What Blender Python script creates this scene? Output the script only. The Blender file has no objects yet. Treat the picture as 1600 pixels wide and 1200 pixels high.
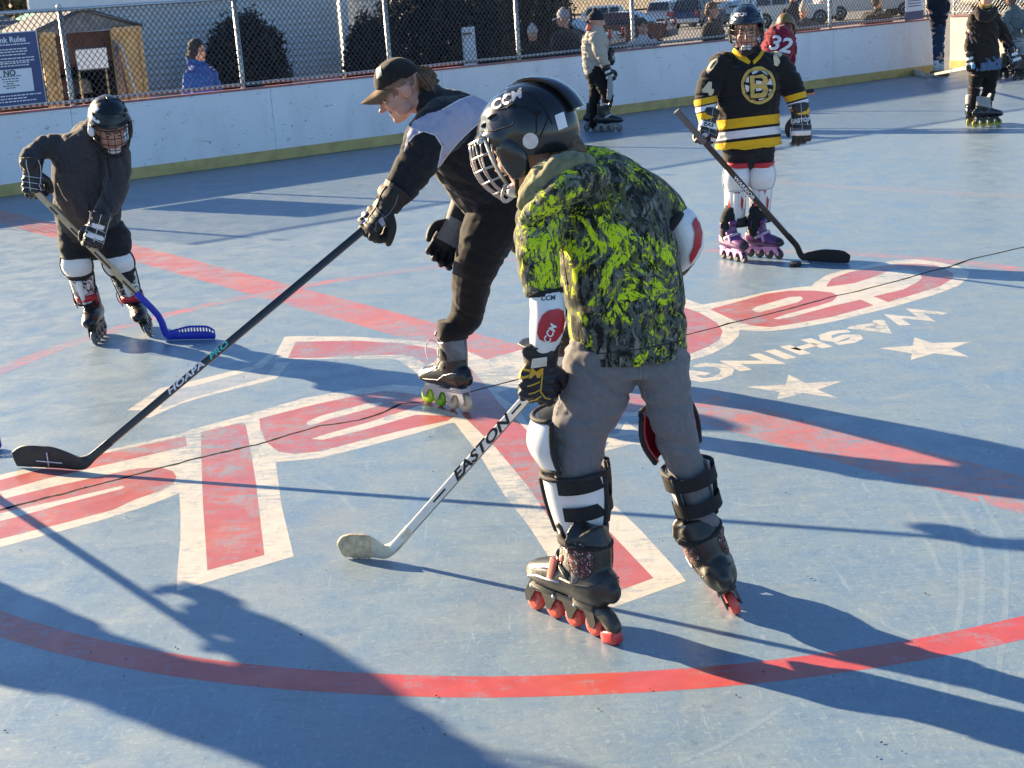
import bpy, bmesh, math, random
import numpy as np
from math import radians as rad, sin, cos, pi
from mathutils import Vector as V, Matrix, noise
from mathutils.bvhtree import BVHTree
random.seed(7)
S = bpy.context.scene
COL = S.collection
# ---------------------------------------------------------------- camera, sky, sun, exposure
H = 1.85
F, PITCH, ROLL = 2288.19, .263497, -.067898
FW = V((0, cos(PITCH), -sin(PITCH)))
_r0, _u0 = V((1, 0, 0)), V((0, sin(PITCH), cos(PITCH)))
RT = _r0 * cos(ROLL) + _u0 * sin(ROLL)
UP = -_r0 * sin(ROLL) + _u0 * cos(ROLL)
C = V((0, 0, H))
cd = bpy.data.cameras.new('camera')
cam = bpy.data.objects.new('camera', cd)
COL.objects.link(cam)
cd.sensor_width = 36
cd.lens = 36 * F / 1600
cd.clip_end = 600
cd.clip_start = .05
cam.matrix_world = Matrix(((RT.x, UP.x, -FW.x, 0), (RT.y, UP.y, -FW.y, 0), (RT.z, UP.z, -FW.z, H), (0, 0, 0, 1)))
S.camera = cam
SUN_AZ, SUN_EL = rad(-39), rad(19.6)          # direction the light travels over the ground; height of the sun
w = bpy.data.worlds.new('World')
S.world = w
w.use_nodes = True
nt = w.node_tree
sky = nt.nodes.new('ShaderNodeTexSky')
sky.sky_type = 'NISHITA'
sky.sun_disc = False
sky.dust_density = .2
sky.ozone_density = 5
sky.sun_elevation = SUN_EL
sky.sun_rotation = math.atan2(-cos(SUN_AZ), -sin(SUN_AZ))
nt.links.new(sky.outputs[0], nt.nodes['Background'].inputs[0])
nt.nodes['Background'].inputs[1].default_value = .058
sl = bpy.data.lights.new('sun', 'SUN')
sl.energy = 5
sl.angle = rad(.6)
sl.color = (1, .77, .48)
so = bpy.data.objects.new('sun', sl)
COL.objects.link(so)
LD = V((cos(SUN_AZ) * cos(SUN_EL), sin(SUN_AZ) * cos(SUN_EL), -sin(SUN_EL)))
so.rotation_euler = LD.to_track_quat('-Z', 'Y').to_euler()
S.view_settings.view_transform = 'Standard'
S.view_settings.look = 'None'
S.view_settings.exposure = 2.0
S.view_settings.gamma = 1

# ---------------------------------------------------------------- helpers
def ray(u, v): return FW + RT * ((u - 800) / F) - UP * ((v - 600) / F)
def G(u, v, z=0):
    d = ray(u, v)
    return C + d * ((z - H) / d.z)
def P(u, v, y):
    d = ray(u, v)
    return C + d * (y / d.y)
def kpx(p): return (V(p) - C).dot(FW) / F
def proj(p):
    d = V(p) - C
    k = d.dot(FW)
    return 800 + F * d.dot(RT) / k, 600 - F * d.dot(UP) / k
def inpoly(x, y, poly):
    c = False
    j = len(poly) - 1
    for i in range(len(poly)):
        xi, yi = poly[i]
        xj, yj = poly[j]
        if (yi > y) != (yj > y) and x < (xj - xi) * (y - yi) / (yj - yi) + xi: c = not c
        j = i
    return c

MATS = {}
def M(name, col, rough=.7, var=.12, scale=25, bump=0, bscale=150, metal=0, spec=.5, coat=0, sheen=0, col2=None, emit=0, bdist=.004):
    if name in MATS: return MATS[name]
    m = bpy.data.materials.new(name)
    m.use_nodes = True
    n, l = m.node_tree.nodes, m.node_tree.links
    b = n['Principled BSDF']
    b.inputs['Roughness'].default_value = rough
    b.inputs['Metallic'].default_value = metal
    b.inputs['Specular IOR Level'].default_value = spec
    b.inputs['Coat Weight'].default_value = coat
    b.inputs['Sheen Weight'].default_value = sheen
    tc = n.new('ShaderNodeTexCoord')
    nz = n.new('ShaderNodeTexNoise')
    nz.inputs['Scale'].default_value = scale
    nz.inputs['Detail'].default_value = 6
    l.new(tc.outputs['Object'], nz.inputs['Vector'])
    mx = n.new('ShaderNodeMix')
    mx.data_type = 'RGBA'
    c2 = col2 or [min(1, c * (1 + var)) for c in col]
    c1 = col if col2 else [c * (1 - var) for c in col]
    mx.inputs[6].default_value = (*c1, 1)
    mx.inputs[7].default_value = (*c2, 1)
    rp = n.new('ShaderNodeMapRange')
    rp.inputs[1].default_value = .3
    rp.inputs[2].default_value = .7
    l.new(nz.outputs['Fac'], rp.inputs[0])
    l.new(rp.outputs[0], mx.inputs[0])
    l.new(mx.outputs[2], b.inputs['Base Color'])
    if bump:
        nb = n.new('ShaderNodeTexNoise')
        nb.inputs['Scale'].default_value = bscale
        nb.inputs['Detail'].default_value = 5
        l.new(tc.outputs['Object'], nb.inputs['Vector'])
        bp = n.new('ShaderNodeBump')
        bp.inputs['Strength'].default_value = bump
        bp.inputs['Distance'].default_value = bdist
        l.new(nb.outputs['Fac'], bp.inputs['Height'])
        l.new(bp.outputs[0], b.inputs['Normal'])
    MATS[name] = m
    return m

class MB:
    def __init__(s): s.v, s.f, s.m = [], [], []
    def add(s, vs, fs, mi=0):
        o = len(s.v)
        s.v += [tuple(x) for x in vs]
        s.f += [tuple(i + o for i in f) for f in fs]
        s.m += [mi] * len(fs)
        return s
    def box(s, c, sx, sy, sz, R=None, mi=0, bev=0):
        c = V(c)
        R = R or Matrix.Identity(3)
        if not bev:
            vs = [c + R @ V((x * sx / 2, y * sy / 2, z * sz / 2)) for z in (-1, 1) for y in (-1, 1) for x in (-1, 1)]
            return s.add(vs, [(0, 2, 3, 1), (4, 5, 7, 6), (0, 1, 5, 4), (2, 6, 7, 3), (0, 4, 6, 2), (1, 3, 7, 5)], mi)
        bm = bmesh.new()
        bmesh.ops.create_cube(bm, size=1)
        for q in bm.verts: q.co = V((q.co.x * sx, q.co.y * sy, q.co.z * sz))
        bmesh.ops.bevel(bm, geom=bm.edges[:], offset=bev, segments=2, profile=.5, affect='EDGES')
        bm.verts.index_update()
        s.add([c + R @ q.co for q in bm.verts], [[q.index for q in f.verts] for f in bm.faces], mi)
        bm.free()
        return s
    def ell(s, c, r, R=None, seg=14, rings=9, mi=0):
        c = V(c)
        R = R or Matrix.Identity(3)
        vs = [c + R @ V((0, 0, r[2]))]
        for i in range(1, rings):
            a = pi * i / rings
            for j in range(seg):
                b = 2 * pi * j / seg
                vs.append(c + R @ V((r[0] * sin(a) * cos(b), r[1] * sin(a) * sin(b), r[2] * cos(a))))
        vs.append(c + R @ V((0, 0, -r[2])))
        fs = []
        for j in range(seg):
            k = (j + 1) % seg
            fs.append((0, 1 + j, 1 + k))
            for i in range(rings - 2):
                a, b = 1 + i * seg, 1 + (i + 1) * seg
                fs.append((a + j, b + j, b + k, a + k))
            a = 1 + (rings - 2) * seg
            fs.append((a + j, len(vs) - 1, a + k))
        return s.add(vs, fs, mi)
    def loft(s, st, seg=14, sub=3, caps='rr', ref=(0, 1, 0), mi=0, sq=1.0):
        """st: list of (position, lateral radius, depth radius); ref is the depth direction"""
        st = [(V(a[0]), a[1], a[2] if len(a) > 2 and a[2] else a[1]) for a in st]
        ref = V(ref)
        pts = []
        n = len(st)
        for i in range(n - 1):
            p = [st[max(i - 1, 0)], st[i], st[i + 1], st[min(i + 2, n - 1)]]
            for q in range(sub):
                t = q / sub
                w = (-.5 * t + t * t - .5 * t ** 3, 1 - 2.5 * t * t + 1.5 * t ** 3, .5 * t + 2 * t * t - 1.5 * t ** 3, -.5 * t * t + .5 * t ** 3)
                pts.append((sum((p[j][0] * w[j] for j in range(4)), V((0, 0, 0))), sum(p[j][1] * w[j] for j in range(4)), sum(p[j][2] * w[j] for j in range(4))))
        pts.append(st[-1])
        T = [(pts[min(i + 1, len(pts) - 1)][0] - pts[max(i - 1, 0)][0]).normalized() for i in range(len(pts))]
        rings = []
        def ring(p, t, rl, rd):
            d = ref - t * ref.dot(t)
            if d.length < .15: d = V((1, 0, 0)) - t * t.x
            d.normalize()
            l = t.cross(d)
            out = []
            for k in range(seg):
                a = 2 * pi * k / seg
                ca, sa = cos(a), sin(a)
                if sq != 1: ca, sa = math.copysign(abs(ca) ** sq, ca), math.copysign(abs(sa) ** sq, sa)
                out.append(p + l * (rl * ca) + d * (rd * sa))
            return out
        if caps[0] == 'r':
            p, a, b = pts[0]
            for ph in (70, 40): rings.append(ring(p - T[0] * (min(a, b) * sin(rad(ph))), T[0], a * cos(rad(ph)), b * cos(rad(ph))))
        for (p, a, b), t in zip(pts, T): rings.append(ring(p, t, a, b))
        if caps[1] == 'r':
            p, a, b = pts[-1]
            for ph in (40, 70): rings.append(ring(p + T[-1] * (min(a, b) * sin(rad(ph))), T[-1], a * cos(rad(ph)), b * cos(rad(ph))))
        vs = [q for r in rings for q in r]
        fs = []
        for i in range(len(rings) - 1):
            for k in range(seg):
                k2 = (k + 1) % seg
                fs.append((i * seg + k, i * seg + k2, (i + 1) * seg + k2, (i + 1) * seg + k))
        fs.append(tuple(range(seg))[::-1])
        fs.append(tuple((len(rings) - 1) * seg + k for k in range(seg)))
        return s.add(vs, fs, mi)
    def tube(s, pts, r, seg=6, sub=1, mi=0, closed=False):
        pts = [V(p) for p in pts]
        if closed: pts = pts + [pts[0]]
        return s.loft([(p, r, r) for p in pts], seg=seg, sub=sub, caps='ff', ref=(.31, .52, .79), mi=mi)
    def lathe(s, prof, Mx, seg=20, mi=0):
        """prof: (radius, height) pairs round local y; Mx: 4x4"""
        vs, fs = [], []
        for r, h in prof:
            for k in range(seg):
                a = 2 * pi * k / seg
                vs.append(Mx @ V((r * cos(a), h, r * sin(a))))
        for i in range(len(prof) - 1):
            for k in range(seg):
                k2 = (k + 1) % seg
                fs.append((i * seg + k, i * seg + k2, (i + 1) * seg + k2, (i + 1) * seg + k))
        fs.append(tuple(range(seg))[::-1])
        fs.append(tuple((len(prof) - 1) * seg + k for k in range(seg)))
        return s.add(vs, fs, mi)
    def prism(s, poly, axis, mi=0):
        """polygon of 3-D points extruded along the vector axis"""
        n = len(poly)
        axis = V(axis)
        vs = [V(p) for p in poly] + [V(p) + axis for p in poly]
        fs = [tuple(range(n))[::-1], tuple(range(n, 2 * n))] + [(i, (i + 1) % n, (i + 1) % n + n, i + n) for i in range(n)]
        return s.add(vs, fs, mi)
    def grid(s, rows, thick=None, mi=0, closed=False):
        """rows of points; thick: inward offset vector function or None"""
        h, wd = len(rows), len(rows[0])
        vs = [p for r in rows for p in r]
        fs = []
        rng = wd if closed else wd - 1
        for i in range(h - 1):
            for j in range(rng):
                j2 = (j + 1) % wd
                fs.append((i * wd + j, i * wd + j2, (i + 1) * wd + j2, (i + 1) * wd + j))
        if thick:
            o = len(vs)
            vs = vs + [thick(V(p)) for p in vs]
            fs2 = [tuple(x + o for x in f[::-1]) for f in fs]
            bd = []
            for j in range(rng):
                j2 = (j + 1) % wd
                bd += [(j, j2), ((h - 1) * wd + j2, (h - 1) * wd + j)]
            if not closed:
                for i in range(h - 1): bd += [((i + 1) * wd, i * wd), (i * wd + wd - 1, (i + 1) * wd + wd - 1)]
            fs = fs + fs2 + [(b, a, a + o, b + o) for a, b in bd]
        return s.add(vs, fs, mi)
    def mesh(s, name='m'):
        me = bpy.data.meshes.new(name)
        me.from_pydata(s.v, [], s.f)
        me.polygons.foreach_set('material_index', s.m)
        me.update()
        return me
    def build(s, name, mats, parent=None, smooth=True, fix=True):
        me = s.mesh(name)
        if fix:
            bm = bmesh.new()
            bm.from_mesh(me)
            bmesh.ops.recalc_face_normals(bm, faces=bm.faces[:])
            bm.to_mesh(me)
            bm.free()
        return put(name, me, mats, parent, smooth)

def put(name, me, mats, parent=None, smooth=True, facefn=None):
    me.materials.clear()
    for m in (mats if isinstance(mats, (list, tuple)) else [mats]): me.materials.append(m)
    if facefn:
        idx = [facefn(p.center, p.normal) for p in me.polygons]
        me.polygons.foreach_set('material_index', idx)
    me.polygons.foreach_set('use_smooth', [bool(smooth)] * len(me.polygons))
    if smooth == 'auto':
        try: me.set_sharp_from_angle(angle=rad(38))
        except Exception: pass
    me.name = name
    o = bpy.data.objects.new(name, me)
    COL.objects.link(o)
    if parent:
        o.parent = parent
        o.location = -wloc(parent)
    return o
def wloc(o):
    p = V(o.location)
    while o.parent:
        o = o.parent
        p += o.location
    return p
def tag(o, label, cat, group=None):
    o['label'] = label
    o['category'] = cat
    if group: o['group'] = group
    return o
def struct(o):
    o['kind'] = 'structure'
    return o
def thing(name, loc, label, cat, group=None):
    o = bpy.data.objects.new(name, None)
    COL.objects.link(o)
    o.empty_display_size = .1
    o.location = loc
    return tag(o, label, cat, group)
def copy_tree(o, parent=None):
    c = o.copy()
    COL.objects.link(c)
    if parent: c.parent = parent
    for ch in list(o.children): copy_tree(ch, c)
    return c
def remesh(mb, voxel, smooth=2, fac=.5):
    me = mb.mesh() if isinstance(mb, MB) else mb
    ob = bpy.data.objects.new('tmp', me)
    COL.objects.link(ob)
    m = ob.modifiers.new('r', 'REMESH')
    m.mode = 'VOXEL'
    m.voxel_size = voxel
    if smooth:
        q = ob.modifiers.new('s', 'SMOOTH')
        q.iterations = smooth
        q.factor = fac
    dg = bpy.context.evaluated_depsgraph_get()
    out = bpy.data.meshes.new_from_object(ob.evaluated_get(dg))
    bpy.data.objects.remove(ob)
    bpy.data.meshes.remove(me)
    return out
def wrinkle(me, amp, scale, seed=0, axis=None, squash=3.0, ridged=True, mask=None):
    """folds pushed in and out of a cloth mesh; finer along axis"""
    n = len(me.vertices)
    co = np.empty(n * 3)
    nr = np.empty(n * 3)
    me.vertices.foreach_get('co', co)
    me.vertices.foreach_get('normal', nr)
    co = co.reshape(-1, 3)
    nr = nr.reshape(-1, 3)
    ax = V(axis).normalized() if axis is not None else None
    d = np.zeros(n)
    for i in range(n):
        p = V(co[i])
        q = p * scale
        if ax is not None: q = q + ax * (p.dot(ax) * scale * (squash - 1))
        v = noise.noise(q + V((seed, seed * 1.7, -seed)))
        if ridged:
            v2 = noise.noise(q * .6 + V((9, seed, 3)))
            v = .35 - abs(v) * 1.2 - 1.1 * max(0, 1 - abs(v2) * 5.5)
        d[i] = v * (mask(p) if mask else 1)
    co += nr * (d * amp)[:, None]
    me.vertices.foreach_set('co', co.ravel())
    me.update()
    return me
def bvh(me): return BVHTree.FromPolygons([v.co.copy() for v in me.vertices], [tuple(p.vertices) for p in me.polygons])
def hit(tree, u, v):
    d = ray(u, v).normalized()
    r = tree.ray_cast(C, d)
    return (r[0], r[1]) if r[0] else (None, None)
def seam(name, tree, pts, r, mat, parent, sub=4, off=0.0):
    """a cord laid on a surface, following image points"""
    out = []
    for a, b in zip(pts, pts[1:]):
        for i in range(sub):
            t = i / sub
            p, n = hit(tree, a[0] + (b[0] - a[0]) * t, a[1] + (b[1] - a[1]) * t)
            if p: out.append(p + n * off)
    if len(out) < 2: return None
    mb = MB()
    mb.tube(out, r, seg=6)
    return mb.build(name, mat, parent)
def patch(name, tree, poly, mat, parent, off=.002, step=3.0, mats=None, sel=None):
    """a flat piece of another colour lying on a surface, outlined in image points"""
    bm = bmesh.new()
    vs = [bm.verts.new((x, y, 0)) for x, y in poly]
    bm.faces.new(vs)
    bmesh.ops.triangulate(bm, faces=bm.faces[:])
    for _ in range(4):
        es = [e for e in bm.edges if e.calc_length() > step]
        if not es: break
        bmesh.ops.subdivide_edges(bm, edges=es, cuts=1)
        bmesh.ops.triangulate(bm, faces=[f for f in bm.faces if len(f.verts) > 3])
    dead = []
    for q in bm.verts:
        p, n = hit(tree, q.co.x, q.co.y)
        if p is None:
            dead.append(q)
            continue
        if n.dot(p - C) > 0: n = -n
        q.co = p + n * off
    if dead: bmesh.ops.delete(bm, geom=dead, context='VERTS')
    me = bpy.data.meshes.new(name)
    bm.to_mesh(me)
    bm.free()
    return put(name, me, mat, parent)
def text(name, s, size, mat, parent, Mx, tree=None, pdir=None, off=.0015, shear=0, bold=.0, ext=0.0, sx=1.0):
    cu = bpy.data.curves.new('t', 'FONT')
    cu.body = s
    cu.size = size
    cu.shear = shear
    cu.offset = bold
    cu.extrude = ext
    cu.align_x = 'CENTER'
    cu.align_y = 'CENTER'
    cu.resolution_u = 3
    ob = bpy.data.objects.new('t', cu)
    COL.objects.link(ob)
    dg = bpy.context.evaluated_depsgraph_get()
    me = bpy.data.meshes.new_from_object(ob.evaluated_get(dg))
    bpy.data.objects.remove(ob)
    bpy.data.curves.remove(cu)
    bm = bmesh.new()
    bm.from_mesh(me)
    for q in bm.verts: q.co = V((q.co.x * sx, q.co.y, q.co.z))
    if tree:
        for _ in range(3):
            es = [e for e in bm.edges if e.calc_length() > size * .15]
            if not es: break
            bmesh.ops.subdivide_edges(bm, edges=es, cuts=1)
            bmesh.ops.triangulate(bm, faces=[f for f in bm.faces if len(f.verts) > 3])
    for q in bm.verts:
        q.co = Mx @ q.co
        if tree:
            r = tree.ray_cast(q.co - pdir * .25, pdir)
            if not r[0]: r = tree.find_nearest(q.co)
            n = r[1] if r[1].dot(pdir) < 0 else -r[1]
            q.co = r[0] + n * off
    bm.to_mesh(me)
    bm.free()
    return put(name, me, mat, parent, smooth=False)
def frame(x, y, z, o):
    return Matrix(((x[0], y[0], z[0], o[0]), (x[1], y[1], z[1], o[1]), (x[2], y[2], z[2], o[2]), (0, 0, 0, 1)))
def facing(u, v, y, ang=0, lift=0):
    """frame at a pixel, x to the right in the picture turned by ang degrees, z to the camera"""
    o = P(u, v, y)
    z = (C - o).normalized()
    x = (RT - z * RT.dot(z)).normalized()
    yv = z.cross(x)
    a = rad(ang)
    return frame(x * cos(a) + yv * sin(a), yv * cos(a) - x * sin(a), z, o + z * lift)
# ---------------------------------------------------------------- rink floor and its paint
def floor_color(n, l, tc):
    """worn blue sport-court paint: returns colour socket, fine-noise socket"""
    def nz(scale, det=6, dist=0, vec=None, rough=.6):
        q = n.new('ShaderNodeTexNoise')
        q.inputs['Scale'].default_value = scale
        q.inputs['Detail'].default_value = det
        q.inputs['Distortion'].default_value = dist
        q.inputs['Roughness'].default_value = rough
        l.new(vec or tc.outputs['Object'], q.inputs['Vector'])
        return q.outputs['Fac']
    def mp(sx, sy, rz):
        q = n.new('ShaderNodeMapping')
        q.inputs['Scale'].default_value = (sx, sy, 1)
        q.inputs['Rotation'].default_value = (0, 0, rz)
        l.new(tc.outputs['Object'], q.inputs['Vector'])
        return q.outputs[0]
    def rng(s, a, b, c=0, d=1):
        q = n.new('ShaderNodeMapRange')
        q.inputs[1].default_value, q.inputs[2].default_value = a, b
        q.inputs[3].default_value, q.inputs[4].default_value = c, d
        l.new(s, q.inputs[0])
        return q.outputs[0]
    def mix(f, a, b, typ='MIX'):
        q = n.new('ShaderNodeMix')
        q.data_type = 'RGBA'
        q.blend_type = typ
        for k, x in ((0, f), (6, a), (7, b)):
            if isinstance(x, (tuple, list)): q.inputs[k].default_value = (*x, 1)
            elif isinstance(x, float): q.inputs[k].default_value = x
            else: l.new(x, q.inputs[k])
        return q.outputs[2]
    big = rng(nz(.45, 5, .5), .36, .66)
    mid = rng(nz(4.5, 9, .8), .34, .68)
    sw = rng(nz(1, 9, 1.6, mp(5, 22, .5), .72), .36, .64)
    sw2 = rng(nz(1, 9, 1.8, mp(19, 6, 1.1), .72), .4, .66)
    c = mix(big, (.14, .22, .31), (.19, .245, .285))
    c = mix(mid, c, (.22, .275, .30))
    c = mix(rng(sw, 0, 1, 0, .5), c, (.075, .165, .29))
    c = mix(rng(sw2, 0, 1, 0, .4), c, (.22, .305, .36))
    # flecks where the paint has gone, dark grit, thin scratches
    fl = nz(52, 5, .6, None, .62)
    c = mix(rng(fl, .56, .68, 0, .5), c, (.34, .40, .42))
    c = mix(rng(nz(38, 5, .9, mp(1, 1, .4), .62), .58, .7, 0, .45), c, (.05, .11, .19))
    for sx_, sy_, rz_ in ((70, 7, .9), (6, 80, .35), (64, 5, 2.0), (5, 90, 1.2), (75, 8, 2.6)):
        c = mix(rng(nz(1, 5, 1.0, mp(sx_, sy_, rz_), .5), .672, .7, 0, .3), c, (.38, .44, .46))
    st_ = rng(nz(.9, 6, 1.2, mp(1, 1, 2.2)), .58, .72, 0, .3)
    c = mix(st_, c, (.23, .235, .24))
    vo = n.new('ShaderNodeTexVoronoi')
    vo.inputs['Scale'].default_value = 9
    l.new(tc.outputs['Object'], vo.inputs['Vector'])
    c = mix(rng(vo.outputs['Distance'], .03, .045, .7, 0), c, (.02, .025, .03))
    fine = nz(130, 6, .4, None, .7)
    c = mix(rng(fine, .35, .65, 0, .3), c, (.06, .11, .18))
    return c, fine, mid, sw, sw2
def fl_(n, l, tc):
    q = n.new('ShaderNodeTexNoise')
    q.inputs['Scale'].default_value = 46; q.inputs['Detail'].default_value = 6; q.inputs['Roughness'].default_value = .65
    l.new(tc.outputs['Object'], q.inputs['Vector'])
    return q.outputs['Fac']
def floor_mat(name, paint=None, wear=.4, haze=0):
    m = bpy.data.materials.new(name)
    m.use_nodes = True
    n, l = m.node_tree.nodes, m.node_tree.links
    b = n['Principled BSDF']
    tc = n.new('ShaderNodeTexCoord')
    c, fine, mid, sw, sw2 = floor_color(n, l, tc)
    if paint:
        def mathn(op, a, bb):
            q = n.new('ShaderNodeMath')
            q.operation = op
            for i, x in ((0, a), (1, bb)):
                if isinstance(x, float): q.inputs[i].default_value = x
                else: l.new(x, q.inputs[i])
            return q.outputs[0]
        s = mathn('ADD', mathn('MULTIPLY', sw, .45), mathn('MULTIPLY', sw2, .25))
        s = mathn('ADD', s, mathn('MULTIPLY', mid, .3))
        bw = n.new('ShaderNodeTexNoise'); bw.inputs['Scale'].default_value = .9; bw.inputs['Detail'].default_value = 5
        l.new(tc.outputs['Object'], bw.inputs['Vector'])
        s = mathn('ADD', s, mathn('MULTIPLY', mathn('SUBTRACT', bw.outputs['Fac'], .5), 1.1))
        mr = n.new('ShaderNodeMapRange')
        mr.inputs[1].default_value = wear
        mr.inputs[2].default_value = wear + .38
        mr.inputs[3].default_value = 1
        mr.inputs[4].default_value = .12
        l.new(s, mr.inputs[0])
        q = n.new('ShaderNodeMix')
        q.data_type = 'RGBA'
        nzp = n.new('ShaderNodeTexNoise')
        nzp.inputs['Scale'].default_value = 14
        nzp.inputs['Detail'].default_value = 7
        l.new(tc.outputs['Object'], nzp.inputs['Vector'])
        pm = n.new('ShaderNodeMix')
        pm.data_type = 'RGBA'
        pm.inputs[6].default_value = (*[x * .78 for x in paint], 1)
        pm.inputs[7].default_value = (*[min(1, x * 1.2) for x in paint], 1)
        l.new(nzp.outputs['Fac'], pm.inputs[0])
        l.new(mr.outputs[0], q.inputs[0])
        l.new(c, q.inputs[6])
        l.new(pm.outputs[2], q.inputs[7])
        c = q.outputs[2]
    l.new(c, b.inputs['Base Color'])
    b.inputs['Specular IOR Level'].default_value = .72
    rr = n.new('ShaderNodeMapRange')
    rr.inputs[3].default_value = .32
    rr.inputs[4].default_value = .5
    l.new(mid, rr.inputs[0])
    l.new(rr.outputs[0], b.inputs['Roughness'])
    ad = n.new('ShaderNodeMath')
    ad.operation = 'ADD'
    l.new(fine, ad.inputs[0])
    l.new(fl_(n, l, tc), ad.inputs[1])
    bp = n.new('ShaderNodeBump')
    bp.inputs['Strength'].default_value = .3
    bp.inputs['Distance'].default_value = .0016
    l.new(ad.outputs[0], bp.inputs['Height'])
    l.new(bp.outputs[0], b.inputs['Normal'])
    return m
FLOOR = floor_mat('court_blue')
RED = floor_mat('court_red', (.37, .09, .078), .38)
REDFADE = floor_mat('court_red_faded', (.42, .125, .105), .34)
WHITE = floor_mat('court_white', (.50, .475, .415), .4)
WORN = floor_mat('court_white_worn', (.5, .48, .43), .12)
GREYP = floor_mat('court_grey_worn', (.3, .33, .36), .3)
TAR = M('tar', (.008, .008, .009), .9, spec=.1)

TH = -.963130
T2 = V((cos(TH), sin(TH), 0))            # from the long board into the rink
W2 = V((-sin(TH), cos(TH), 0))           # along the long board, to the right
DW = 8.87623 * H
BH = .484 * H
def Wp(s, off, z): return T2 * (-DW + off) + W2 * s + V((0, 0, z))
def Wpx(u, v, off=0):
    d = ray(u, v)
    k = (-DW + off - C.dot(T2)) / d.dot(T2)
    p = C + d * k
    return p.dot(W2), p.z
S_END = Wpx(1461, 60)[0]
S_BEG = Wpx(-260, 200)[0]
def sheet(name, pts, z, mat):
    mb = MB()
    mb.add([V((p[0], p[1], z)) for p in pts], [tuple(range(len(pts)))])
    me = mb.mesh(name)
    if me.polygons[0].normal.z < 0: me.flip_normals()
    o = put(name, me, mat, None, False)
    return struct(o)
_zi = [0]
def paint(name, px, z, mat):
    _zi[0] += 1
    z += .000008 * (_zi[0] % 12)
    return sheet(name, [G(u, v, z) for u, v in px], z, mat)
# ground far round the rink: level near it, falling gently beyond the boards
gz = lambda off: -.42 - max(0, min(-off - 14, 90)) * .02
rows = []
for off in (60, 20, 5, 0, -3, -8, -14, -25, -40, -60, -85, -104, -180, -420):
    rows.append([Wp(s, off, gz(off)) for s in (-260, -90, -40, -15, 0, 15, 40, 90, 260)])
mb = MB()
mb.grid(rows)
struct(mb.build('ground', M('asphalt', (.17, .165, .16), .85, .25, 3, .5, 60)))
rows = []
for off in (-64, -72, -84): rows.append([Wp(s, off, gz(off) + .02) for s in range(-40, 200, 20)])
mb = MB(); mb.grid(rows)
struct(mb.build('grass_verge', M('dry_grass', (.3, .22, .11), .95, .4, 2, .6, 20)))
rows = []
for i, off in enumerate((-106, -118, -135, -200)): rows.append([Wp(s, off, gz(off) + (.02, .5, 2.4, 8)[i]) for s in range(-120, 300, 20)])
mb = MB(); mb.grid(rows)
struct(mb.build('hillside', M('dry_hill', (.34, .27, .17), .95, .45, 1.2, .6, 6)))
# the floor itself
e = .12
fl = [Wp(S_BEG - 6, -e, 0), Wp(S_END + 9, -e, 0), Wp(S_END + 9, 32, 0), Wp(S_BEG - 6, 32, 0)]
sheet('rink_floor', fl, 0, FLOOR)
mb = MB()
mb.prism([V((p[0], p[1], -.005)) for p in fl], (0, 0, -.6))
struct(mb.build('rink_slab', M('slab', (.3, .29, .28), .9), None, False))
CX, CY, CR = .188785 * H, 3.752541 * H, 1.781426 * H
CC = V((CX, CY, 0))
CW = (G(800, 1057) - G(800, 1090)).length
# centre line and circle
LW = .17616 * H / 2
nn = V((-T2.y, T2.x, 0))
dl = (CC.dot(T2) + DW)
sheet('centre_line', [CC - T2 * dl + nn * LW, CC + T2 * 14 + nn * LW, CC + T2 * 14 - nn * LW, CC - T2 * dl - nn * LW], .0001, REDFADE)
mb = MB()
ro, ri = [], []
for i in range(181):
    a = 2 * pi * i / 180
    q = V((cos(a), sin(a), 0))
    jit = .004 * noise.noise(q * 9)
    ro.append(CC + q * (CR + CW / 2 + jit) + V((0, 0, .0002)))
    ri.append(CC + q * (CR - CW / 2 + jit) + V((0, 0, .0002)))
RBR = floor_mat('court_red_bright', (.42, .062, .055), .54)
RPALE = floor_mat('court_red_pale', (.5, .15, .12), .12)
segs = {0: [], 1: []}
for k in range(180):
    q = (ro[k] + ro[k + 1]) / 2
    segs[0 if q.y < 5.6 else 1].append(k)
for key, mt in ((0, RBR), (1, RPALE)):
    mb = MB()
    for k in segs[key]: mb.add([ro[k], ro[k + 1], ri[k + 1], ri[k]], [(0, 1, 2, 3)])
    struct(mb.build('centre_circle', mt, None, False))
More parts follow.
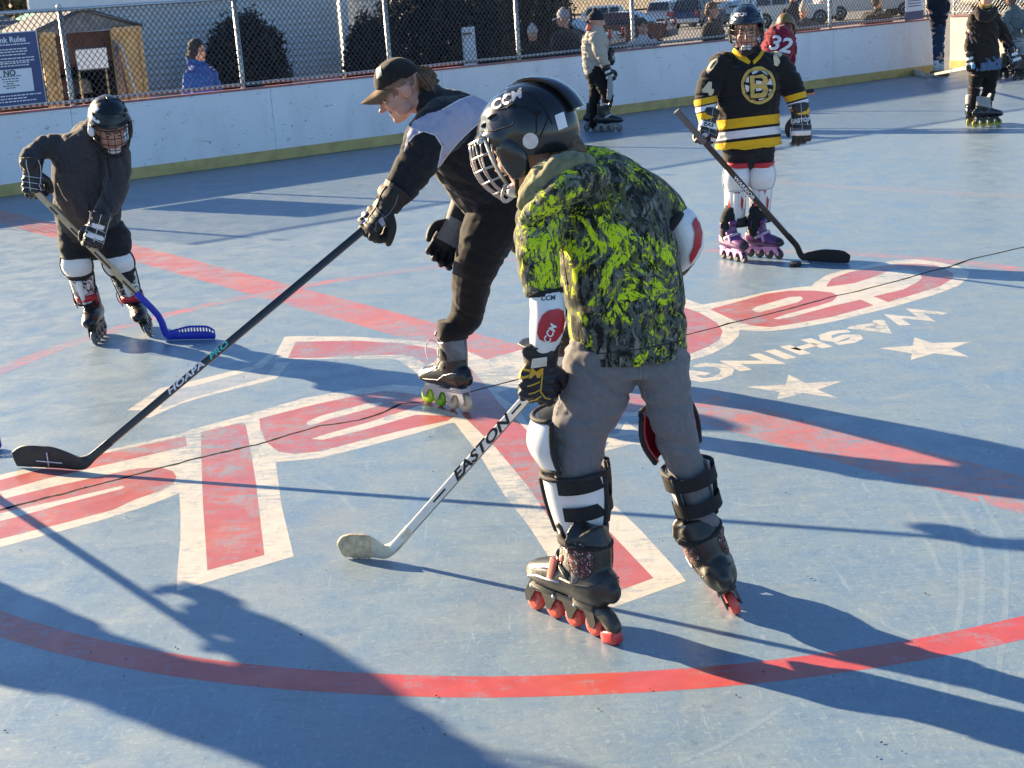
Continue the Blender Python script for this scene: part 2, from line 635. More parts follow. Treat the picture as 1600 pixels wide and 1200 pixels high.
# logo, traced on the floor
L1, L2, L3 = .0003, .00045, .00056
wl = [
    # left group: s, l, a
    [(-90, 760), (0, 742), (150, 707), (287, 677), (295, 672), (375, 651), (400, 644), (475, 622), (560, 607), (615, 601), (655, 604), (700, 612), (735, 628), (712, 645), (712, 660),
     (700, 662), (650, 677), (575, 697), (500, 716), (431, 722), (440, 790), (459, 869), (276, 924), (277, 895), (282, 840), (282, 800), (280, 771), (225, 792), (150, 815), (0, 855), (-90, 876)],
    # the tall t
    [(445, 526), (462, 525), (550, 526), (625, 530), (675, 535), (700, 542), (735, 550), (752, 578), (772, 612), (812, 640), (836, 682), (905, 745), (950, 780), (1000, 827), (1062, 895), (1072, 908),
     (953, 951), (935, 935), (862, 877), (825, 820), (787, 772), (750, 712), (706, 655), (712, 640), (690, 625), (668, 604), (650, 582), (630, 567), (617, 561), (500, 561), (430, 561), (432, 550)],
    # right group: p, a, c
    [(1040, 455), (1075, 468), (1097, 476), (1159, 465), (1197, 456), (1244, 449), (1268, 447), (1274, 441), (1291, 430), (1300, 427), (1328, 420), (1375, 410), (1403, 406), (1431, 405), (1469, 410),
     (1497, 416), (1514, 425), (1512, 435), (1497, 447), (1459, 461), (1394, 480), (1300, 503), (1244, 513), (1206, 517), (1169, 517), (1156, 515), (1154, 525), (1141, 538), (1112, 553), (1079, 563), (1020, 582), (940, 600), (930, 530), (960, 470)],
    # p stem beside the t
    [(737, 551), (760, 562), (820, 545), (900, 520), (960, 560), (900, 600), (800, 606), (772, 616), (752, 595)],
]
for i, p in enumerate(wl): paint('logo_outline', p, L1, WHITE)
rl = [
    [(-90, 790), (-90, 772), (0, 750), (150, 711), (290, 681), (292, 697), (175, 724), (75, 747), (0, 768)],
    [(-90, 792), (0, 770), (7, 779), (75, 762), (175, 740), (212, 732), (250, 730), (270, 736), (276, 745), (270, 757), (250, 767), (212, 780), (175, 797), (100, 817), (0, 842), (-90, 862)],
    [(314, 675), (378, 660), (384, 664), (392, 707), (400, 755), (413, 867), (324, 891), (317, 786), (314, 700)],
    [(405, 654), (475, 636), (560, 617), (600, 611), (637, 614), (668, 622), (700, 632), (716, 646), (700, 657), (625, 673), (550, 692), (500, 705), (462, 709), (435, 706), (415, 690), (407, 670)],
    [(462, 534), (550, 532), (625, 536), (675, 544), (715, 556), (735, 575), (757, 600), (782, 632), (808, 657), (838, 688), (890, 752), (942, 820), (1021, 903), (962, 925), (897, 865), (875, 835), (825, 760), (775, 700), (722, 648), (700, 612), (677, 580), (667, 570), (645, 557), (625, 554), (575, 555), (497, 559), (450, 559)],
    [(1060, 478), (1078, 483), (1094, 489), (1120, 504), (1129, 517), (1124, 531), (1105, 542), (1078, 553), (1040, 562), (1020, 520)],
    [(1109, 483), (1154, 471), (1197, 459), (1234, 454), (1272, 454), (1300, 457), (1309, 462), (1300, 471), (1345, 468), (1365, 477), (1300, 495), (1244, 505), (1206, 511), (1178, 509), (1159, 505), (1141, 498)],
    [(1371, 416), (1403, 412), (1431, 412), (1459, 414), (1478, 420), (1489, 427), (1489, 435), (1469, 447), (1431, 459), (1388, 472), (1365, 463), (1412, 452), (1431, 442), (1440, 435), (1439, 427), (1429, 422), (1412, 420), (1385, 424), (1373, 430), (1345, 439), (1337, 442), (1300, 447), (1291, 448), (1294, 442), (1300, 435), (1328, 425), (1352, 420)],
]
for i, p in enumerate(rl): paint('logo_fill', p, L2, RED)
cl = [
    [(-90, 824), (0, 802), (100, 780), (190, 759), (195, 761), (190, 764), (100, 787), (25, 808), (-90, 836)],
    [(479, 664), (480, 659), (500, 650), (575, 630), (595, 628), (599, 631), (585, 636), (512, 656), (485, 665)],
    [(486, 686), (500, 681), (575, 660), (650, 636), (665, 632), (712, 646), (712, 650), (650, 648), (575, 670), (505, 687)],
    [(1175, 483), (1182, 479), (1234, 464), (1251, 463), (1255, 467), (1247, 472), (1187, 488), (1180, 487)],
    [(1208, 498), (1225, 492), (1281, 477), (1300, 471), (1312, 463), (1337, 463), (1345, 468), (1300, 478), (1234, 496), (1216, 499)],
]
for p in cl: paint('logo_counter', p, L3, WHITE)
def stroke(name, pts, wd, z, mat):
    g = [G(u, v, z) for u, v in pts]
    a, b = [], []
    for i, p in enumerate(g):
        t1 = (g[i] - g[i - 1]).normalized() if i else (g[1] - g[0]).normalized()
        t2 = (g[i + 1] - g[i]).normalized() if i < len(g) - 1 else t1
        n1, n2 = V((-t1.y, t1.x, 0)), V((-t2.y, t2.x, 0))
        m = (n1 + n2)
        m = m.normalized() if m.length > .2 else n1
        k = wd / 2 / max(.45, m.dot(n1))
        a.append(p + m * k); b.append(p - m * k)
    mb = MB(); mb.grid([a, b])
    return struct(mb.build(name, mat, None, False))
# worn blade of the stick under the logo
paint('logo_worn_fill', [(262, 614), (410, 574), (432, 552), (440, 556), (415, 590), (300, 622), (250, 640)], .00022, GREYP)
stroke('logo_blade_edge', [(214, 641), (262, 608), (306, 598), (407, 573), (434, 553)], .10, L1 - .00004, WHITE)
stroke('logo_blade_edge', [(222, 652), (271, 630), (306, 619), (420, 591), (440, 566)], .09, L1 - .00004, WHITE)
lets = [('W', [(1477, 490), (1428, 485), (1448, 499), (1394, 494), (1414, 508)]), ('A', [(1327, 511), (1382, 517.5), (1372, 500)]), ('A', [(1340, 510), (1372, 506)]),
        ('S', [(1327, 517), (1304, 519), (1289, 524), (1291, 530), (1303, 531.5), (1322, 525), (1336, 525), (1339, 529), (1328, 534), (1307, 537)]),
        ('H', [(1226, 540), (1259, 553.5)]), ('H', [(1259, 529.5), (1293, 543)]), ('H', [(1242, 546), (1276, 537)]), ('I', [(1203, 547), (1236, 560)]),
        ('N', [(1166, 579), (1140, 566), (1210, 566), (1178, 553)]),
        ('G', [(1084, 573), (1103, 569.5), (1124, 571), (1137, 577), (1134, 585), (1118, 591.5), (1098, 594), (1078, 590), (1083, 582), (1106, 585)]),
        ('T', [(1030, 612), (1058, 622)]), ('T', [(1012, 622), (1052, 606)])]
for nm, pts in lets: stroke('painted_letter', pts, .062, L1, WHITE)
st1 = [(1429, 527), (1457, 536), (1516.6, 534), (1486, 545), (1515.6, 558), (1459, 552), (1423, 562.5), (1425, 552), (1374, 544), (1426, 540)]
st2 = [(1232, 585), (1259, 599), (1317, 595), (1278, 609), (1309, 622), (1255, 614.5), (1214.5, 624), (1218, 612.5), (1164, 604), (1228, 601)]
for k, s_ in enumerate((st1, st2)): paint('painted_star', s_, L1, WHITE)
g2 = [G(u, v, L1) for u, v in st2]
d = G(985, 684, L1) - sum(g2, V((0, 0, 0))) / len(g2)
sheet('painted_star', [q + d for q in g2], L1, WHITE)
ci = G(987, 625, L1)
sheet('logo_outline', [ci + V((cos(a), sin(a), 0)) * .26 for a in np.linspace(0, 2 * pi, 25)[:-1]], L1, WHITE)
sheet('logo_fill', [ci + V((cos(a), sin(a), 0)) * .2 for a in np.linspace(0, 2 * pi, 25)[:-1]], L2, RED)
# the long crack through the logo
crk = [(-60, 812), (0, 797), (75, 777), (200, 745), (290, 720), (400, 695), (500, 665), (562, 657), (600, 643), (627, 631), (660, 628), (735, 612), (800, 595), (950, 556), (1080, 521), (1104, 515), (1122, 511), (1140, 505), (1200, 491), (1300, 464), (1375, 446), (1440, 428), (1456, 423), (1480, 418), (1520, 404), (1600, 386), (1700, 362)]
pts = []
for a, b in zip(crk, crk[1:]):
    k = max(2, int(abs(b[0] - a[0]) / 7))
    for i in range(k):
        t = i / k
        pts.append((a[0] + (b[0] - a[0]) * t, a[1] + (b[1] - a[1]) * t))
ra, rb = [], []
for i, (u, v) in enumerate(pts):
    p = G(u, v, .0008)
    wv = .013 * (.55 + .9 * abs(noise.noise(V((i * .37, 1, 2)))))
    p = p + T2 * (.012 * noise.noise(V((i * .21, 5, 0))))
    ra.append(p + T2 * wv); rb.append(p - T2 * wv)
mb = MB(); mb.grid([ra, rb])
struct(mb.build('floor_crack', TAR, None, False))
# sealed seam on the right, wheel scuffs
stroke('sealed_seam', [(1190, 280), (1260, 288), (1330, 293), (1420, 298), (1510, 303), (1640, 309)], .2, .0001, floor_mat('seam_grey', (.2, .23, .27), .45))
def smoothpx(p, k=6):
    out = []
    for i in range(len(p) - 1):
        q = [p[max(i - 1, 0)], p[i], p[i + 1], p[min(i + 2, len(p) - 1)]]
        for j in range(k):
            t = j / k
            w_ = (-.5 * t + t * t - .5 * t ** 3, 1 - 2.5 * t * t + 1.5 * t ** 3, .5 * t + 2 * t * t - 1.5 * t ** 3, -.5 * t * t + .5 * t ** 3)
            out.append(tuple(sum(q[m][c] * w_[m] for m in range(4)) for c in (0, 1)))
    return out + [p[-1]]
SC = floor_mat('scuff', (.40, .46, .48), -.2)
for pts in ([(1455, 770), (1490, 830), (1502, 890), (1500, 960), (1480, 1030), (1475, 1100)], [(1500, 790), (1530, 850), (1535, 920), (1530, 980), (1510, 1060)], [(1530, 775), (1570, 850), (1572, 930), (1566, 1010), (1552, 1090)],
            [(1420, 800), (1455, 860), (1470, 900)], [(1060, 1190), (1110, 1172), (1170, 1140), (1225, 1105)],
            [(1340, 950), (1400, 985), (1440, 1000)], [(480, 745), (520, 765), (555, 800)], [(1130, 782), (1180, 790), (1240, 786)]):
    stroke('wheel_scuff', smoothpx(pts), .018, .00016, SC)
rs = random.Random(3)
mb = MB()
for i in range(95):                        # grit and leaf crumbs lying about
    u, v = rs.uniform(0, 1600), rs.uniform(330, 1190)
    p = G(u, v, .004)
    r = rs.uniform(.001, .0035)
    a = rs.uniform(0, 6)
    mb.ell(p, (r * 1.6, r * .8, r * .5), Matrix.Rotation(a, 3, 'Z'), 6, 4)
o = mb.build('floor_grit', M('grit', (.02, .022, .02), .8)); o['kind'] = 'stuff'

# ---------------------------------------------------------------- boards and chain-link fence
def boards_mat(name, col):
    m = M(name, col, .4, .05, 1.2, .15, 9, bdist=.006)
    n, l = m.node_tree.nodes, m.node_tree.links
    bs = n['Principled BSDF']
    old = bs.inputs['Base Color'].links[0].from_socket
    tc = n.new('ShaderNodeTexCoord')
    def lay(sock, sc, det, dist, lo, hi, amt, c_, vs=(1, 1, 1)):
        mp = n.new('ShaderNodeMapping'); mp.inputs['Scale'].default_value = vs; mp.inputs['Rotation'].default_value = (0, 0, -.6)
        l.new(tc.outputs['Object'], mp.inputs['Vector'])
        q = n.new('ShaderNodeTexNoise'); q.inputs['Scale'].default_value = sc; q.inputs['Detail'].default_value = det; q.inputs['Distortion'].default_value = dist
        l.new(mp.outputs[0], q.inputs['Vector'])
        r = n.new('ShaderNodeMapRange')
        for k_, x in enumerate((lo, hi, 0, amt)): r.inputs[k_ + 1].default_value = x
        l.new(q.outputs['Fac'], r.inputs[0])
        x = n.new('ShaderNodeMix'); x.data_type = 'RGBA'
        l.new(r.outputs[0], x.inputs[0]); l.new(sock, x.inputs[6]); x.inputs[7].default_value = (*c_, 1)
        return x.outputs[2]
    s_ = lay(old, 3.2, 8, .4, .5, .75, .35, (.5, .5, .48), (1, 1, .35))
    s_ = lay(s_, 5, 3, 1.5, .66, .70, .5, (.12, .12, .13), (.5, 3, 5))
    s_ = lay(s_, 22, 3, 0, .70, .74, .6, (.1, .1, .11))
    l.new(s_, bs.inputs['Base Color'])
    return m
BW = boards_mat('board_white', (.74, .75, .77)) if 1 else M('board_white', (.85, .86, .88), .4, .06, 1.5, .12, 12)
BY = M('kick_yellow', (.47, .36, .13), .6, .22, 6, .2, 40)
BR = M('cap_red', (.3, .12, .13), .55, .3, 8)
def board(s0, s1, at, label, white, yellow):
    """at(s, off, z) -> point; boards run along s"""
    t = thing('rink_boards', at((s0 + s1) / 2, 0, 0), label, 'rink boards')
    mb = MB()
    k = max(1, round(abs(s1 - s0) / 2.44))
    for i in range(k):
        a, b = s0 + (s1 - s0) * i / k, s0 + (s1 - s0) * (i + 1) / k - .005
        mb.prism([at(a, 0, .006), at(b, 0, .006), at(b, 0, BH - .02), at(a, 0, BH - .02)], at(0, -.06, 0) - at(0, 0, 0))
    mb.build('panel', white, t, False)
    mb = MB()
    hk = .135
    mb.prism([at(s0, .004, .005), at(s1, .004, .005), at(s1, .004, hk), at(s0, .004, hk)], at(0, .014, 0) - at(0, 0, 0))
    mb.build('kick_plate', yellow, t, False)
    mb = MB()
    mb.prism([at(s0 - .002, .012, BH - .02), at(s1 + .002, .012, BH - .02), at(s1 + .002, .012, BH + .004), at(s0 - .002, .012, BH + .004)], at(0, -.09, 0) - at(0, 0, 0))
    mb.build('cap_rail', BR, t, False)
    return t
board(S_BEG, S_END, Wp, 'long white rink boards with olive yellow kick plate and thin red cap behind the skaters', BW, BY)
GALV = M('galvanised', (.48, .5, .52), .38, .2, 40, 0, 1, .85)
WIRE = M('fence_wire', (.1, .105, .11), .38, .2, 40, 0, 1, .7)
FT = 1.052 * H
def fence(s0, s1, at, zb, zt, posts, label, pitch=.067, wr=.0048, rail=True):
    t = thing('chain_link_fence', at((s0 + s1) / 2, -.04, zb), label, 'fence')
    vs, fs = [], []
    mb = MB()
    hgt = zt - zb
    run = hgt * .82
    nw = int((s1 - s0 + run) / pitch)
    dirs = at(1, 0, 0) - at(0, 0, 0)
    outw = at(0, -1, 0) - at(0, 0, 0)
    for k in range(nw):
        for sg in (1, -1):
            a = s0 - run + k * pitch if sg > 0 else s0 + k * pitch
            pa, pb = (a, zb), (a + sg * run, zt)
            if sg < 0: pa, pb = (a, zb), (a - run, zt)
            # clip in s
            (xa, za), (xb, zb_) = pa, pb
            def clip(x0, z0, x1, z1, lim, hi):
                if (x0 > lim) == hi and (x1 > lim) == hi: return None
                if (x0 > lim) == hi:
                    q = (lim - x0) / (x1 - x0); x0, z0 = lim, z0 + (z1 - z0) * q
                if (x1 > lim) == hi:
                    q = (lim - x0) / (x1 - x0); x1, z1 = lim, z0 + (z1 - z0) * q
                return x0, z0, x1, z1
            r = clip(xa, za, xb, zb_, s1, True)
            if r: r = clip(*r, s0, False)
            if not r: continue
            A, B = at(r[0], -.035, r[1]), at(r[2], -.035, r[3])
            ax = (B - A).normalized()
            n1 = outw.normalized()
            n2 = ax.cross(n1)
            # woven: each wire weaves in and out
            L = (B - A).length
            m = max(2, int(L / .16))
            rings = []
            o = len(vs)
            for i in range(m + 1):
                c = A + (B - A) * (i / m) + n1 * (.004 * (1 if (i + k) % 2 else -1) * sg)
                for j in range(3):
                    an = 2 * pi * j / 3
                    vs.append(c + n1 * (wr * cos(an)) + n2 * (wr * sin(an)))
            for i in range(m):
                for j in range(3):
                    j2 = (j + 1) % 3
                    fs.append((o + i * 3 + j, o + i * 3 + j2, o + i * 3 + 3 + j2, o + i * 3 + 3 + j))
    mb.add(vs, fs)
    mb.build('wire_mesh', WIRE, t, True, False)
    for s in posts:
        mb = MB()
        mb.tube([at(s, -.075, zb - .9), at(s, -.075, zt + .02)], .029, 12)
        mb.ell(at(s, -.075, zt + .03), (.034, .034, .03))
        for q in range(5): mb.tube([at(s, -.075, zb + .12 + q * .27), at(s, -.075, zb + .135 + q * .27)], .033, 12)
        mb.build('post', GALV, t)
    if rail:
        for nm, z, r in (('top_rail', zt, .021), ('bottom_rail', zb + .03, .02)):
            mb = MB()
            k = max(2, int((s1 - s0) / .5))
            mb.tube([at(s0 + (s1 - s0) * i / k, -.06, z + .004 * sin(i * 2.1)) for i in range(k + 1)], r, 10)
            mb.build(nm, GALV, t)
    return t
posts = [Wpx(u, v, -.075)[0] for u, v in ((113, 158), (380, 134), (608, 86), (811, 91), (990, 74), (1297, 45), (1449, 30))]
gap = posts[1] - posts[0]
posts = [posts[0] - gap] + posts
fence(S_BEG, S_END - .05, Wp, BH + .02, FT, posts, 'long grey chain link fence standing on top of the white rink boards')
# end boards on the far right, square to the long ones
E0 = G(1484, 107)
E0.z = 0
def Ep(s, off, z): return E0 + T2 * s - W2 * off + V((0, 0, z))
board(0, 7.5, Ep, 'sunlit cream end boards beyond the gate gap at far right', M('board_cream', (.72, .68, .58), .5, .08, 2), M('kick_amber', (.6, .45, .15), .6, .15, 5))
fence(0, 7.5, Ep, BH + .02, FT, [0.03, 2.5, 5.0], 'short chain link fence on the cream end boards at far right')
# ---------------------------------------------------------------- behind the boards: buildings, bushes, sheds
def Bp(s, off, z): return Wp(s, -off, z)
def Sx(u, off, v=60): return Wpx(u, v, -off)[0]
def Zx(u, v, off): return Wpx(u, v, -off)[1]
SID = M('siding_pale', (.5, .53, .55), .6, .08, 2, .1, 30)
TRIM = M('trim_white', (.7, .72, .74), .5, .05, 3)
def siding(mb, s0, s1, off, z0, z1, lap=.115):
    n = int((z1 - z0) / lap)
    rows = []
    for i in range(n):
        za, zb = z0 + i * lap, z0 + (i + 1) * lap
        for z, o in ((za, off - .04), (zb, off)): rows.append([Bp(s0, o, z), Bp(s1, o, z)])
    mb.grid(rows)
OFFB = 9.0
s0, s1 = Sx(60, OFFB), Sx(541, OFFB, 80)
t = thing('clapboard_building', Bp((s0 + s1) / 2, OFFB, -.6), 'pale clapboard building with white corner trim behind the fence at left', 'building')
mb = MB(); siding(mb, s0, s1 - .12, OFFB, -.6, 2.05); mb.build('wall', SID, t, False)
mb = MB(); mb.box(Bp(s1, OFFB, 1.2), .16, .12, 3.6, Matrix.Rotation(math.atan2(W2.y, W2.x), 3, 'Z')); mb.build('corner_trim', TRIM, t, False)
WR = Matrix.Rotation(math.atan2(W2.y, W2.x), 3, 'Z')
mb = MB(); mb.box(Bp((s0 + s1) / 2 - .1, OFFB - .03, 2.13), s1 - s0, .1, .2, WR); mb.build('band_board', TRIM, t, False)
mb = MB(); siding(mb, s0, s1 - .12, OFFB - .02, 2.24, 4.4, .16); mb.build('upper_wall', TRIM, t, False)
mb = MB(); siding(mb, s1 + .09, s1 + 2.6, OFFB + .9, -.6, 4.2); mb.build('side_wing', SID, t, False)
mb = MB(); mb.box(Bp(s1 + 1.6, OFFB + .84, 2.95), .8, .08, 1.1, WR); f = mb.build('window', TRIM, t, False)
mb = MB(); mb.box(Bp(s1 + 1.6, OFFB + .79, 2.95), .66, .03, .95, WR); mb.build('pane', M('glass_dark', (.02, .025, .03), .08), f, False)
# dark clipped bushes: twigs and many small leaves
LEAF = M('leaf_dark', (.03, .021, .017), .7, .5, 3)
LEAF2 = M('leaf_green', (.04, .05, .03), .7, .4, 3)
TWIG = M('twig', (.03, .022, .017), .9)
def bush(c, r, n, label, seed, leaf=LEAF, size=.036, group=None, trunk=True):
    rg = np.random.default_rng(seed)
    t = thing('bush', c, label, 'bush', group)
    c = V(c)
    d = rg.normal(size=(n, 3))
    d /= np.linalg.norm(d, axis=1)[:, None]
    rad_ = rg.random(n) ** .3 * (1 + .16 * rg.random(n) ** 4)
    lump = np.array([.9 + .16 * noise.noise(V(x * 2.3) + V((seed, 0, 0))) for x in d])
    p = d * (rad_ * lump)[:, None] * np.array(r)
    p[:, 2] += r[2]
    vs, fs = [], []
    a = rg.normal(size=(n, 3)); a /= np.linalg.norm(a, axis=1)[:, None]
    b = np.cross(a, rg.normal(size=(n, 3))); b /= np.linalg.norm(b, axis=1)[:, None]
    sz = size * (.6 + .8 * rg.random(n))
    q = np.stack([p - a * sz[:, None], p + b * sz[:, None] * .55, p + a * sz[:, None], p - b * sz[:, None] * .55], 1) + np.array(c)
    mb = MB()
    mb.v = [tuple(x) for x in q.reshape(-1, 3)]
    mb.f = [(4 * i, 4 * i + 1, 4 * i + 2, 4 * i + 3) for i in range(n)]
    mb.m = [0] * n
    mb.build('crown', leaf, t, False, False)
    mb = MB()
    for i in range(26):
        x = d[i] * np.array(r) * .92
        x[2] += r[2]
        m = V(x) * .5 + V((rg.normal() * .1, rg.normal() * .1, .05))
        mb.tube([c + V((x[0] * .1, x[1] * .1, -.25)), c + m, c + V(x)], .014, 5, 2)
    mb.build('stems', TWIG, t)
    return t
def bush_at(u, vb, off, wpx, hpx, n, label, seed, **k):
    s = Sx(u, off, vb)
    p = Bp(s, off, -.5)
    kk = kpx(p)
    z1 = Zx(u, vb - hpx, off)
    bush(p, (wpx * kk, wpx * kk * .8, (z1 + .5) / 2), n, label, seed, **k)
bush_at(388, 140, 7.2, 74, 126, 27000, 'round dark leafless bush against the pale siding behind the blue jacket spectator', 11)
bush_at(585, 120, 7.0, 48, 104, 17000, 'dark round bush right of the white building corner behind the capped skater', 12)
bush_at(690, 110, 8.0, 112, 175, 38000, 'broad dark hedge bush behind the fence left of the white marker', 13)
bush_at(818, 100, 12.5, 84, 185, 34000, 'tall dark bush behind the fence left of the spectator in the grey cap', 14)
# narrow white marker between the bushes
p = Bp(Sx(733, 5.5, 90), 5.5, 0)
t = thing('marker_board', V((p.x, p.y, -.5)), 'narrow white board with a tapered foot standing before the dark hedge', 'sign')
z1 = Zx(733, 42, 5.5)
wv = 11 * kpx(p)
mb = MB(); mb.prism([Bp(Sx(733, 5.5, 90) + a * wv, 5.5, z) for a, z in ((-1, z1), (1, z1), (1.05, .55), (.45, .1), (-.7, .1), (-1, .6))], T2 * .05)
mb.build('panel', M('marker_white', (.55, .6, .66), .6, .15, 6), t, False)
mb = MB(); mb.box(Bp(Sx(731, 5.4, 55), 5.42, z1 - .11), wv * 1.2, .04, .035, WR); mb.build('clamp', WIRE, t, False)
mb = MB(); mb.tube([Bp(Sx(733, 5.5, 90), 5.56, -.5), Bp(Sx(733, 5.5, 90), 5.56, z1 - .1)], .03, 8); mb.build('stake', TWIG, t)
# equipment shed with open plywood doors
OS = 4.2
PLY = M('plywood', (.46, .3, .12), .75, .3, 5, .25, 25, col2=(.62, .43, .2))
SHD = M('shed_inside', (.03, .02, .016), .9, .3, 4)
SHW = M('shed_wood', (.14, .06, .035), .85, .3, 6, .3, 20)
ROOF = M('roof_shingle', (.15, .16, .18), .85, .25, 9, .5, 14)
a0, a1 = Sx(66, OS, 100), Sx(178, OS, 100)
zt_ = Zx(120, 52, OS)
t = thing('equipment_shed', Bp((a0 + a1) / 2, OS + .6, -.5), 'brown equipment shed with its plywood doors open and a grey gable roof', 'shed')
mb = MB(); mb.grid([[Bp(a0, OS, z), Bp(a0, OS + 1.4, z), Bp(a1, OS + 1.4, z), Bp(a1, OS, z)] for z in (-.5, zt_)]); mb.build('wall', SHD, t, False)
mb = MB(); mb.box(Bp((a0 + a1) / 2, OS - .02, zt_ - .2), a1 - a0, .05, .42, WR); mb.build('lintel', SHW, t, False)
for zz in (.25, .75, 1.15):
    mb = MB(); mb.box(Bp((a0 + a1) / 2 - .25, OS + .7, zz), (a1 - a0) * .62, .5, .035, WR); mb.build('shelf', SHW, t, False)
pk = Sx(118, OS, 15)
zpk = Zx(118, 16, OS)
mb = MB()
mb.prism([Bp(a0 - .35, OS - .25, zt_ - .02), Bp(pk, OS - .25, zpk), Bp(a1 + .35, OS - .25, zt_ + .05)], -T2 * 1.9)
mb.build('gable_roof', ROOF, t, False)
mb = MB()
for x, y in ((Bp(a0 - .38, OS - .28, zt_ - .03), Bp(pk, OS - .28, zpk + .01)), (Bp(pk, OS - .28, zpk + .01), Bp(a1 + .38, OS - .28, zt_ + .04))): mb.tube([x, y], .028, 8)
mb.build('roof_trim', WIRE, t)
# right door: plywood sheet swung open, with pegs and sticks leaning on it
for nm, (u0, u1, v0, v1), o in (('door', (171, 219, 44, 143), OS - .25), ('door', (60, 84, 52, 150), OS - .2)):
    b0, b1 = Sx(u0, o, v0), Sx(u1, o, v0)
    mb = MB(); mb.box(Bp((b0 + b1) / 2, o, (Zx(u0, v0, o) - .5) / 2), b1 - b0, .04, Zx(u0, v0, o) + .5, WR)
    dr = mb.build(nm, PLY, t, False)
    mb = MB()
    zz = Zx(u0, v0, o)
    for zc in (zz - .03, zz - .75, -.2): mb.box(Bp((b0 + b1) / 2, o - .04, zc), b1 - b0, .03, .07, WR)
    for sc in (b0 + .04, b1 - .04): mb.box(Bp(sc, o - .045, zz / 2 - .2), .06, .03, zz, WR)
    mb.build('batten', M('batten', (.5, .35, .17), .8, .3, 8), dr, False)
for i, (u0, v0, u1, v1, col) in enumerate(((178, 62, 190, 140, (.3, .3, .32)), (187, 66, 222, 142, (.6, .6, .62)), (182, 72, 205, 141, (.12, .08, .06)), (184, 80, 196, 141, (.5, .2, .1)))):
    o1 = OS - .34 - i * .03
    A, B = Bp(Sx(u0, o1, v0), o1, Zx(u0, v0, o1)), Bp(Sx(u1, o1 - .12, v1), o1 - .12, Zx(u1, v1, o1 - .12) - .5)
    mb = MB(); mb.tube([A, B], .016, 6)
    mb.loft([(B, .02, .012), (B + W2 * .1 - V((0, 0, .05)), .04, .01), (B + W2 * .28 - V((0, 0, .06)), .035, .008)], 8, 2, ref=(T2.x, T2.y, 0))
    tag(mb.build('hockey_stick', M('rack_stick%d' % i, col, .5)), ('grey', 'long pale', 'dark brown', 'orange brown')[i] + ' hockey stick leaning on the open plywood shed door', 'hockey stick')
# things stored on the shelves
rs = random.Random(5)
for i in range(16):
    u, v = rs.choice((rs.uniform(88, 110), rs.uniform(92, 118))), rs.choice((58, 88, 108, 128))
    p = Bp(Sx(u, OS + .5, v), OS + .45, rs.choice((.30, .80, 1.2)))
    mb = MB(); mb.ell(p + V((0, 0, .1)), (.13, .1, .1 + .05 * rs.random()), None, 10, 7); mb.box(p + V((0, 0, .03)), .22, .18, .08, WR, 0, .02)
    tag(mb.build('gear_bag', M('gear%d' % (i % 4), ((.05, .05, .06), (.2, .05, .04), (.08, .1, .14), (.3, .29, .27))[i % 4], .8)), 'lump of stored gear on the dark shed shelves', 'gear bag', 'gear stored in the shed')
# whiteboard on an easel in the doorway
ow = OS - .7
t = thing('whiteboard', Bp(Sx(145, ow, 110), ow, -.5), 'blank whiteboard with a dark frame in front of the shed doorway', 'whiteboard')
b0, b1, z0, z1 = Sx(118, ow, 90), Sx(168, ow, 90), Zx(143, 109, ow), Zx(143, 75, ow)
mb = MB(); mb.box(Bp((b0 + b1) / 2, ow, (z0 + z1) / 2), b1 - b0, .02, z1 - z0, WR, 0, .004); mb.build('panel', M('whiteboard', (.72, .74, .78), .3, .03, 2), t, False)
mb = MB(); mb.tube([Bp(b0, ow - .01, z0), Bp(b1, ow - .01, z0), Bp(b1, ow - .01, z1), Bp(b0, ow - .01, z1)], .012, 6, closed=True); mb.build('frame', WIRE, t)
for a, b in ((b0 + .03, b0 + .06), (b1 - .03, b1 - .02)):
    mb = MB(); mb.tube([Bp(a, ow + .04, z1), Bp(b, ow + .06, -.5)], .014, 6); mb.build('leg', PLY, t)
# second shingled roof and the green and white canopy further left
t = thing('low_shed', Bp(Sx(-10, 6.4, 60), 7, -.5), 'low shed with a grey shingle roof left of the open shed', 'shed')
c0, c1 = Sx(-120, 6, 60), Sx(60, 6, 60)
zc = Zx(20, 52, 6)
mb = MB(); mb.grid([[Bp(c0, 6, z), Bp(c1, 6, z), Bp(c1, 8.5, z)] for z in (-.5, zc)]); mb.build('wall', SHW, t, False)
n = 8
rows = []
for i in range(n):
    for e_ in (0, .985): rows.append([Bp(c0 - .2, 5.8 + (i + e_) * .22, zc - .04 + (i + e_) * .075 - (.02 if e_ else 0)), Bp(c1 + .25 - (i + e_) * .12, 5.8 + (i + e_) * .22, zc - .04 + (i + e_) * .075 - (.02 if e_ else 0))])
mb = MB(); mb.grid(rows); mb.build('roof', ROOF, t, False)
t = thing('canopy', Bp(Sx(62, 8, 30), 7.6, -.5), 'green and white canopy roof peeking above the sheds', 'canopy')
o = 7.4
A, B, Cc, D = [Bp(Sx(u, o, v), o, Zx(u, v, o)) for u, v in ((40, 31), (62, 19), (84, 18), (80, 30))]
mb = MB(); mb.prism([A, B, Cc, D], -T2 * .7); mb.build('roof', M('canopy_green', (.12, .5, .33), .6, .1, 4), t, False)
A2, B2, D2 = [Bp(Sx(u, o, v), o - .02, Zx(u, v, o)) for u, v in ((42, 32), (80, 31), (64, 41))]
mb = MB(); mb.prism([A2, B2, D2], -T2 * .5); mb.build('valance', M('canopy_white', (.7, .7, .68), .6, .06, 4), t, False)
for u in (46, 80):
    mb = MB(); mb.tube([Bp(Sx(u, o, 30), o - .3, -.5), Bp(Sx(u, o, 30), o - .3, Zx(u, 30, o))], .02, 8); mb.build('pole', WIRE, t)
